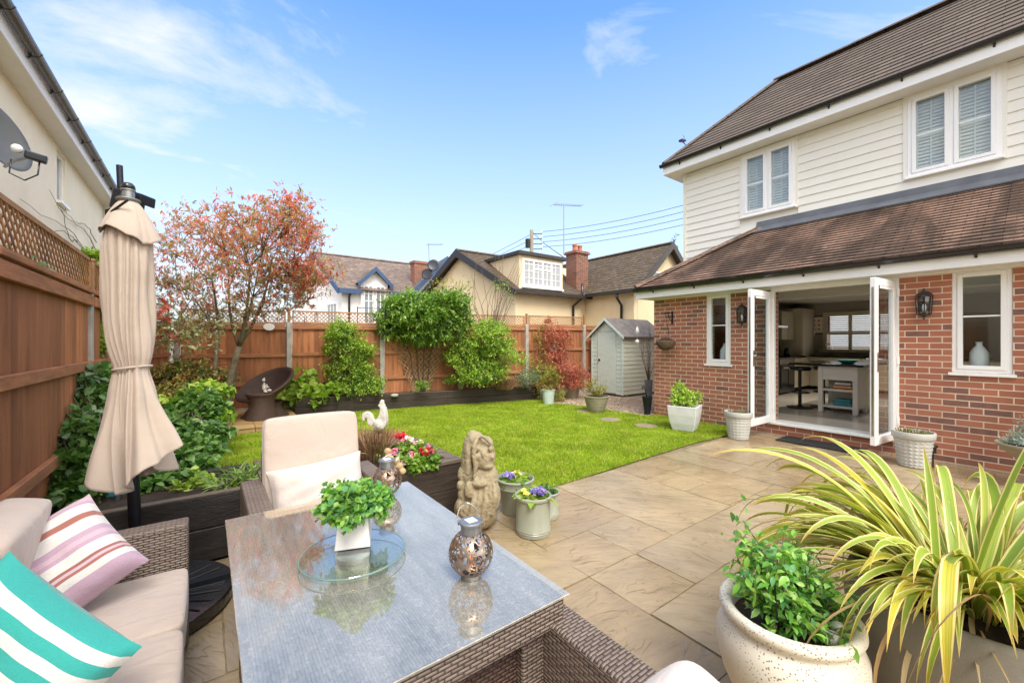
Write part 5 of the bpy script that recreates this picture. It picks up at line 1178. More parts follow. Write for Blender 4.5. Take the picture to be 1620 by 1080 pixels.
# white oval sign and round wall ornament on the far fence
p = FA-fd*(.36)+fn*.085; t = MB(); t.lathe((0, 0, 0), [(0, -.006), (.10, -.006), (.105, 0), (.10, .006), (0, .006)], 24, sy=.68); 
o = t.build('fence_plaque', 'ceramic_white', auto=30, uv=False); o.location = (p.x, p.y, 1.80); o.rotation_euler = (pi/2, 0, math.atan2(fd.y, fd.x)); tag(o, 'small white oval plaque on the far fence top rail', 'sign')
m = MB(); m.bar((-.05, .03, .0075), (.05, .03, .0075), .012, .002); m.bar((-.04, .0, .0075), (.04, .0, .0075), .012, .002); q = MB(); q.add(m.v, m.f); l_ = q.build('lettering', 'grey_metal', None, uv=False); l_.location = (0, 0, .007); l_.parent = o
p = G(877, 640).normalized(); pc = D(877, 547, 11.35); t = thing('garden_ornament', pc, 'round white openwork wall ornament on the red climber', 'wall ornament')
m = MB(); rx = fd; ring = lambda r_, dx=0, dz=0, n=24: [pc+rx*(r_*cos(2*pi*k/n)+dx)+U*(r_*sin(2*pi*k/n)+dz) for k in range(n+1)]
m.tube(ring(.155), .011, 6, cap=False); m.tube(ring(.125), .006, 6, cap=False); m.build('ring', 'white_stone', t, smooth=True)
m = MB()
for a in (pi/4, 3*pi/4): m.tube([pc+rx*(.15*cos(a))+U*.15*sin(a), pc-rx*(.15*cos(a))-U*.15*sin(a)], .010, 6)
for a in range(4): m.tube(ring(.045, .085*cos(a*pi/2), .085*sin(a*pi/2), 12), .006, 5, cap=False)
m.build('tracery', 'white_stone', t, smooth=True)
# door mat
m = MB(); m.prism([(6.93, 1.62, .006), (6.93, 2.62, .006), (7.36, 2.62, .006), (7.36, 1.62, .006)], (0, 0, .012)); m2 = m.build('doormat', 'mat_rubber', bevel=.004); tag(m2, 'black rubber doormat in front of the open doors', 'doormat')
# ================================================================ KITCHEN THINGS
ix, iy0, iy1 = 9.15, 2.16, 2.74
t = thing('kitchen_island', (ix+.5, (iy0+iy1)/2, .2), 'white kitchen island with open shelves and black worktop', 'kitchen island')
m = MB(); m.box(ix-.08, iy0-.10, 1.05, ix+1.5, iy1+.45, 1.09); m.build('worktop', 'worktop', t, bevel=.004)
for y in (iy0, iy1-.07): 
    for x in (ix, ix+.55): m = MB(); m.box(x, y, .2, x+.07, y+.07, 1.049); m.build('leg', 'kitchen_white', t)
m = MB(); m.box(ix+.01, iy0+.071, .80, ix+.03, iy1-.071, 1.048); m.build('drawer_front', 'kitchen_white', t, bevel=.004)
for z in (.30, .60): m = MB(); m.box(ix+.005, iy0+.072, z, ix+.55, iy1-.072, z+.035); m.build('shelf', 'kitchen_white', t)
m = MB(); m.box(ix+.56, iy0+.01, .2, ix+.58, iy1-.01, 1.049); m.box(ix+.63, iy0+.02, .2, ix+1.4, iy1-.02, 1.049); m.box(ix+.02, iy0+.01, .3, ix+.55, iy0+.03, 1.048); m.build('back_panel', 'kitchen_white', t)
bk = ['book_red', 'book_yellow', 'book_purple', 'book_white', 'book_blue', 'book_teal', 'book_blue', 'book_teal']
for s_, (z, n) in enumerate(((.636, 4), (.336, 4))):
    zz = z
    for k in range(n):
        h = .025+.008*(k % 2); yw = .17-.012*k; m = MB(); yc = iy0+.24+.015*(k % 3)
        m.box(ix+.05, yc-yw, zz, ix+.30, yc+yw*.7, zz+h); o = m.build('book', bk[s_*4+k]); zz += h+.001
        mm = bk[s_*4+k].split('_')[1]; tag(o, f'{mm} book {["at the bottom", "second from the bottom", "third from the bottom", "on top"][k]} of the {"upper" if s_ == 0 else "lower"} island shelf stack', 'book', 'books stacked on the island shelves')
def stool(x, y, label):
    t = thing('bar_stool', (x, y, .2), label, 'bar stool', 'black bar stools at the island'); m = MB(); m.lathe((x, y, .2), [(.0, 0), (.22, .0), (.22, .012), (.05, .03), (.03, .05), (.03, .74), (0, .74)], 24); m.build('pedestal', 'dark_metal', t, auto=35)
    m = MB(); m.lathe((x, y, .93), [(0, 0), (.17, .0), (.19, .03), (.19, .06), (.16, .075), (0, .07)], 24); m.build('seat', 'black_plastic', t, auto=40); m = MB(); m.tube([(x+.16*cos(a), y+.16*sin(a), .50) for a in [2*pi*k/16 for k in range(17)]], .012, 6, cap=False); m.build('footrest', 'dark_metal', t, smooth=True)
stool(9.42, 3.12, 'black bar stool nearer the open left door'); stool(9.85, 2.86, 'black bar stool tucked beside the island')
# left run of units and cooker
t = thing('kitchen_units', (11, 4.45, .2), 'cream kitchen cupboards along the left wall', 'kitchen cupboards')
def kunit(x0, x1, z0, z1, y=4.15, dep=.6, nm='cupboard'):
    m = MB(); m.box(x0, y+.02, z0, x1, min(y+dep, 4.755), z1); c = m.build(nm, 'kitchen_cream', t); m = MB(); m.box(x0+.01, y, z0+.01, x1-.01, y+.019, z1-.01); d = m.build('door', 'kitchen_cream', c, bevel=.004); m = MB(); m.tube([(x1-.06, y-.02, (z0+z1)/2-.08), (x1-.06, y-.02, (z0+z1)/2+.08)], .006, 5); m.build('handle', 'steel', d)
for x in (9.6, 10.1, 10.6): kunit(x, x+.49, .3, 1.08)
for x in (12.05, 12.55, 13.05): kunit(x, x+.49, .3, 1.08)
for x in (12.05, 12.45): kunit(x, x+.39, 1.55, 2.3, 4.4, .35, 'wall_cupboard')
kunit(12.87, 13.75, 1.09, 2.4, 4.2, .55, 'tall_cupboard')
m = MB(); m.box(9.58, 4.12, 1.081, 11.09, 4.755, 1.12); m.box(12.04, 4.12, 1.081, 12.86, 4.755, 1.12); m.build('worktop', 'worktop', t)
t = thing('range_cooker', (11.57, 4.4, .2), 'black range cooker with cooker hood above', 'cooker')
m = MB(); m.box(11.12, 4.10, .25, 12.02, 4.75, 1.10); m.build('body', 'black_plastic', t, bevel=.01)
for zz, a, b in ((.45, 11.16, 11.56), (.45, 11.60, 11.98)): m = MB(); m.box(a, 4.08, .35, b, 4.099, .92); m.build('oven_door', 'worktop', t, bevel=.004); m = MB(); m.tube([(a+.04, 4.04, .86), (b-.04, 4.04, .86)], .012, 6); m.build('oven_handle', 'steel', t)
m = MB(); m.box(11.14, 4.085, .95, 12.0, 4.099, 1.07); m.build('control_panel', 'steel', t)
m = MB(); m.prism([(11.1, 4.25, 1.85), (11.1, 4.755, 1.85), (11.1, 4.755, 1.98), (11.1, 4.25, 1.90)], (.92, 0, 0)); m.box(11.35, 4.45, 1.97, 11.8, 4.755, 2.55); m.build('cooker_hood', 'steel', t)
t = thing('sink_units', (13.4, 2.5, .2), 'cream kitchen cupboards and black worktop under the rear window', 'kitchen cupboards')
m = MB(); m.box(13.22, -1.0, .3, 13.79, 4.14, 1.08); m.build('carcass', 'kitchen_cream', t)
for k in range(8): m = MB(); y = .05+k*.5; m.box(13.2, y, .31, 13.219, y+.48, 1.07); m.build('door', 'kitchen_cream', t, bevel=.004)
m = MB(); m.box(13.17, -1.0, 1.081, 13.79, 4.14, 1.12); m.build('worktop', 'worktop', t)
m = MB(); m.tube([(13.6, 2.45, 1.12), (13.6, 2.45, 1.42), (13.57, 2.47, 1.5), (13.48, 2.5, 1.52), (13.38, 2.53, 1.46)], .014, 8); tag(m.build('kitchen_tap', 'steel', smooth=True), 'tall curved steel tap at the rear window sink', 'tap')
t = thing('glass_jar', (13.5, 3.85, 1.12), 'large glass storage jar on the rear worktop', 'jar'); m = MB(); m.lathe((13.5, 3.85, 1.12), [(.0, 0.001), (.12, .001), (.15, .06), (.15, .2), (.10, .27), (.10, .29)], 20); m.build('body', 'clear_glass', t, smooth=True); m = MB(); m.lathe((13.5, 3.85, 1.41), [(.11, 0), (.11, .03), (.02, .04), (.025, .07), (0, .08)], 20); m.build('lid', 'steel', t, smooth=True)
m = MB(); m.box(11.1, 4.2, 1.12, 11.11, 4.21, 1.13)
for x, r_, h, lab, mt in ((12.25, .07, .22, 'black kettle on the worktop right of the cooker', 'black_plastic'), (10.9, .06, .18, 'red canister on the worktop left of the cooker', 'book_red')):
    m = MB(); m.lathe((x, 4.35, 1.121), [(0, 0), (r_, 0), (r_*1.05, h*.4), (r_*.7, h*.9), (.02, h), (0, h*1.08)], 16); tag(m.build('kettle' if 'kettle' in lab else 'canister', mt, smooth=True), lab, 'kettle' if 'kettle' in lab else 'canister')
p = Vector((13.79, 4.26, 1.9)); pp = onX(1296, 514, 13.78)
t = thing('framed_picture', pp, 'small framed print on the kitchen rear wall', 'picture'); m = MB(); y, z = pp.y, pp.z
m.box(13.76, y-.24, z-.26, 13.799, y+.24, z+.26); m.build('frame', 'wood_dark', t, bevel=.006); m = MB(); m.box(13.752, y-.20, z-.22, 13.759, y+.20, z+.22); pr = m.build('print', 'paper', t)
m = MB()
for i in range(3):
    for j in range(3): m.ball((13.751, y-.11+i*.11, z-.12+j*.12), (.003, .028, .028), 10)
m.build('print_marks', 'book_red', pr)
m = MB(); m.lathe((9.55, 2.4, 1.091), [(0, 0), (.08, 0), (.17, .07), (.16, .07), (.08, .012), (0, .012)], 20); tag(m.build('fruit_bowl', 'book_teal', smooth=True), 'teal bowl on the island worktop', 'bowl')
# bottles on the window sills
def jug(x, y, z, s_, lab):
    m = MB(); m.lathe((x, y, z), [(0, 0), (.075*s_, 0), (.085*s_, .02*s_), (.08*s_, .2*s_), (.05*s_, .26*s_), (.028*s_, .28*s_), (.028*s_, .32*s_), (.035*s_, .33*s_), (.02*s_, .33*s_), (.02*s_, .3*s_)], 24); tag(m.build('bottle_vase', 'ceramic_white', smooth=True), lab, 'vase', 'white bottle vases on the window sills')
jug(WX+.17, .62, 1.165, 1.0, 'white bottle vase inside the right ground-floor window'); jug(WX+.17, 3.68, 1.135, 1.0, 'white bottle vase inside the narrow left window')
m = MB(); m.box(WX+.09, .36, 1.12, WX+.279, .82, 1.165); m.box(WX+.09, 3.51, 1.09, WX+.279, 3.93, 1.135); m.build('window_board', 'white_paint', H)
# ================================================================ PATIO FURNITURE
F_ = Vector((sY, cY, 0))
def rbox(m, x0, y0, z0, x1, y1, z1): m.box(x0, y0, z0, x1, y1, z1)
tx0, tx1, ty0, ty1, tz = .07, .93, .94, 2.25, .70
t = thing('patio_table', ((tx0+tx1)/2, (ty0+ty1)/2, 0), 'rectangular grey rattan patio table with a wet glass top', 'patio table')
m = MB(); m.box(tx0+.012, ty0+.012, .60, tx1-.012, ty1-.012, tz-.009); m.build('frame', 'wicker_grey', t, bevel=.008)
m = MB(); m.box(tx0+.02, ty0+.02, tz-.0092, tx1-.02, ty1-.02, tz-.0088); m.build('woven_top', 'wicker_top', t, swap=True)
m = MB(); m.box(tx0, ty0, tz-.0085, tx1, ty1, tz); m.build('glass_top', 'table_glass', t, bevel=.0015, seg=1)
for x in (tx0+.05, tx1-.15):
    for y in (ty0+.05, ty1-.15): m = MB(); m.box(x, y, .01, x+.10, y+.10, .599); m.build('leg', 'wicker_grey', t, bevel=.008)
m = MB(); m.box(tx0+.151, ty0+.08, .02, tx1-.151, ty0+.11, .599); m.build('end_panel', 'wicker_brown', t); m = MB(); m.box(tx0+.151, ty1-.11, .02, tx1-.151, ty1-.08, .599); m.build('end_panel', 'wicker_brown', t)
for x in (tx0+.08, tx1-.11): m = MB(); m.box(x, ty0+.151, .02, x+.03, ty1-.151, .599); m.build('side_panel', 'wicker_brown', t)
def chair(loc, rz, label, tall=True):
    t = thing('rattan_armchair', (0, 0, 0), label, 'armchair')
    for s_ in (-1, 1):
        x0, x1 = (-.40, -.285) if s_ < 0 else (.285, .40); m = MB(); m.box(x0, -.33, .02, x1, .30, .62); m.build('arm', 'wicker_grey', t, bevel=.014, seg=3)
    m = MB(); m.box(-.284, -.31, .08, .284, .24, .30); m.build('seat_frame', 'wicker_grey', t, bevel=.006)
    m = MB(); m.prism([(-.284, .24, .08), (-.284, .30, .08), (-.284, .34, .78), (-.284, .27, .80)], (.568, 0, 0)); m.build('back_frame', 'wicker_grey', t, bevel=.008)
    softbox('seat_cushion', 0, -.05, .365, .56, .52, .12, 'cushion_cloth', t, .02, piping='cushion_dark')
    if tall:
        softbox('back_cushion', 0, .20, .72, .565, .58, .13, 'cushion_cloth', t, .014, ex=14, n=14, rot=Euler((radians(82), 0, 0)), piping='cushion_dark')
        M = Matrix.Translation((.01, .04, .575)) @ Euler((radians(68), radians(-5), radians(-3))).to_matrix().to_4x4(); pillow('scatter_cushion', .56, .33, .19, 'pillow_pale', M, parent=t, seed=3)
    else:
        softbox('scatter_cushion', .01, .26, .69, .54, .34, .15, 'pillow_pale', t, .03, rot=Euler((radians(72), radians(3), radians(4))), ex=4.5, n=14)
    t.location = loc; t.rotation_euler = (0, 0, rz); return t
chair((.575, 2.80, 0), 0, 'grey rattan armchair with tall beige back cushion at the far table end')
chair((.575, .70, 0), pi, 'grey rattan armchair in the near right foreground with pale cushion', False)
# sofa
t = thing('rattan_sofa', (-.42, 1.5, 0), 'grey rattan sofa with beige cushions along the left fence', 'sofa')
m = MB(); m.box(-.80, 2.53, .02, -.065, 2.645, .62); m.build('arm', 'wicker_grey', t, bevel=.012, seg=3); m = MB(); m.box(-.80, .30, .02, -.07, .41, .62); m.build('arm', 'wicker_grey', t, bevel=.012, seg=3)
m = MB(); m.box(-.78, .411, .05, -.075, 2.529, .285); m.build('seat_frame', 'wicker_grey', t, bevel=.006)
m = MB(); m.box(-.82, .411, .05, -.75, 2.529, .84); m.build('back_frame', 'wicker_grey', t, bevel=.01)
for k in range(4): y0 = 2.525-.523*(k+1); softbox('seat_cushion', -.385, y0+.2615, .355, .64, .516, .145, 'cushion_cloth', t, .012, ex=16, n=14, piping='cushion_dark')
for k in range(4): y0 = 2.525-.523*(k+1); softbox('back_cushion', -.62, y0+.2615, .655, .46, .50, .15, 'cushion_cloth', t, .025, rot=Euler((0, radians(-76), 0)), ex=9)
def frame_from(c, e1, e2):
    e1 = Vector(e1).normalized(); n = e1.cross(Vector(e2)).normalized(); e2 = n.cross(e1); M = Matrix((e1, e2, n)).transposed().to_4x4(); M.translation = c; return M
Rt = Vector((cY, -sY, 0))
c = D(88, 898, 1.60); M = frame_from(c, Rt*.75-U*.60-F_*.15, (Rt*.44+U*.9)*.66+F_*.70); pillow('scatter_cushion', .41, .41, .20, 'stripe_pink', M, 'pink and white striped scatter cushion on the sofa', 'cushion', wr=.004, seed=5)
c = D(-15, 1082, 1.06); M = frame_from(c, Rt*-.52-U*.72-F_*.45, Rt*.80-U*.60+F_*.0); pillow('scatter_cushion', .44, .46, .21, 'stripe_teal', M, 'teal and white striped scatter cushion in the bottom left corner', 'cushion', wr=.004, seed=8)
# ================================================================ THINGS ON THE TABLE
def lamp(x, y, hang, label):
    t = thing('metal_lantern', (x, y, tz), label, 'lantern', 'pierced metal lanterns on the table'); r = .076; zc = tz+.083
    m = MB(); n = 40; pr = [(.035+.0*i, 0) for i in range(0)]; prof = [(r*cos(a)*1.0, zc-tz+r*sin(a)*1.02) for a in [radians(-66+132*i/20) for i in range(21)]]
    m.lathe((x, y, tz), prof, 40); m.f = [f for f in m.f if len(f) == 4]; o = m.build('pierced_globe', 'filigree', t, smooth=True); o.modifiers.new('s', 'SOLIDIFY').thickness = .0018
    m = MB(); m.lathe((x, y, tz), [(.026, .0005), (.034, .001), (.034, .014), (.030, .016)], 28); m.build('foot', 'grey_metal', t, auto=40)
    zt = zc-tz+r*.93; m = MB(); m.lathe((x, y, tz), [(.033, zt-.006), (.0345, zt-.004), (.0345, zt+.026), (.040, zt+.027), (.040, zt+.034), (.036, zt+.037), (0, zt+.037)], 32); cp = m.build('cap', 'grey_metal', t, auto=35)
    m = MB(); m.box(x-.017, y-.017, tz+zt+.0372, x+.017, y+.017, tz+zt+.0385); m.build('solar_cell', 'blind_white', cp)
    P = [Vector((x, y, tz+zt+.022))+Rt*(.042*cos(a))+(U*cos(hang)-Rt*sin(hang)*.5-F_*sin(hang)*.5)*(.078*sin(a)*1.1) for a in [pi*k/18 for k in range(19)]]
    m = MB(); m.tube(P, .0022, 6); m.build('handle', 'steel', t, smooth=True)
    m = MB(); m.lathe((x, y, tz+.018), [(0, 0), (.012, .0), (.012, .05), (0, .055)], 12); m.build('candle', 'terracotta', t, smooth=True)
q = G(745, 911, tz); lamp(q.x, q.y, .35, 'pierced metal lantern nearest the camera on the glass table')
q = G(612, 784, tz); lamp(q.x, q.y, -1.1, 'pierced metal lantern at the far end behind the potted plant')
q = G(560, 871, tz+.025); t = thing('glass_turntable', (q.x, q.y, tz), 'round clear glass turntable under the potted plant', 'turntable')
m = MB(); m.lathe((q.x, q.y, tz), [(0, .018), (.180, .018), (.183, .021), (.180, .025), (0, .025)], 56); m.build('glass_plate', 'turn_glass', t, auto=40); m = MB(); m.tube([(q.x+.183*cos(a), q.y+.183*sin(a), tz+.0215) for a in [2*pi*k/64 for k in range(65)]], .0026, 6, cap=False); m.build('plate_rim', 'glass_edge', t, smooth=True); m = MB(); m.lathe((q.x, q.y, tz+.001), [(0, 0), (.06, 0), (.06, .016), (0, .016)], 32); m.build('base', 'steel', t, auto=40)
q2 = G(560, 856, tz+.026); t = thing('potted_plant', (q2.x, q2.y, tz+.026), 'bright green artificial plant in a square white pot on the turntable', 'potted plant')
m = MB(); zb = tz+.0265; a0 = -.35
sq = lambda r_, z: [(q2.x+r_*1.414*cos(a0+pi/4+pi/2*k), q2.y+r_*1.414*sin(a0+pi/4+pi/2*k), z) for k in range(4)]
v = sq(.063, zb)+sq(.052, zb+.105)+sq(.047, zb+.105)+sq(.047, zb+.09); m.add(v, [(3, 2, 1, 0)]+[(i*4+k, i*4+(k+1) % 4, i*4+4+(k+1) % 4, i*4+4+k) for i in range(3) for k in range(4)]+[(12, 13, 14, 15)]); m.build('pot', 'ceramic_white', t, bevel=.003)
els = []
for k in range(26):
    a = rng.random()*2*pi; r_ = .11*sqrt(rng.random()); els.append(((q2.x+r_*cos(a), q2.y+r_*sin(a), zb+.155+.055*rng.random()-r_*.35), (.040, .040, .038)))
foliage('foliage', 'leaf_fresh', t, els, 620, 5, .024, spread=.02, ratio=.95, nseg=3, shell=.2, up=.4, fold=.15, curl=.2)
twigs('stems', 'twig_green', t, (q2.x, q2.y, zb+.08), [e[0] for e in els], .003, .0015)
# ================================================================ PARASOL
t = thing('closed_parasol', (-.33, 3.3, 0), 'closed beige cantilever parasol tied at the waist beside the sofa', 'parasol')
pd = 2.2; ax_ = lambda y: D({290: 203, 330: 203, 380: 203, 470: 204, 582: 210, 700: 217, 770: 220}[y], y, pd)
keys = [(322, .040, 203), (335, .075, 203), (352, .108, 203), (372, .132, 202), (400, .147, 202), (430, .151, 203), (470, .152, 204), (510, .148, 205), (540, .138, 207), (562, .122, 209), (576, .106, 210), (583, .099, 210), (592, .108, 210), (612, .132, 211), (640, .158, 212), (680, .198, 214), (715, .236, 216), (752, .272, 218)]
keys = [(a_, b_*.77, c_) for a_, b_, c_ in keys]; ys = [k[0] for k in keys]; nr, na = 110, 220; V = []
# uneven folds: angular positions of the valleys, with depth and width of their own
VAL = [(-2.62, .30, .16), (-2.02, .42, .10), (-1.72, .34, .07), (-1.38, .50, .08), (-1.08, .30, .06), (-.80, .42, .09), (-.35, .26, .12), (.35, .4, .2), (1.1, .4, .2), (1.9, .4, .2), (2.7, .35, .2)]
for i in range(nr+1):
    y = 322+(752-322)*i/nr; rr_ = np.interp(y, ys, [k[1] for k in keys]); cx = np.interp(y, ys, [k[2] for k in keys]); c = D(cx, y, pd)
    top = min(1, max(.15, (y-330)/70)); low = max(0, (y-590)/162)
    for j in range(na):
        th = -pi+2*pi*j/na; f = 0
        for v0, dp, wd in VAL:
            vv = v0+.0011*(y-470)*sin(v0*3+1); dd = (th-vv+pi) % (2*pi)-pi; f += dp*math.exp(-(dd/(wd*(1+.5*low)))**2)
        am = .50*top*(1+.75*low); r_ = rr_*(1-am*f)
        r_ += rr_*.035*sin(17*th+.012*y)*max(0, 1-abs(y-583)/70)
        r_ += .010*sin(th*3+y*.017)*sin(y*.021+1)+rr_*low*.055*sin(10*th+2*sin(2*th)+y*.01)
        if y < 583: r_ += .012*math.exp(-((y-470)/55)**2)*cos(th-2.9)
        dirx = cos(th); r_ *= 1+low*(.10*max(0, dirx)+.05*max(0, -dirx))
        p = c+Rt*(r_*dirx)+F_*(r_*sin(th)*.88)
        if low > 0: p += U*(low**1.5*(.16*max(0, dirx)**2+.055*max(0, -dirx)**2-.035*f-.03*abs(sin(th))+.02*sin(5*th)))
        V.append(p[:])
V = np.array(V); k = np.arange(nr*na); i_, j_ = k//na, k % na; F = np.stack([i_*na+j_, i_*na+(j_+1) % na, (i_+1)*na+(j_+1) % na, (i_+1)*na+j_], 1)[:, ::-1]
o = npmesh('canopy', V, F, 'parasol_cloth', t, True); s_ = o.modifiers.new('s', 'SOLIDIFY'); s_.thickness = .003
# vent flap over the shoulders: broad uneven lobes
nr2 = 22; V = []
for i in range(nr2+1):
    f = i/nr2; y = 316+(368-316)*f; c = D(203, y, pd)
    for j in range(na):
        th = -pi+2*pi*j/na; lob = abs(sin(1.5*th+.55)); lob2 = abs(sin(3.5*th+.2)); r_ = .026+(.138-.026)*(f**.8)*(1-.20*(1-lob)*f-.07*(1-lob2)*f)
        p = c+Rt*(r_*cos(th)*(1.0 if cos(th) < 0 else 1.06))+F_*(r_*sin(th)*.9)+U*(-.055*f*f*max(0, cos(th))-.030*f*(1-lob)**2+.012*f*lob2); V.append(p[:])
V = np.array(V); k = np.arange(nr2*na); i_, j_ = k//na, k % na; F = np.stack([i_*na+j_, i_*na+(j_+1) % na, (i_+1)*na+(j_+1) % na, (i_+1)*na+j_], 1)[:, ::-1]
o = npmesh('vent_flap', V, F, 'parasol_cloth', t, True); o.modifiers.new('s', 'SOLIDIFY').thickness = .003
c = D(210, 582, pd); m = MB(); m.tube([c+Rt*(.080*cos(a))+F_*(.072*sin(a))+U*(.012*cos(a)) for a in [2*pi*k/40 for k in range(41)]], .007, 6, cap=False); m.build('tie_strap', 'parasol_cloth', t, smooth=True)
c = D(203, 318, pd); m = MB(); m.lathe(c, [(0, -.012), (.022, -.012), (.050, .0), (.052, .005), (.048, .010), (.027, .014), (.026, .050), (.031, .053), (.031, .060), (.027, .063), (.024, .080), (.014, .090), (0, .093)], 28); hb = m.build('hub', 'grey_metal', t, auto=35)
m = MB(); m.lathe(c, [(0.030, .061), (.028, .082), (.018, .095), (0, .098)], 24); m.build('hub_cap', 'black_plastic', hb, smooth=True)
ms = D(189, 262, 2.5); mb_ = Vector((-.33, 3.36, .06)); m = MB(); m.tube([mb_, mb_.lerp(ms, .5), mb_.lerp(ms, .80), mb_.lerp(ms, .805), ms], [.031, .031, .030, .016, .016], 16); m.build('mast', 'dark_metal', t, auto=40)
cl_ = D(184, 322, 2.42); m = MB(); m.prism([D(178, 296, 2.36), D(193, 300, 2.36), D(188, 333, 2.36), D(171, 326, 2.36)], F_*.16); m.build('slider', 'dark_metal', t, bevel=.008)
m = MB(); m.prism([D(212, 303, 2.3), D(223, 306, 2.3), D(221, 322, 2.3), D(212, 318, 2.3)], F_*.1); m.build('end_bracket', 'dark_metal', t, bevel=.006)
m = MB(); m.tube([D(176, 335, 2.12), D(203, 316, 2.12)], .006, 6); m.build('cord', 'black_plastic', t)
m = MB(); a_ = D(186, 318, 2.45); m.tube([a_, D(200, 309, 2.3), c+U*.02], .022, 8); m.build('arm', 'dark_metal', t)
m = MB(); hc = mb_.lerp(ms, .235); m.ball(hc+Rt*-.05-F_*.03, (.035, .035, .05), 12); m.build('crank_housing', 'black_plastic', t, smooth=True); m = MB(); h0 = hc+Rt*-.07-F_*.06; m.tube([h0, h0-Rt*.05-U*.01, h0-Rt*.08-U*.05], .008, 8); m.build('crank_handle', 'steel', t, smooth=True)
bc = Vector((-.33, 3.03, 0))
for k in range(4):
    m = MB(); a0, a1 = pi/2*k+.03, pi/2*(k+1)-.03; n = 14
    arc = [(bc.x+.47*cos(a0+(a1-a0)*i/n), bc.y+.455*sin(a0+(a1-a0)*i/n)) for i in range(n+1)]; inn = [(bc.x+.06*cos((a0+a1)/2), bc.y+.06*sin((a0+a1)/2))]
    m.prism([(x, y, .012) for x, y in arc+inn], (0, 0, .065))
    for i in range(1, n): 
        if i % 2: x, y = arc[i]; dx, dy = bc.x-x, bc.y-y; m.bar((x+dx*.08, y+dy*.08, .0785), (x+dx*.72, y+dy*.72, .0785), .012, .010)
    m.build('base_weight', 'base_plastic', t, bevel=.006)
m = MB(); m.bar((bc.x-.45, bc.y, .09), (bc.x+.45, bc.y, .09), .05, .03); m.bar((bc.x, bc.y-.44, .094), (bc.x, bc.y+.44, .094), .05, .03); m.build('cross_base', 'dark_metal', t)
c = D(184, 775, 2.9); t = thing('spray_bottle', c, 'blue labelled bottle on a stake behind the parasol mast', 'bottle'); m = MB(); m.bar(c+Rt*-.05-U*.02, c+Rt*.055+U*.0, .02, .055); m.build('label', 'bottle_blue', t, bevel=.004); m = MB(); m.tube([c+Rt*.03, c+Rt*.0-U*.10, Vector((c.x, c.y, .30))], .012, 8); m.build('stake', 'grey_metal', t)
# ================================================================ STATUES
def P3(px, py, d): return D(px, py, d)
sd = 3.30; balls = []
for px_, py_, dd, r_ in [(757, 806, .0, (.155, .14, .15)), (764, 785, 0, (.145, .13, .20)), (764, 757, .01, (.125, .115, .16)), (740, 738, -.01, (.055, .075, .20)), (743, 716, .0, (.060, .08, .15)),
                         (766, 722, -.03, (.090, .085, .115)), (752, 697, 0, (.075, .085, .075)), (768, 703, .01, (.065, .07, .07)), (770, 736, -.06, (.055, .05, .035)),
                         (731, 750, -.03, (.036, .04, .06)), (729, 767, -.05, (.034, .036, .038)), (734, 780, -.03, (.05, .06, .09)), (748, 690, .02, (.05, .08, .05)), (741, 728, -.05, (.035, .05, .15)), (729, 800, -.05, (.04, .05, .07)), (742, 806, -.09, (.05, .04, .05)), (758, 764, -.11, (.065, .04, .032)), (742, 774, -.11, (.04, .03, .07)), (738, 812, -.08, (.045, .04, .04)), (752, 816, -.07, (.05, .05, .04)), (765, 718, -.105, (.018, .02, .03)), (755, 709, -.095, (.02, .02, .02)), (776, 710, -.095, (.02, .02, .02)), (757, 722, -.10, (.028, .02, .024)), (778, 722, -.09, (.025, .02, .024)), (744, 803, .02, (.13, .12, .12))]:
    p = P3(px_, py_, sd+dd); balls.append((p, r_, Euler((0, 0, -YAW))))
def folds(m):
    for k, (a, b, c_) in enumerate([((760, 772), (757, 795), (748, 822)), ((768, 768), (768, 795), (760, 824)), ((775, 765), (777, 792), (770, 822)), ((781, 762), (783, 786), (779, 814)), ((753, 776), (748, 796), (742, 815))]):
        q = [P3(*a, sd-.105), P3(*b, sd-.135), P3(*c_, sd-.115)]; m.tube([q[0], q[0].lerp(q[1], .5), q[1], q[1].lerp(q[2], .5), q[2]], [.012, .018, .02, .022, .018], 8)
    m.tube([P3(756, 690, sd-.09), P3(750, 704, sd-.115), P3(749, 720, sd-.11), P3(752, 738, sd-.10), P3(750, 756, sd-.10)], [.014, .02, .02, .018, .012], 8)
    m.tube([P3(756, 688, sd-.07), P3(768, 692, sd-.10), P3(777, 701, sd-.09), P3(782, 715, sd-.05)], [.012, .018, .016, .01], 8)
    for k in range(2): m.tube([P3(745-k*1.5, 702+k*22, sd-.06), P3(749-k*1.5, 708+k*8, sd-.095), P3(744-k*2, 714+k*8, sd-.05)], .014, 7)
t = thing('stone_statue', G(762, 828), 'weathered stone statue of a robed figure on the patio', 'statue')
blob('figure', balls, .0075, 'stone_statue', t, disp=.009, dscale=.022, smooth=2, extra=folds)
q = G(764, 826); m = MB(); m.lathe((q.x+.02, q.y+.05, .0), [(0, .002), (.13, .002), (.125, .045), (.10, .07), (0, .07)], 10); m.build('plinth', 'stone_statue', t, bevel=.01)
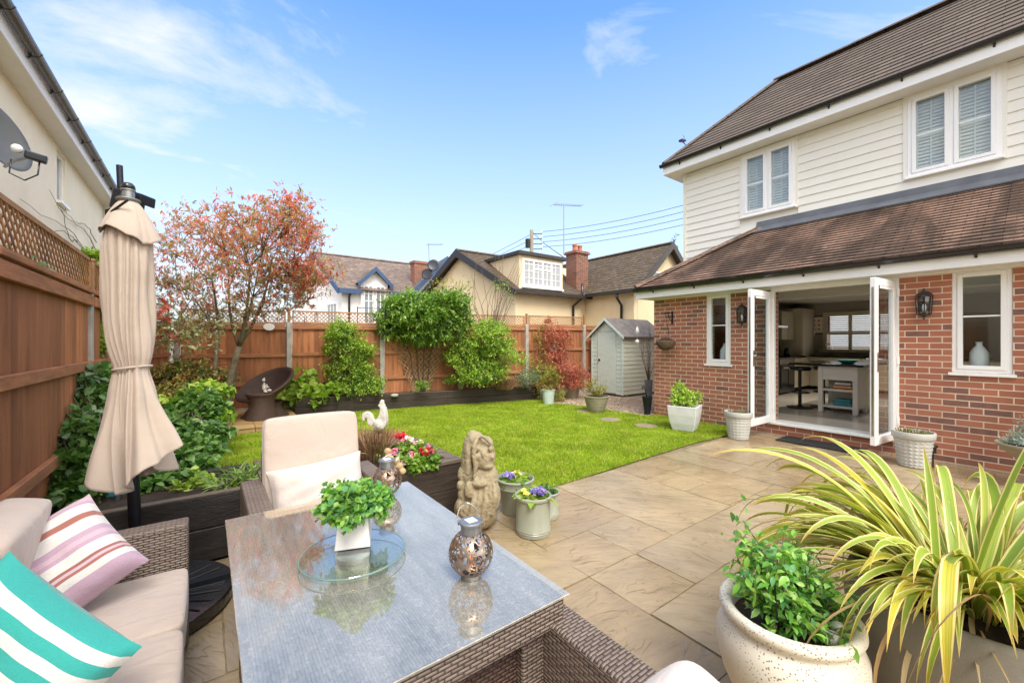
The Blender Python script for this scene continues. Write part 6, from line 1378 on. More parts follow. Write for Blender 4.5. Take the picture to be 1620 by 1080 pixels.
# rooster
rd = 3.85; t = thing('rooster_ornament', D(597, 700, rd), 'white stone cockerel ornament standing in the timber planter', 'ornament')
rp = lambda x, y: (550+x/6.353, 620+y/6.353)
tailp = [(145, 290), (136, 255), (140, 225), (160, 205), (190, 197), (222, 206), (246, 235), (262, 280), (268, 330), (230, 350), (196, 320), (192, 285), (186, 262), (172, 262), (168, 288), (158, 296)]
bodyp = [(258, 300), (290, 272), (308, 240), (318, 200), (320, 165), (330, 150), (352, 150), (366, 165), (374, 200), (382, 250), (386, 300), (378, 345), (350, 375), (300, 385), (262, 365)]
headp = [(306, 142), (300, 128), (318, 122), (322, 104), (316, 92), (330, 90), (334, 76), (346, 80), (358, 84), (362, 100), (360, 122), (374, 130), (372, 142), (364, 158), (340, 172), (322, 165), (314, 150)]
def comb(m):
    for pl, th in ((tailp, .040), (bodyp, .085), (headp, .036)):
        P = [D(*rp(*q), rd-th/2) for q in pl]; m.prism(P, F_*th)
blob('figure', [(D(*rp(325, 320), rd), (.055, .060, .062), Euler((0, 0, -YAW))), (D(*rp(350, 240), rd), (.028, .040, .07), Euler((0, 0, -YAW)))], .0055, 'white_stone', t, disp=.004, dscale=.02, smooth=5, extra=comb)
m = MB(); c = D(597, 680, rd); m.tube([c+Rt*-.01-U*.04, (c.x, c.y, .40)], .014, 8); m.tube([c+Rt*.03-U*.04, (c.x+.03, c.y, .40)], .014, 8); m.build('legs', 'white_stone', t)
# small gold-stone figures on the planter rim
gd_ = 3.12; balls = [(D(613, 713, gd_), (.028, .025, .024)), (D(614, 722, gd_), (.026, .024, .035)), (D(613, 734, gd_), (.040, .034, .045)), (D(620, 727, gd_), (.02, .02, .03)), (D(619, 741, gd_), (.035, .035, .04))]
blob('squirrel_ornament', [(p, r_, Euler((0, 0, -YAW))) for p, r_ in balls], .006, 'gold_stone', disp=.010, dscale=.03, smooth=2); tag(bpy.context.scene.objects['squirrel_ornament'], 'small golden stone animal ornament sitting on the planter rim', 'ornament')
balls = [(D(628, 729, gd_), (.024, .022, .035)), (D(632, 737, gd_), (.03, .025, .025)), (D(636, 745, gd_), (.03, .03, .026)), (D(625, 743, gd_), (.025, .03, .03))]
blob('leaping_ornament', [(p, r_, Euler((0, 0, -YAW))) for p, r_ in balls], .006, 'gold_stone', disp=.008, dscale=.03, smooth=2); tag(bpy.context.scene.objects['leaping_ornament'], 'low golden stone ornament right of the seated stone animal', 'ornament')
# ================================================================ POTS
def pot(name, loc, prof, mat, label, cat='plant pot', soil=None, n=40, group=None, extra=None, auto=40):
    t = thing(name, loc, label, cat, group); m = MB(); m.lathe(loc, prof, n); m.build('pot', mat, t, auto=auto)
    if soil: m = MB(); m.lathe(loc, [(0, soil[1]), (soil[0]*.6, soil[1]+.012), (soil[0], soil[1])], 24); m.build('soil', 'soil', t)
    return t
def primrose(t, c, r, z, nleaf, cl, seedy):
    c = Vector(c); n = nleaf; a = rng.random(n)*2*pi; rr_ = rng.random(n)*r*.5; P = np.stack([c.x+rr_*np.cos(a), c.y+rr_*np.sin(a), np.full(n, z)+.01*rng.random(n)], 1); Dr = np.stack([np.cos(a), np.sin(a), .25+.5*rng.random(n)], 1)
    leaves('leaves', 'leaf_bright', t, P, Dr, r*(.55+.5*rng.random(n)), .55, nseg=4, curl=.35, fold=.2)
    for mat, dx, dy, rad, k in cl:
        P = []; Dr = []
        for i in range(k):
            th = rng.random()*2*pi; q = rad*sqrt(rng.random()); fc = np.array([c.x+dx+q*cos(th), c.y+dy+q*sin(th), z+.055+.03*rng.random()-q*.25]); nn = np.array([cos(th)*.6, sin(th)*.6, 1.0])+rng.normal(size=3)*.2; nn /= np.linalg.norm(nn); e = np.cross(nn, [0, 1, .1]); e /= np.linalg.norm(e); f = np.cross(nn, e)
            for s5 in range(5): an = 2*pi*s5/5; P.append(fc); Dr.append(e*cos(an)+f*sin(an)+nn*.15)
        leaves('petals', mat, t, P, Dr, .022, 1.0, nseg=3, curl=.05, up=np.tile([0, 0, 1.0], (len(P), 1))+rng.normal(size=(len(P), 3))*.15)
        m = MB(); 
        for q in P[::5]: m.ball((q[0], q[1], q[2]+.002), (.0035, .0035, .002), 6)
        m.build('flower_centres', 'petal_yellow', t)
q = G(846, 843); gA = (q.x, q.y+.02, 0)
pA = pot('plant_pot', gA, [(.118, 0), (.132, .004), (.134, .028), (.138, .032), (.134, .037), (.138, .047), (.134, .052), (.134, .27), (.142, .275), (.147, .285), (.145, .298), (.136, .303), (.128, .298), (.126, .25)], 'sage_glaze', 'front sage green pot of violet and yellow primroses', group='sage pots of primroses', soil=(.125, .265))
primrose(pA, gA, .15, .27, 34, [('petal_violet', .03, -.02, .065, 26), ('petal_yellow', -.075, .01, .03, 9)], 1)
q = G(821, 812); gB = (q.x, q.y+.05, 0)
pB = pot('plant_pot', gB, [(.10, 0), (.115, .004), (.150, .22), (.158, .228), (.155, .238), (.162, .285), (.168, .292), (.165, .302), (.155, .304), (.146, .29), (.142, .25)], 'sage_glaze', 'rear left sage green pot of violet primroses', group='sage pots of primroses', soil=(.142, .265))
primrose(pB, gB, .15, .27, 26, [('petal_violet', -.07, .03, .06, 20), ('petal_yellow', .03, .0, .03, 6)], 2)
q = G(872, 820); gC = (q.x, q.y+.05, 0)
pC = pot('plant_pot', gC, [(.082, 0), (.094, .004), (.095, .026), (.099, .030), (.095, .035), (.099, .044), (.095, .049), (.096, .20), (.104, .206), (.106, .216), (.098, .222), (.090, .218), (.088, .18)], 'sage_glaze', 'small sage green pot behind the front pot', group='sage pots of primroses', soil=(.088, .19))
foliage('leaves', 'leaf_dark', pC, [((gC[0]-.01, gC[1], .22), (.08, .08, .04))], 60, 6, .03, spread=.03)
# white square planter and acid green shrub
q = G(1093, 686); cx, cy = q.x+.16, q.y+.20; an = radians(17); t = thing('square_planter', (cx, cy, 0), 'large pale square planter with a lime green shrub by the brick wall', 'planter')
sq = lambda r_, z: [(cx+r_*1.414*cos(an+pi/4+pi/2*k), cy+r_*1.414*sin(an+pi/4+pi/2*k), z) for k in range(4)]
m = MB(); levels = [(.145, 0), (.165, .03), (.195, .14), (.218, .28), (.228, .40), (.232, .43), (.205, .43), (.20, .38)]; v = []; [v.extend(sq(*l)) for l in levels]
m.add(v, [(3, 2, 1, 0)]+[(i*4+k, i*4+(k+1) % 4, i*4+4+(k+1) % 4, i*4+4+k) for i in range(len(levels)-1) for k in range(4)]+[(28, 29, 30, 31)]); m.build('pot', 'white_pot', t, bevel=.012, seg=3)
E_ = [((cx, cy, .52), (.20, .20, .10)), ((cx-.06, cy+.06, .68), (.09, .09, .14)), ((cx+.10, cy-.08, .60), (.10, .10, .10)), ((cx-.12, cy+.05, .52), (.10, .12, .10))]
foliage('foliage', 'leaf_lime', t, E_, 240, 7, .050, spread=.04, ratio=.6, nseg=3, shell=.3); twigs('stems', 'twig_green', t, (cx, cy, .38), els_tips(E_, 12), .006)
# two hobnail pots each side of the doors
def hob(loc, label):
    t = pot('patio_pot', loc, [(.125, 0), (.135, .005), (.175, .335), (.19, .338), (.196, .345), (.200, .41), (.196, .418), (.180, .418), (.174, .40), (.17, .36)], 'pale_pot', label, soil=(.17, .375), group='pale hobnail pots either side of the doors')
    V = []; n1, n2 = 60, 160
    for q in range(n1+1):
        z = .008+.322*q/n1; R_ = .1365+.04*z/.335
        for k in range(n2):
            a = 2*pi*k/n2; u_ = a/(2*pi)*20; v_ = z/.044; V.append((loc[0]+(R_+.007*max(0, cos(pi*(u_+v_)))**.7*max(0, cos(pi*(u_-v_)))**.7+.007*max(0, -cos(pi*(u_+v_)))**.7*max(0, -cos(pi*(u_-v_)))**.7)*cos(a), loc[1]+(R_+.007*max(0, cos(pi*(u_+v_)))**.7*max(0, cos(pi*(u_-v_)))**.7+.007*max(0, -cos(pi*(u_+v_)))**.7*max(0, -cos(pi*(u_-v_)))**.7)*sin(a), z))
    kk_ = np.arange(n1*n2); i_, j_ = kk_//n2, kk_ % n2; npmesh('hobnail_side', np.array(V), np.stack([i_*n2+j_, i_*n2+(j_+1) % n2, (i_+1)*n2+(j_+1) % n2, (i_+1)*n2+j_], 1), 'pale_pot', t, True)
    n = 80; a = rng.random(n)*2*pi; r_ = .15*np.sqrt(rng.random(n)); P = np.stack([loc[0]+r_*np.cos(a), loc[1]+r_*np.sin(a), np.full(n, .375)], 1); leaves('shoots', 'leaf_bronze', t, P, np.c_[rng.normal(size=(n, 2))*.2, np.ones(n)], .08, .13, nseg=3, curl=.1)
hob((6.63, 3.02, 0), 'pale hobnail pot with short shoots left of the open doors'); hob((6.86, 1.09, 0), 'pale hobnail pot right of the open doors')
# green pail, ribbed pot, hidden pot, dark pots
q = G(872, 640); gl = (q.x, q.y+.10, 0); pG = pot('flower_pail', gl, [(.11, 0), (.122, .01), (.15, .33), (.162, .335), (.162, .35), (.15, .352), (.145, .32)], 'mint_glaze', 'mint green pail pot at the lawn edge', soil=(.145, .33)); foliage('foliage', 'leaf_bronze', pG, [((gl[0], gl[1], .37), (.13, .13, .06))], 40, 6, .04, spread=.04)
q = G(948, 653); gl = (q.x, q.y+.08, 0); prof = [(.13, 0), (.14, .005)]; 
for k in range(10): z = .02+.031*k; R_ = .14+.11*(z/.34)**.75; prof += [(R_, z), (R_+.012, z+.008), (R_+.012, z+.022)]
prof += [(.262, .335), (.268, .345), (.262, .355), (.245, .355), (.24, .32)]
pR = pot('ribbed_pot', gl, prof, 'khaki_pot', 'wide ribbed khaki pot of pale stems in front of the shed', soil=(.24, .325), auto=60)
n = 46; a = rng.random(n)*2*pi; tp = [(gl[0]+.30*cos(x)*r_, gl[1]+.30*sin(x)*r_, .42+.28*rng.random()) for x, r_ in zip(a, rng.random(n)*.9+.2)]; twigs('stems', 'leaf_yellow', pR, (gl[0], gl[1], .33), tp, .006, .003, .1); foliage('leaves', 'leaf_yellow', pR, [((p[0], p[1], p[2]), (.03, .03, .05)) for p in tp], 130, 4, .035, spread=.03)
c = D(1026, 600, 9.0); t = thing('dark_planter', (c.x, c.y, 0), 'tall dark planter with bare brown twigs at the house corner', 'planter'); m = MB(); m.lathe((c.x, c.y, 0), [(.07, 0), (.10, .62), (.11, .63), (.105, .66), (.09, .65), (.08, .5)], 4); m.build('pot', 'lead', t)
n = 16; twigs('twigs', 'twig', t, (c.x, c.y, .6), [(c.x+rng.normal()*.06, c.y+rng.normal()*.10, 1.1+rng.random()*.85) for _ in range(n)], .006, .002, .08)
c = D(1024, 650, 8.45); t = thing('umbrella_stand', (c.x, c.y, 0), 'dark slim pot holding a black handled tool beside the house corner', 'pot'); m = MB(); m.lathe((c.x, c.y, 0), [(.05, 0), (.07, .01), (.06, .05), (.105, .36), (.11, .37), (.095, .37)], 18); m.build('pot', 'dark_metal', t, auto=40); m = MB(); m.tube([(c.x, c.y, .3), (c.x-.03, c.y+.03, .52), (c.x-.04, c.y+.045, .58), (c.x-.06, c.y+.06, .60), (c.x-.07, c.y+.07, .55), (c.x-.06, c.y+.06, .52)], .012, 6); m.build('tool_handle', 'black_plastic', t, smooth=True)
# ================================================================ WICKER CHAIR, SIDE TABLE, FIGURINE
dz = .10; bc2 = D(420, 640, 7.75); bx_, by_ = bc2.x, bc2.y
t = thing('wicker_bowl_chair', (bx_, by_, dz), 'round dark wicker bowl chair tilted on its base on the deck', 'wicker chair')
m = MB(); m.lathe((bx_, by_, dz), [(.40, 0), (.34, .06), (.27, .16), (.26, .22), (.30, .28)], 32); m.build('base', 'wicker_brown', t, auto=50)
cc_ = Vector((bx_, by_, dz+.60)); axn = (U*.85-F_*.50-Rt*.22).normalized(); Rm = axn.to_track_quat('Z', 'Y').to_matrix(); m = MB(); v = []; nn_ = 40; L_ = 12
for i in range(1, L_+1):
    a = radians(64)*i/L_; r_ = .50*sin(a)/sin(radians(64)); z_ = -.50*(cos(a)-cos(radians(64)))*.85
    for k in range(nn_): v.append(cc_+Rm@Vector((r_*cos(2*pi*k/nn_), r_*sin(2*pi*k/nn_), z_)))
m.add(v, [(i*nn_+k, i*nn_+(k+1) % nn_, (i+1)*nn_+(k+1) % nn_, (i+1)*nn_+k) for i in range(L_-1) for k in range(nn_)]+[tuple(range(nn_-1, -1, -1))]); o = m.build('bowl_seat', 'wicker_brown', t, smooth=True); o.modifiers.new('s', 'SOLIDIFY').thickness = .03
m = MB(); m.tube([cc_+Rm@Vector((.51*cos(2*pi*k/40), .51*sin(2*pi*k/40), 0)) for k in range(41)], .022, 8, cap=False); m.build('rim', 'wicker_brown', t, smooth=True)
q = G(416, 664, dz); wx, wy = q.x, q.y+.16; t = thing('wicker_side_table', (wx, wy, dz), 'small round waisted dark wicker table in front of the bowl chair', 'side table')
m = MB(); m.lathe((wx, wy, dz), [(0, 0), (.27, 0), (.26, .04), (.215, .18), (.20, .27), (.215, .36), (.25, .43), (.262, .44), (.262, .465), (0, .47)], 32); m.build('body', 'wicker_brown', t, auto=40)
bd = (Vector((wx, wy, 0)).dot(F_)); R3 = Euler((0, 0, -YAW)); balls = []
for px_, py_, dd, r_ in [(419, 608, 0, (.027, .03, .032)), (420, 614, 0, (.02, .02, .025)), (420, 620, .0, (.038, .034, .06)), (424, 626, -.02, (.055, .06, .025)), (428, 624, -.05, (.04, .03, .024)), (424, 618, -.04, (.016, .015, .05)), (418, 618, .0, (.016, .018, .05)), (426, 619, -.05, (.028, .015, .012)), (420, 604.5, 0, (.012, .012, .012))]: balls.append((D(px_-2, py_, bd+dd), r_, R3))
o = blob('meditating_figurine', balls, .006, 'white_stone', smooth=3); tag(o, 'small white seated figurine on the wicker side table', 'figurine'); o.location.z = dz+.468
# ================================================================ RIGHT FOREGROUND POTS
ux, uy = G(1246, 966, .45).x, G(1246, 966, .45).y
t = thing('stone_urn', (ux, uy, 0), 'cream speckled bellied stone urn of leafy green shrub', 'urn')
m = MB(); m.lathe((ux, uy, 0), [(r9*.91, z9) for r9, z9 in [(0, .001), (.15, .001), (.155, .02), (.20, .10), (.250, .20), (.275, .29), (.272, .35), (.252, .395), (.234, .41), (.236, .42), (.256, .43), (.264, .445), (.262, .462), (.250, .472), (.232, .47), (.214, .455), (.205, .42), (.20, .38)]], 72); m.build('pot', 'urn_speckle', t, smooth=True)
m = MB(); m.lathe((ux, uy, .40), [(0, .02), (.10, .015), (.188, .0)], 24); m.build('soil', 'soil', t)
els = [((ux-.04, uy+.02, .60), (.17, .17, .10)), ((ux-.02, uy+.07, .70), (.13, .13, .09)), ((ux+.10, uy+.0, .58), (.14, .13, .10)), ((ux-.14, uy-.0, .52), (.11, .11, .08)), ((ux-.02, uy-.12, .50), (.15, .10, .06))]
twt = els_tips(els, 64); twigs('stems', 'twig', t, (ux, uy, .42), twt, .004, .002, .12)
P = []; Dr = []
for tp in twt:
    tp = np.array(tp[:]); b0 = np.array([ux, uy, .42])
    for k in range(34):
        f = .35+.75*rng.random(); p = b0+(tp-b0)*f+rng.normal(size=3)*.022; d = (tp-b0)/np.linalg.norm(tp-b0)*.5+rng.normal(size=3)*.7; P.append(p); Dr.append(d)
leaves('foliage', 'leaf_fresh', t, P, Dr, .026+.024*rng.random(len(P)), .5, nseg=3, curl=.25)
for a in ((-.17, -.02, .62), (-.15, -.05, .53), (.13, .10, .64)): m = MB(); m.tube([(ux+a[0]*.6, uy+a[1]*.6, .41), (ux+a[0]*.9, uy+a[1], .50), (ux+a[0], uy+a[1], a[2])], [.005, .004, .0025], 6); m.build('bare_stem', 'iron', t)
def peb(x, y, z, r_, lab):
    m = MB(); m.ball((x, y, z), r_, 14, Euler((.2, .1, .6))); tag(m.build('grey_pebble', 'white_pebble', smooth=True), lab, 'pebble', 'grey pebbles in the urn')
p = G(1318, 1012, .44); peb(p.x, p.y, .445, (.034, .028, .024), 'larger grey pebble in the urn nearest the rim'); p = G(1330, 995, .46); peb(p.x+.01, p.y+.01, .455, (.028, .024, .022), 'smaller grey pebble behind the larger one in the urn')
p = D(1199, 868, 1.70); t = thing('solar_light', (p.x, p.y, .42), 'small round solar stake light standing in the urn', 'solar light'); m = MB(); m.lathe((p.x, p.y, p.z), [(0, -.03), (.02, -.028), (.022, -.004), (.030, -.002), (.030, .004), (.024, .006), (0, .006)], 24); m.build('lamp_head', 'steel', t, auto=40); m = MB(); m.lathe((p.x, p.y, p.z+.0062), [(0, .001), (.022, .0005), (.022, 0)], 24); m.build('solar_cell', 'dark_metal', t); m = MB(); m.tube([(p.x, p.y, p.z-.03), (p.x, p.y, .41)], .006, 8); m.build('stake', 'steel', t)
# concrete bowl and phormium
kx, ky = 2.36, .20
t = thing('flax_planter', (kx, ky, 0), 'big round concrete bowl of yellow striped flax leaves', 'planter')
m = MB(); m.lathe((kx, ky, 0), [(0, .001), (.19, .001), (.22, .015), (.31, .13), (.37, .27), (.395, .42), (.385, .53), (.375, .548), (.358, .55), (.345, .54), (.345, .47)], 72); m.build('bowl', 'bowl_concrete', t, smooth=True)
m = MB(); m.lathe((kx, ky, .47), [(0, .04), (.2, .03), (.346, .0)], 24); m.build('soil', 'soil', t)
def straps(name, mat, parent, specs, seg=16):
    """specs: (base, azimuth, elevation, length, width, droop, twist)"""
    V = []; F = []; UVs = []
    for b, az, el, L, w, dr, twi, k1 in specs:
        p = np.array(b, float); e = el; dl = L/seg; h = az; pts = []
        for i in range(seg+1):
            d = np.array([cos(h)*cos(e), sin(h)*cos(e), sin(e)]); pts.append((p.copy(), d)); p = p+d*dl; f = i/seg; e -= dr*dl*(.35+2.0*f)/1.0*(k1 if f > .5 else 1); h += twi*dl; e = max(e, -1.5)
            if p[2] < .03: p[2] = .03; e = max(e, -.05)
        n0 = len(V)
        for i, (q, d) in enumerate(pts):
            f = i/seg; sd_ = np.cross(d, [0, 0, 1.0]) if abs(d[2]) < .999 else np.array([-sin(az), cos(az), 0]); sd_ = np.array([-sin(h), cos(h), 0])*-.35+sd_/max(np.linalg.norm(sd_), 1e-6); sd_ /= np.linalg.norm(sd_)
            ro = twi*1.4*f; up_ = np.cross(sd_, d); sd2 = sd_*cos(ro)+up_*sin(ro); wd = w*.5*min(1, .45+2.2*f)*(1-max(0, (f-.62)/.38)**1.6)
            up2 = np.cross(sd2, d); V += [q-sd2*wd+up2*wd*.35, q-sd2*wd*.0, q+sd2*wd+up2*wd*.35]; UVs += [(0, f), (.5, f), (1, f)]
        for i in range(seg): 
            for j in (0, 1): a = n0+i*3+j; F.append((a, a+1, a+4, a+3))
    return npmesh(name, np.array(V), np.array(F), mat, parent, True, np.array(UVs))
sp = []; r_ = random.Random(21)
for k in range(300):
    az = r_.uniform(0, 2*pi); a2 = r_.uniform(0, 2*pi); rr_ = .15*sqrt(r_.random()); el = r_.uniform(.2, 1.15); L = r_.uniform(.60, .98)
    a9 = math.degrees(az)
    if 108 < a9 < 182: L *= .72; el = max(el, .65)
    elif 182 <= a9 < 250: L *= .66; el = max(el, .8)
    if cos(az-radians(150)) > .3 : L *= 1.12
    sp.append(((kx+rr_*cos(az), ky+rr_*sin(az), .50), az, el, L, (r_.uniform(.036, .050) if r_.random() < .22 else r_.uniform(.017, .034)), r_.uniform(1.2, 2.7), r_.uniform(-1.0, 1.0), r_.uniform(.8, 1.3)))
# hero leaves read off the photo
def az_to(px, py, d):
    q = D(px, py, d); return math.atan2(q.y-ky, q.x-kx)
sp += [((kx+.0, ky+.02, .5), az_to(1640, 640, 2.9)-.9, 1.33, .84, .036, .25, .15, 1), ((kx-.02, ky+.10, .5), az_to(1440, 650, 2.9), 1.30, .60, .030, .5, .2, 1),
 ((kx-.15, ky+.03, .52), az_to(1520, 1000, 1.25), 1.1, .90, .042, 3.3, .1, 1), ((kx-.13, ky-.02, .52), az_to(1480, 1000, 1.3), 1.2, .74, .036, 3.4, -.1, 1), ((kx-.1, ky+.1, .52), az_to(1350, 870, 1.8), .75, .50, .040, 2.0, .1, 1),
 ((kx, ky+.1, .52), az_to(1200, 740, 2.8), .85, 1.0, .040, 1.15, 0, 1), ((kx, ky+.1, .52), az_to(1190, 700, 3.2), .95, 1.05, .040, 1.2, 0, 1), ((kx, ky+.1, .52), az_to(1230, 760, 2.8), .75, .95, .040, 1.5, 0, 1), ((kx+.02, ky+.12, .5), az_to(1300, 700, 3.2), 1.0, 1.0, .042, 1.5, .1, 1), ((kx, ky+.05, .5), az_to(1460, 700, 3.2), 1.1, .9, .044, 1.8, 0, 1), ((kx-.1, ky, .5), az_to(1620, 1000, 1.3), 1.1, .8, .044, 2.6, 0, 1), ((kx, ky, .5), az_to(1720, 800, 2.5), .9, .9, .044, 1.5, 0, 1)]
straps('leaves', 'phormium_leaf', t, sp)
sp = []
for k in range(70):
    az = r_.uniform(0, 2*pi); rr_ = .2*sqrt(r_.random()); sp.append(((kx+rr_*cos(az), ky+rr_*sin(az), .49), az, r_.uniform(-.1, .9), r_.uniform(.4, 1.0), r_.uniform(.008, .022), r_.uniform(1.5, 3.6), r_.uniform(-.8, .8), 1))
straps('dead_leaves', 'dead_leaf', t, sp)
# planter at the right edge and wall shrub
q = Vector((6.75, .18, 0)); t = thing('pedestal_planter', q, 'stone bowl planter of grey-green foliage at the right edge', 'planter'); m = MB(); m.lathe(q, [(0, .001), (.12, .001), (.12, .04), (.05, .08), (.05, .22), (.10, .27), (.20, .36), (.25, .42), (.265, .43), (.265, .45), (.24, .45), (.22, .42)], 32); m.build('bowl', 'khaki_pot', t, auto=50); m = MB(); m.lathe((q.x, q.y, .42), [(0, .03), (.22, 0)], 20); m.build('soil', 'soil', t); foliage('foliage', 'leaf_blue', t, [((q.x, q.y, .50), (.2, .2, .12)), ((q.x+.05, q.y+.02, .62), (.10, .10, .10))], 260, 6, .03, spread=.04, ratio=.4)
q = Vector((6.5, .02, 0)); bush('wall_shrub', (7.15, -.35, 0), [((0, .25, 1.0), (.15, .35, .18)), ((-.1, .1, .7), (.2, .3, .2))], 'leafy green shrub branch reaching in at the right edge', 'shrub', 'leaf_mid', 70, 7, .06, tw=12, nseg=3)
p = D(1476, 706, 4.9); t = thing('solar_light', (p.x, p.y, 0), 'black solar light beside the right hobnail pot', 'solar light'); m = MB(); m.lathe((p.x, p.y, p.z), [(0, .02), (.04, .018), (.045, 0), (.03, -.02), (.03, -.08), (0, -.08)], 16); m.build('lamp_head', 'black_plastic', t, auto=40); m = MB(); m.tube([(p.x, p.y, p.z-.08), (p.x, p.y, 0)], .008, 6); m.build('stake', 'black_plastic', t)
# ================================================================ PLANTS
def fen(i, off=.35, z=.3):
    """point along the far fence line, i in bays from the post left of the fan trellis pair"""
    p = FA+fd*bay*i+fn*off; return Vector((p.x, p.y, z))
# photinia tree
tb = Vector((.10, 8.25, .0)); td = 6.75
t = thing('photinia_tree', tb, 'small multi-stemmed tree with red and variegated young leaves', 'tree')
m = MB(); tips = []; r_ = random.Random(4)
def T(px, py, d=0): return D(px, py, td+d)
def limb(a, b, r0, r1, bend=.08, n=6):
    a, b = Vector(a), Vector(b); k = Vector((r_.uniform(-1, 1), r_.uniform(-1, 1), r_.uniform(-.3, .6)))*bend*(b-a).length; P = [a.lerp(b, i/n)+k*sin(pi*i/n) for i in range(n+1)]; m.tube(P, [r0+(r1-r0)*i/n for i in range(n+1)], 8); return P
base = T(352, 640); low = Vector((base.x, base.y, 0))
tr1 = limb(low, T(378, 548), .060, .045, .05); tr2 = limb(low+Vector((.06, .05, 0)), T(345, 530, .1), .036, .028); tr3 = limb(low+Vector((-.05, .1, 0)), T(372, 560, .15), .03, .02)
forks = []
for a, lst in ((tr1[-1], [((400, 470), .032), ((362, 455), .026), ((425, 440), .028), ((395, 420), .024)]), (tr2[-1], [((335, 440), .022), ((305, 470), .02), ((318, 520), .016)]), (tr3[-1], [((385, 500), .016)])):
    for (px_, py_), r0 in lst: e = T(px_, py_, r_.uniform(-.4, .4)); limb(a, e, r0, r0*.55); forks.append((e, r0*.55))
m2 = []
crown = [(272, 400), (262, 440), (285, 370), (300, 350), (315, 400), (290, 450), (270, 500), (310, 500), (330, 460), (345, 360), (350, 400), (370, 370), (365, 430), (390, 350), (395, 390), (400, 440), (420, 370), (430, 410), (420, 450), (445, 350), (455, 330), (450, 385), (470, 420), (455, 440), (480, 440), (500, 435), (490, 385), (478, 365), (440, 470), (410, 490), (380, 480), (350, 500), (460, 480), (330, 530), (300, 540), (280, 540), (485, 460), (335, 380), (468, 350), (258, 470), (320, 440), (375, 400), (430, 390), (405, 370), (445, 430), (505, 440), (340, 420), (268, 520)]
cl = []
for px_, py_ in crown:
    e = T(px_+r_.uniform(-6, 6), py_+r_.uniform(-6, 6), r_.uniform(-.75, .75)); a, ra = min(forks, key=lambda f: (f[0]-e).length+r_.uniform(0, .3)); limb(a, e, ra*.6, .006, .1); cl.append((e, py_, px_))
    for q in range(3): e2 = e+Vector((r_.uniform(-.25, .25), r_.uniform(-.25, .25), r_.uniform(-.05, .3))); limb(e.lerp(a, r_.uniform(.1, .4)), e2, .008, .003, .08, 4); cl.append((e2, 540-(e2.z-CZ)/td*FP, px_))
m.build('trunk', 'bark', t, smooth=True)
def tufts(pts, n, size, mat, nm, sp, rat=.32):
    P = []; Dr = []
    for e in pts:
        for k in range(n):
            sub = np.array(e[:])+rng.normal(size=3)*sp; 
            ax0 = rng.normal(size=3)*.6+np.array([0, 0, .8])
            for j in range(6): P.append(sub+rng.normal(size=3)*.012); Dr.append(ax0+rng.normal(size=3)*.8)
    leaves(nm, mat, t, P, Dr, size*(.6+.7*rng.random(len(P))), rat, nseg=3, curl=.25)
up_ = [e for e, y, x in cl if y < 500]; lowr = [e for e, y, x in cl if y >= 440]; right_ = [e for e, y, x in cl if x > 440 and y < 475]
tufts(up_, 13, .084, 'leaf_pinkred', 'red_leaves', .13, .25); tufts(right_, 5, .095, 'leaf_red', 'dark_red_leaves', .09, .28)
tufts([e for e, y, x in cl], 6, .066, 'leaf_varieg', 'variegated_leaves', .11); tufts(lowr, 6, .072, 'leaf_varieg', 'lower_leaves', .12); tufts([T(px_, py_, r_.uniform(-.5, .3)) for px_, py_ in ((262, 500), (258, 535), (285, 520), (300, 545), (262, 550))], 7, .11, 'leaf_varieg', 'large_leaves', .1); tufts([T(px_, py_, -.3) for px_, py_ in ((258, 505), (265, 540), (290, 532), (262, 485))], 4, .12, 'leaf_red', 'lower_red_leaves', .08)
# shrubs on the far bed
def pxb(px, py, dep, rx, rz, rd=None):
    """ellipsoid seen at px,py at depth dep with radii in photo pixels"""
    k = dep/FP; return (D(px, py, dep), (rx*k, (rd or rx)*k, rz*k))
def pbush(name, base, specs, label, **kw):
    b = Vector(base); return bush(name, b, [((c-b)[:], r) for c, r in specs], label, **kw)
b = D(553, 640, 9.0); b.z = .29
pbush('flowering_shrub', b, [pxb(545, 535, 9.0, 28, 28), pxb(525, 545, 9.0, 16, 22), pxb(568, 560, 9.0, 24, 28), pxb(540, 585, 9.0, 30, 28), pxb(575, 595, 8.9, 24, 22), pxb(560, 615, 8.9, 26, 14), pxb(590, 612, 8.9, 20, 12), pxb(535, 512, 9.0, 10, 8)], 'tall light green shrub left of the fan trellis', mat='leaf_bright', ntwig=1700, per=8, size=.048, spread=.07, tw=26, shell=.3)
b = D(680, 640, 9.75); b.z = .29
t2 = pbush('glossy_climber', b, [pxb(640, 500, 9.6, 46, 30), pxb(690, 505, 9.6, 42, 32), pxb(660, 485, 9.7, 55, 24), pxb(620, 520, 9.6, 24, 18), pxb(705, 480, 9.7, 30, 25), pxb(728, 500, 9.7, 20, 35), pxb(672, 530, 9.6, 40, 16)], 'large glossy dark green climber topping the fan trellis', mat='leaf_gloss', ntwig=2300, per=8, size=.080, spread=.08, ratio=.42, nseg=3, tw=0, shell=.45)
P, O = in_ellipsoids([pxb(705, 455, 9.8, 30, 14), pxb(730, 470, 9.8, 22, 30), pxb(610, 475, 9.8, 14, 10), pxb(735, 530, 9.8, 10, 20)], 500, .2)
leaves('top_foliage', 'leaf_yellow', t2, P, O+np.array([0, 0, .8])+rng.normal(size=P.shape)*.5, .06, .4, nseg=2)
m = MB(); b2 = fen(1.47, .10)
for k in range(4): m.tube([b2+fd*(.03*k), b2+fd*(.12*k-.18)+U*.4, b2+fd*(.16*k-.25)+U*.9, b2+fd*(.3*k-.5)+U*1.4], [.022, .018, .015, .01], 7)
m.build('stems', 'twig', t2, smooth=True)
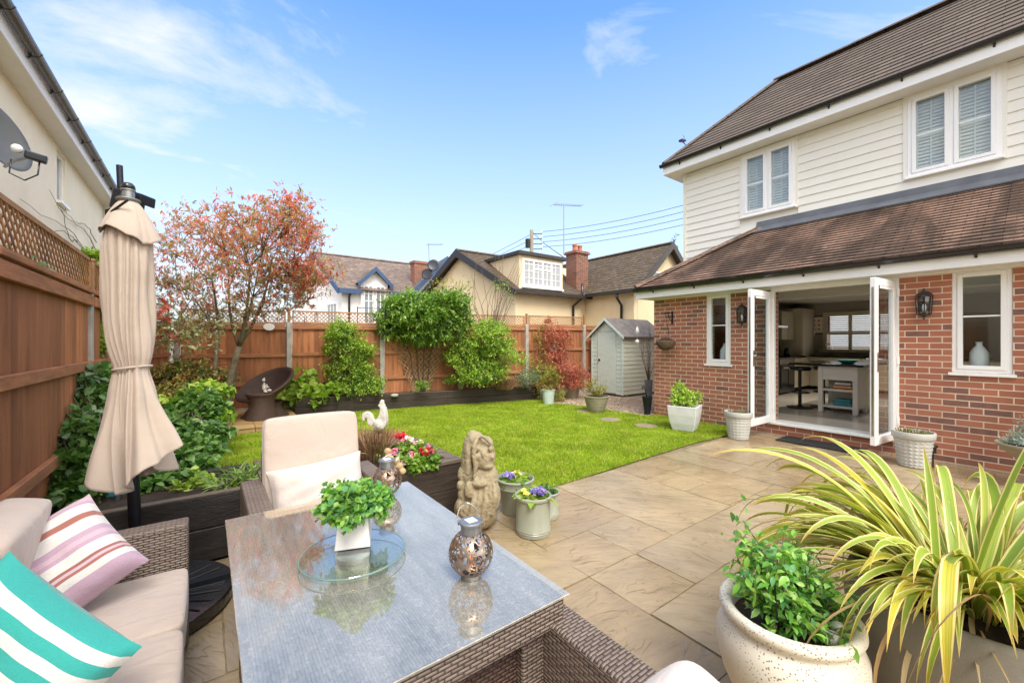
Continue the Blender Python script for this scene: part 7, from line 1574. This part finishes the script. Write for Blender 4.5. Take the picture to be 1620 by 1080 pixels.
# fan trellis
fc = fen(1.47, .085, .30); t = thing('fan_trellis', fc, 'fan-shaped wooden trellis under the glossy climber', 'trellis'); m = MB()
wb, wt, hh_ = .40, 1.45, 1.15; n = 9
def fp(u, v): w = wb+(wt-wb)*v; return fc+fd*(u*w/2)+U*(hh_*v)
for k in range(-n, n+1):
    for sg in (-1, 1):
        pts = []
        for j in range(13):
            v = j/12; u = k/n*1.0*2+sg*(v-.5)*1.9
            if -1 <= u <= 1: pts.append(fp(u, v)+fn*.008*sg)
        if len(pts) > 1: 
            for a, b in zip(pts[:-1], pts[1:]): m.bar(a, b, .016, .007, up=fn)
m.build('lattice', 'old_trellis', t)
b = D(767, 640, 10.1); b.z = .29
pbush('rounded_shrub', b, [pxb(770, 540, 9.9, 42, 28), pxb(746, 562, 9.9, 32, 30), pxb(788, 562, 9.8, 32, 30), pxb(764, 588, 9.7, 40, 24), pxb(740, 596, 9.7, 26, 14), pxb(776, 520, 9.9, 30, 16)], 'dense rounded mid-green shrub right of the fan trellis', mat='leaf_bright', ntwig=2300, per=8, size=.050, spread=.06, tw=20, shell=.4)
# bare twiggy shrub above it
b = fen(2.6, .12); t = thing('bare_shrub', b, 'leafless twiggy shrub rising above the fence trellis', 'shrub')
r_ = random.Random(9); tp = [D(r_.uniform(735, 835), r_.uniform(400, 520), 10.6+r_.uniform(-.3, .3)) for _ in range(26)]; twigs('twigs', 'twig', t, D(775, 555, 10.6), tp, .010, .003, .14); m = MB(); m.tube([b, D(775, 555, 10.6)], [.03, .02], 7); m.build('stem', 'twig', t)
P, O = in_ellipsoids([pxb(790, 450, 10.6, 14, 10), pxb(740, 450, 10.6, 10, 8), pxb(805, 470, 10.6, 10, 12), pxb(745, 480, 10.6, 10, 14)], 190, .2); leaves('leaves', 'leaf_mid', t, P, O+rng.normal(size=P.shape), .07, .45, nseg=3)
b = D(470, 655, 8.8); b.z = .2
pbush('lime_leaf_plant', b, [pxb(472, 628, 8.7, 34, 16), pxb(500, 620, 8.7, 28, 12), pxb(455, 615, 8.7, 16, 16), pxb(478, 600, 8.8, 20, 12), pxb(520, 615, 8.7, 16, 8)], 'broad-leaved lime green plant right of the bowl chair', cat='plant', mat='leaf_lime', ntwig=190, per=5, size=.13, spread=.05, ratio=.85, nseg=4, tw=8, shell=.5, up=.2)
b = D(480, 600, 9.1); b.z = .3
pbush('young_shrub', b, [pxb(478, 572, 9.1, 18, 16), pxb(492, 580, 9.1, 14, 14), pxb(470, 590, 9.1, 12, 12)], 'small green shrub against the post behind the lime plant', mat='leaf_bright', ntwig=170, per=7, size=.055, tw=8)
b = fen(3.15, .55); pbush('brown_grass', b, [], 'x', mat='grass_brown', ntwig=2, per=1, tw=0) if False else None
def tuft(name, b, n, h, sp, mat, label, cat='ornamental grass', w=.012, lean=.25, group=None, seg=3, curl=.3):
    t = thing(name, b, label, cat, group); a = rng.random(n)*2*pi; r_ = sp*np.sqrt(rng.random(n)); P = np.stack([b[0]+r_*np.cos(a), b[1]+r_*np.sin(a), np.full(n, b[2])], 1); Dr = np.c_[np.cos(a)*lean*r_/sp+rng.normal(size=n)*lean*.4, np.sin(a)*lean*r_/sp+rng.normal(size=n)*lean*.4, np.ones(n)]
    H_ = h*(.6+.5*rng.random(n)); leaves('blades', mat, t, P, Dr, H_, w/h, nseg=seg, curl=curl, fold=.2); return t
q = D(797, 600, 10.2); tuft('ornamental_grass', (q.x, q.y, .30), 500, .38, .22, 'grass_brown', 'dried brown grass clump on the far bed')
q = D(835, 598, 10.3); pbush('grey_herb', (q.x, q.y, .3), [pxb(836, 596, 10.3, 20, 15), pxb(825, 602, 10.3, 12, 10)], 'rounded grey-green herb at the right end of the far bed', cat='plant', mat='leaf_grey', ntwig=330, per=6, size=.035, spread=.04, tw=4, shell=.5)
q = D(860, 620, 10.5); pbush('golden_shrub', (q.x, q.y, 0), [pxb(855, 592, 10.6, 20, 22), pxb(872, 600, 10.5, 16, 20), pxb(880, 625, 10.3, 18, 14), pxb(858, 625, 10.4, 10, 20)], 'yellow-green shrub behind the mint green pail', mat='leaf_yellow', ntwig=420, per=6, size=.05, tw=10)
q = D(845, 545, 11.1); pbush('pale_climber', (q.x, q.y, .3), [pxb(850, 535, 11.15, 12, 16, 4), pxb(858, 560, 11.15, 10, 20, 4), pxb(845, 575, 11.1, 8, 12, 4), pxb(862, 520, 11.15, 10, 8, 4)], 'thin green climber left of the red climber on the fence', cat='climber', mat='leaf_bronze', ntwig=130, per=6, size=.05, tw=8, r0=.006)
q = D(878, 560, 11.3); pbush('red_climber', (q.x, q.y, .1), [pxb(880, 528, 11.2, 24, 16, 5), pxb(893, 540, 11.25, 16, 22, 5), pxb(868, 545, 11.2, 10, 24, 5), pxb(885, 562, 11.15, 20, 12, 6), pxb(868, 508, 11.2, 10, 8, 4)], 'red leaved climber behind the round white ornament', cat='climber', mat='leaf_rust', ntwig=420, per=6, size=.05, tw=12, r0=.008)
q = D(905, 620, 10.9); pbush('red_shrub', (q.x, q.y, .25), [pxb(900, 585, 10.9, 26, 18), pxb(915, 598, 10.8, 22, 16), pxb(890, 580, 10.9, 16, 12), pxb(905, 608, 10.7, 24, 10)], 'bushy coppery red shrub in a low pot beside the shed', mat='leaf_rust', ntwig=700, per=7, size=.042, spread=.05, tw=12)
pot('low_pot', (q.x, q.y, 0), [(.13, 0), (.15, .01), (.2, .26), (.21, .27), (.2, .3), (.18, .29)], 'khaki_pot', 'low khaki pot under the coppery red shrub', soil=(.18, .27))
# small fillers on the far bed
for i, (px_, py_, d, lab) in enumerate([(668, 614, 9.2, 'small green seedling clump left of the fan trellis foot'), (598, 618, 9.0, 'low green clump at the foot of the light green shrub'), (712, 606, 9.8, 'low green clump right of the fan trellis foot')]):
    q = D(px_, py_, d); pbush('ground_plant', (q.x, q.y, .3), [pxb(px_, py_-5, d, 12, 7)], lab, cat='plant', mat='leaf_mid', ntwig=50, per=5, size=.05, tw=0)
m = MB(); q = D(627, 618, 8.95); m.ball((q.x, q.y+.1, .32), (.09, .07, .04), 12); tag(m.build('bed_stone', 'concrete', smooth=True), 'grey stone lying on the far bed soil', 'stone')
# ---- left bed
def LB(px, py, d): return D(px, py, d)
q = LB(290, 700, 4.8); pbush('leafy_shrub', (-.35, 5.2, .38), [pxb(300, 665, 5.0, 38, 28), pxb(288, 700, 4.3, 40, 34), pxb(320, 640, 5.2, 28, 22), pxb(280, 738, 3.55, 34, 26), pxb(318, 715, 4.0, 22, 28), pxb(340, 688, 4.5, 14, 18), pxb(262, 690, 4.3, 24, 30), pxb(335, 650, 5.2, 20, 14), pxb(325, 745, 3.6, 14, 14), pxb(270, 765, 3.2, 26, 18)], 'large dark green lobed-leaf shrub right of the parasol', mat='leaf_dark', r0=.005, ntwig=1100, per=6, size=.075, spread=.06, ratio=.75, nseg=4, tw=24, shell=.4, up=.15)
q = LB(300, 655, 4.6); pbush('pale_leaf_plant', (-.3, 4.9, .38), [pxb(318, 618, 5.6, 22, 12), pxb(300, 640, 5.2, 30, 14), pxb(345, 622, 5.6, 16, 12), pxb(262, 640, 5.0, 14, 10), pxb(352, 655, 5.2, 12, 8)], 'fresh green lobed foliage on top of the dark left shrub', cat='plant', mat='leaf_bright', ntwig=230, per=6, size=.085, spread=.05, ratio=.8, nseg=4, tw=8, up=.3)
q = LB(290, 590, 6.8); pbush('bronze_shrub', (-.3, 7.2, .3), [pxb(285, 588, 6.8, 34, 18), pxb(320, 592, 6.8, 30, 18), pxb(262, 595, 6.8, 16, 20), pxb(300, 612, 6.6, 40, 14), pxb(350, 600, 6.9, 18, 14)], 'bronze and yellow tinted shrub under the red tree', mat='leaf_bronze', ntwig=650, per=7, size=.06, spread=.06, ratio=.55, nseg=2, tw=20)
pbush('geranium_clump', (-.25, 4.0, .40), [pxb(302, 758, 3.3, 20, 9), pxb(288, 775, 3.1, 14, 9), pxb(322, 764, 3.2, 14, 8)], 'bright lime scalloped leaf clump near the black bed edge', cat='plant', mat='leaf_lime', ntwig=80, per=5, size=.05, spread=.03, ratio=1.0, nseg=4, tw=4, up=.5, fold=.1)
# variegated strap-leaf plants between bed edge and lawn
for i, (px_, py_, n, lab) in enumerate([(360, 764, 34, 'cream-striped strap-leaf clump nearest the parasol'), (385, 758, 40, 'cream-striped strap-leaf clump in the middle of the bed corner'), (408, 745, 30, 'cream-striped strap-leaf clump beside the armchair')]):
    q = G(px_, py_+8, .40); q.y = min(q.y, 4.05); tuft('strap_leaf_plant', (q.x, q.y, .40), n, .24, .07, 'leaf_cream', lab, 'plant', w=.022, lean=.7, group='variegated strap-leaf clumps', seg=4, curl=.6)
# dry brown grass and flowers in the timber planter
q = G(590, 728, .42); tuft('ornamental_grass', (q.x+.02, q.y+.1, .40), 900, .36, .13, 'grass_brown', 'tall dried brown grass clump in front of the cockerel', w=.006, lean=.22)
q2_ = G(630, 700, .42); tuft('ornamental_grass', (q2_.x-.05, q2_.y, .40), 200, .22, .06, 'leaf_red', 'dark red grass tuft beside the pink flowers', w=.008, lean=.5)
q = G(560, 700, .42); tuft('strap_leaf_plant', (q.x, 3.75, .40), 26, .30, .05, 'leaf_cream', 'pale strap-leaf clump directly right of the armchair back', 'plant', w=.02, lean=.5, group='variegated strap-leaf clumps', seg=4, curl=.5)
def flowers(loc, els, fl, label):
    t = thing('flowering_plant', loc, label, 'flowering plant', 'pink and red flowering plants in the timber planter'); foliage('foliage', 'leaf_mid', t, els, 170, 6, .035, spread=.03, ratio=.9, nseg=3, shell=.3)
    for mat, pts in fl:
        P = []; Dr = []
        for p in pts:
            for k in range(9):
                c = np.array(p[:])+rng.normal(size=3)*np.array([.017, .017, .010]); nn = rng.normal(size=3)*.35+np.array([-.2, -.5, .8]); nn /= np.linalg.norm(nn); e = np.cross(nn, [1, 0, .1]); e /= np.linalg.norm(e); f = np.cross(nn, e)
                for s5 in range(5): an = 2*pi*s5/5; P.append(c); Dr.append(e*cos(an)+f*sin(an)+nn*.2)
        leaves('petals', mat, t, P, Dr, .020, 1.0, nseg=3, curl=.1)
fz = lambda px_, py_, d=3.55: D(px_, py_, d)
flowers(G(640, 740, .42), [(fz(648, 730, 3.35), (.10, .10, .06)), (fz(640, 712, 3.5), (.09, .09, .06)), (fz(662, 715, 3.5), (.09, .09, .06))], [('petal_red', [fz(632, 690, 3.6), fz(636, 688, 3.6)]), ('petal_pink', [fz(637, 695, 3.6), fz(624, 712, 3.4), fz(621, 716, 3.4)]), ('petal_blush', [fz(646, 692, 3.6), fz(653, 701, 3.55), fz(665, 699, 3.6), fz(639, 708, 3.5)])], 'blush and crimson flowers at the left of the timber planter')
flowers(G(670, 735, .42), [(fz(675, 728, 3.45), (.10, .09, .05)), (fz(660, 735, 3.4), (.08, .08, .05)), (fz(682, 722, 3.5), (.06, .06, .05))], [('petal_red', [fz(668, 712, 3.45), fz(675, 715, 3.45), fz(671, 717, 3.42), fz(679, 712, 3.47)]), ('petal_pink', [fz(652, 716, 3.4), fz(656, 722, 3.4), fz(677, 708, 3.5), fz(681, 717, 3.45)]), ('petal_blush', [fz(648, 723, 3.35), fz(641, 730, 3.3)])], 'bright red and pink flowers at the right of the timber planter')
# left fence climbers and shrubs
pbush('fence_climber', (-.72, 5.6, .3), [pxb(147, 440, 4.1, 10, 24), pxb(150, 490, 4.1, 10, 30), pxb(148, 545, 4.1, 9, 26), pxb(143, 410, 4.3, 10, 14)], 'light green climber on the fence left of the parasol', cat='climber', mat='leaf_bright', ntwig=420, per=6, size=.055, spread=.04, ratio=.6, nseg=3, tw=10)
pbush('lobed_shrub', (-.62, 4.2, .38), [pxb(150, 640, 3.4, 22, 34), pxb(130, 690, 3.1, 30, 34), pxb(150, 735, 3.0, 40, 30), pxb(110, 735, 2.9, 30, 24), pxb(150, 600, 3.5, 20, 18), pxb(90, 720, 2.9, 16, 10), pxb(120, 775, 2.8, 30, 22), pxb(185, 760, 3.2, 22, 24)], 'dark green lobed shrub between left fence and parasol', mat='leaf_dark', r0=.005, ntwig=420, per=6, size=.065, spread=.05, ratio=.75, nseg=4, tw=26, shell=.3, up=.15)
pbush('lobed_shoots', (-.60, 4.0, .38), [pxb(112, 610, 3.3, 14, 12), pxb(135, 590, 3.4, 14, 10), pxb(78, 707, 2.9, 14, 4), pxb(110, 690, 3.0, 14, 10), pxb(50, 760, 2.7, 16, 4), pxb(138, 655, 3.2, 14, 12)], 'pale green upper shoots of the shrub against the left fence', cat='plant', mat='leaf_grey', ntwig=60, per=5, size=.06, spread=.04, ratio=.8, nseg=4, tw=18, twm='twig_green', r0=.005)
pbush('trellis_vine', (-.80, 3.9, 1.6), [pxb(20, 412, 2.35, 16, 4), pxb(48, 420, 2.45, 14, 6), pxb(5, 400, 2.3, 8, 10), pxb(70, 428, 2.6, 12, 5)], 'sprig of pale ivy leaves on the left trellis rail', cat='climber', mat='leaf_grey', ntwig=26, per=4, size=.04, spread=.04, ratio=.8, nseg=4, tw=0)
t = thing('bare_vine', (-1.9, 10.0, 2.2), 'bare climbing vine stems on the cream neighbouring wall', 'climber'); m = MB(); r_ = random.Random(3)
for px0_, py0_, px1_, py1_ in [(150, 410, 30, 302), (150, 395, 75, 300), (140, 400, 55, 345), (120, 390, 90, 330), (150, 380, 100, 325), (150, 420, 60, 380)]:
    y0 = 12.5; a = onX(px0_, py0_, NX+.03); b = onX(px1_, py1_, NX+.03); n = 12; P = [a.lerp(b, k/n)+Vector((r_.uniform(0, .03), 0, r_.uniform(-.02, .02)+.10*sin(k*.55+px1_))) for k in range(n+1)]; m.tube(P, [.009-.006*k/n for k in range(n+1)], 5)
m.build('stems', 'twig_green', t)
# distant conifer and trees beyond the fences
def far_tree(name, px, pytop, pybot, d, w, mat, label, n=900, size=.3, conic=False, group='trees beyond the gardens'):
    k = d/FP; top = D(px, pytop, d); base = Vector((top.x, top.y, 0)); t = thing(name, base, label, 'tree', group); m = MB(); m.tube([base, top.lerp(base, .1)], [.25, .05], 8)
    els = []
    if conic:
        for i in range(9): f = i/8; z = top.z-(top.z-1.0)*f; els.append(((top.x, top.y, z), (w*k*(.12+.88*f), w*k*(.12+.88*f), (top.z)/12)))
    else:
        for i in range(9): a = rng.random()*2*pi; q = .55*rng.random()*w*k; z = top.z-w*k*(.3+.9*rng.random()); els.append(((top.x+q*cos(a), top.y+q*sin(a), z), (w*k*.5, w*k*.5, w*k*.4)))
        for e in els: m.tube([base+U*1.5, Vector(e[0])], [.12, .03], 6)
    m.build('trunk', 'bark', t); foliage('crown', mat, t, els, n, 6, size, spread=size*1.0, ratio=.4 if not conic else .25, shell=.4); return t
far_tree('conifer_tree', 1066, 388, 470, 38, 26, 'leaf_conifer', 'dark conifer peeping over the cream cottage gable', conic=True, n=900, size=.35)
# trees and houses behind the camera side that the windows and glass reflect
for i, (x, y, h, lab) in enumerate([(-9, -6, 7, 'broad tree behind the camera near the left boundary'), (-4, -13, 9, 'tall tree behind the camera')]):
    base = Vector((x, y, 0)); t = thing('garden_tree', base, lab, 'tree', 'trees behind the patio'); m = MB(); m.tube([base, base+U*h*.5], [.25, .15], 8); els = []
    for k in range(10): a = rng.random()*2*pi; e = (x+1.6*cos(a), y+1.6*sin(a), h*(.5+.45*rng.random())); els.append((e, (1.1, 1.1, .9))); m.tube([base+U*h*.4, Vector(e)], [.1, .03], 6)
    m.build('trunk', 'bark', t); foliage('crown', 'leaf_dark', t, els, 500, 5, .22, spread=.3)
# ================================================================ LIGHT, SKY, CAMERA
SUN_AZ = radians(-163); SUN_EL = radians(52)     # direction the light comes from, azimuth measured from +Y towards +X
w = bpy.data.worlds.new('World'); S.world = w; w.use_nodes = True; nt = w.node_tree; nt.nodes.clear()
class WT(NT):
    def __init__(s): s.m = None; s.t = nt; s.out = nt.nodes.new('ShaderNodeOutputWorld')
t = WT(); sky = t.n('TexSky', sky_type='NISHITA', sun_disc=False, sun_elevation=SUN_EL, sun_rotation=SUN_AZ, altitude=50.0, air_density=1.0, dust_density=.6, ozone_density=2.5)
hs = t.n('HueSaturation', {'Hue': .510, 'Saturation': 1.26, 'Value': 1.22, 'Color': sky.outputs[0]})
gen = t.n('TexCoord').outputs['Generated']; sx = t.n('SeparateXYZ', {0: gen})
# project the view direction onto a cloud layer
den = t.math('ADD', t.math('MAXIMUM', sx.outputs[2], 0.0), .10)
cv = t.n('CombineXYZ', {0: t.math('DIVIDE', sx.outputs[0], den), 1: t.math('DIVIDE', sx.outputs[1], den), 2: 0})
cn = t.noise(t.n('Mapping', {'Vector': cv, 'Location': (3.1, 1.7, 0), 'Rotation': (0, 0, .5), 'Scale': (.75, 1.35, 1)}).outputs[0], .85, 9, .62, .6)
big = t.noise(t.n('Mapping', {'Vector': cv, 'Location': (.4, .2, 0)}).outputs[0], .45, 3)
back = t.n('MapRange', {0: t.math('ADD', t.math('MULTIPLY', sx.outputs[0], -.1), t.math('MULTIPLY', sx.outputs[1], -1.0)), 1: -.25, 2: .5, 3: 0, 4: 1}).outputs[0]  # unseen bright cloud bank behind the camera, added as frontal fill light
amt = t.math('ADD', t.math('ADD', cn, t.math('MULTIPLY', t.math('SUBTRACT', big, .5), .55)), t.math('MULTIPLY', back, .6)); amt = t.math('ADD', amt, t.n('MapRange', {0: sx.outputs[2], 1: .64, 2: .80, 3: 0, 4: .32}).outputs[0])
cl = t.n('MapRange', {0: amt, 1: .575, 2: .71, 3: 0, 4: .92}).outputs[0]
hz = t.n('MapRange', {0: sx.outputs[2], 1: .0, 2: .62, 3: 1.0, 4: .06}).outputs[0]
c1 = t.mix(hz, hs.outputs[0], (2.15, 2.27, 2.42, 1)); c2 = t.mix(cl, c1, t.mix(back, (2.7, 2.75, 2.85, 1), (7.3, 6.95, 6.5, 1)))
bg = t.n('Background', {0: c2, 1: .13}); t.end(bg)
sun = bpy.data.lights.new('sun', 'SUN'); sun.energy = 1.15; sun.angle = radians(25); sun.color = (1, .955, .885); so = bpy.data.objects.new('sun', sun); COL.objects.link(so)
dirv = Vector((sin(SUN_AZ)*cos(SUN_EL), cos(SUN_AZ)*cos(SUN_EL), sin(SUN_EL))); so.rotation_euler = dirv.to_track_quat('Z', 'Y').to_euler()
cam = bpy.data.cameras.new('camera'); cam.sensor_width = 36; cam.lens = 36*FP/1620; cam.clip_start = .02; cam.clip_end = 800
co = bpy.data.objects.new('camera', cam); COL.objects.link(co); co.location = (0, 0, CZ); co.rotation_euler = (pi/2, 0, -YAW); S.camera = co
S.view_settings.view_transform = 'Standard'; S.view_settings.look = 'None'; S.view_settings.exposure = 1.58; S.view_settings.gamma = 1
S.cycles.max_bounces = 8; S.cycles.transparent_max_bounces = 24; S.cycles.use_denoising = True; S.cycles.caustics_reflective = False; S.cycles.caustics_refractive = False
bpy.context.view_layer.update()
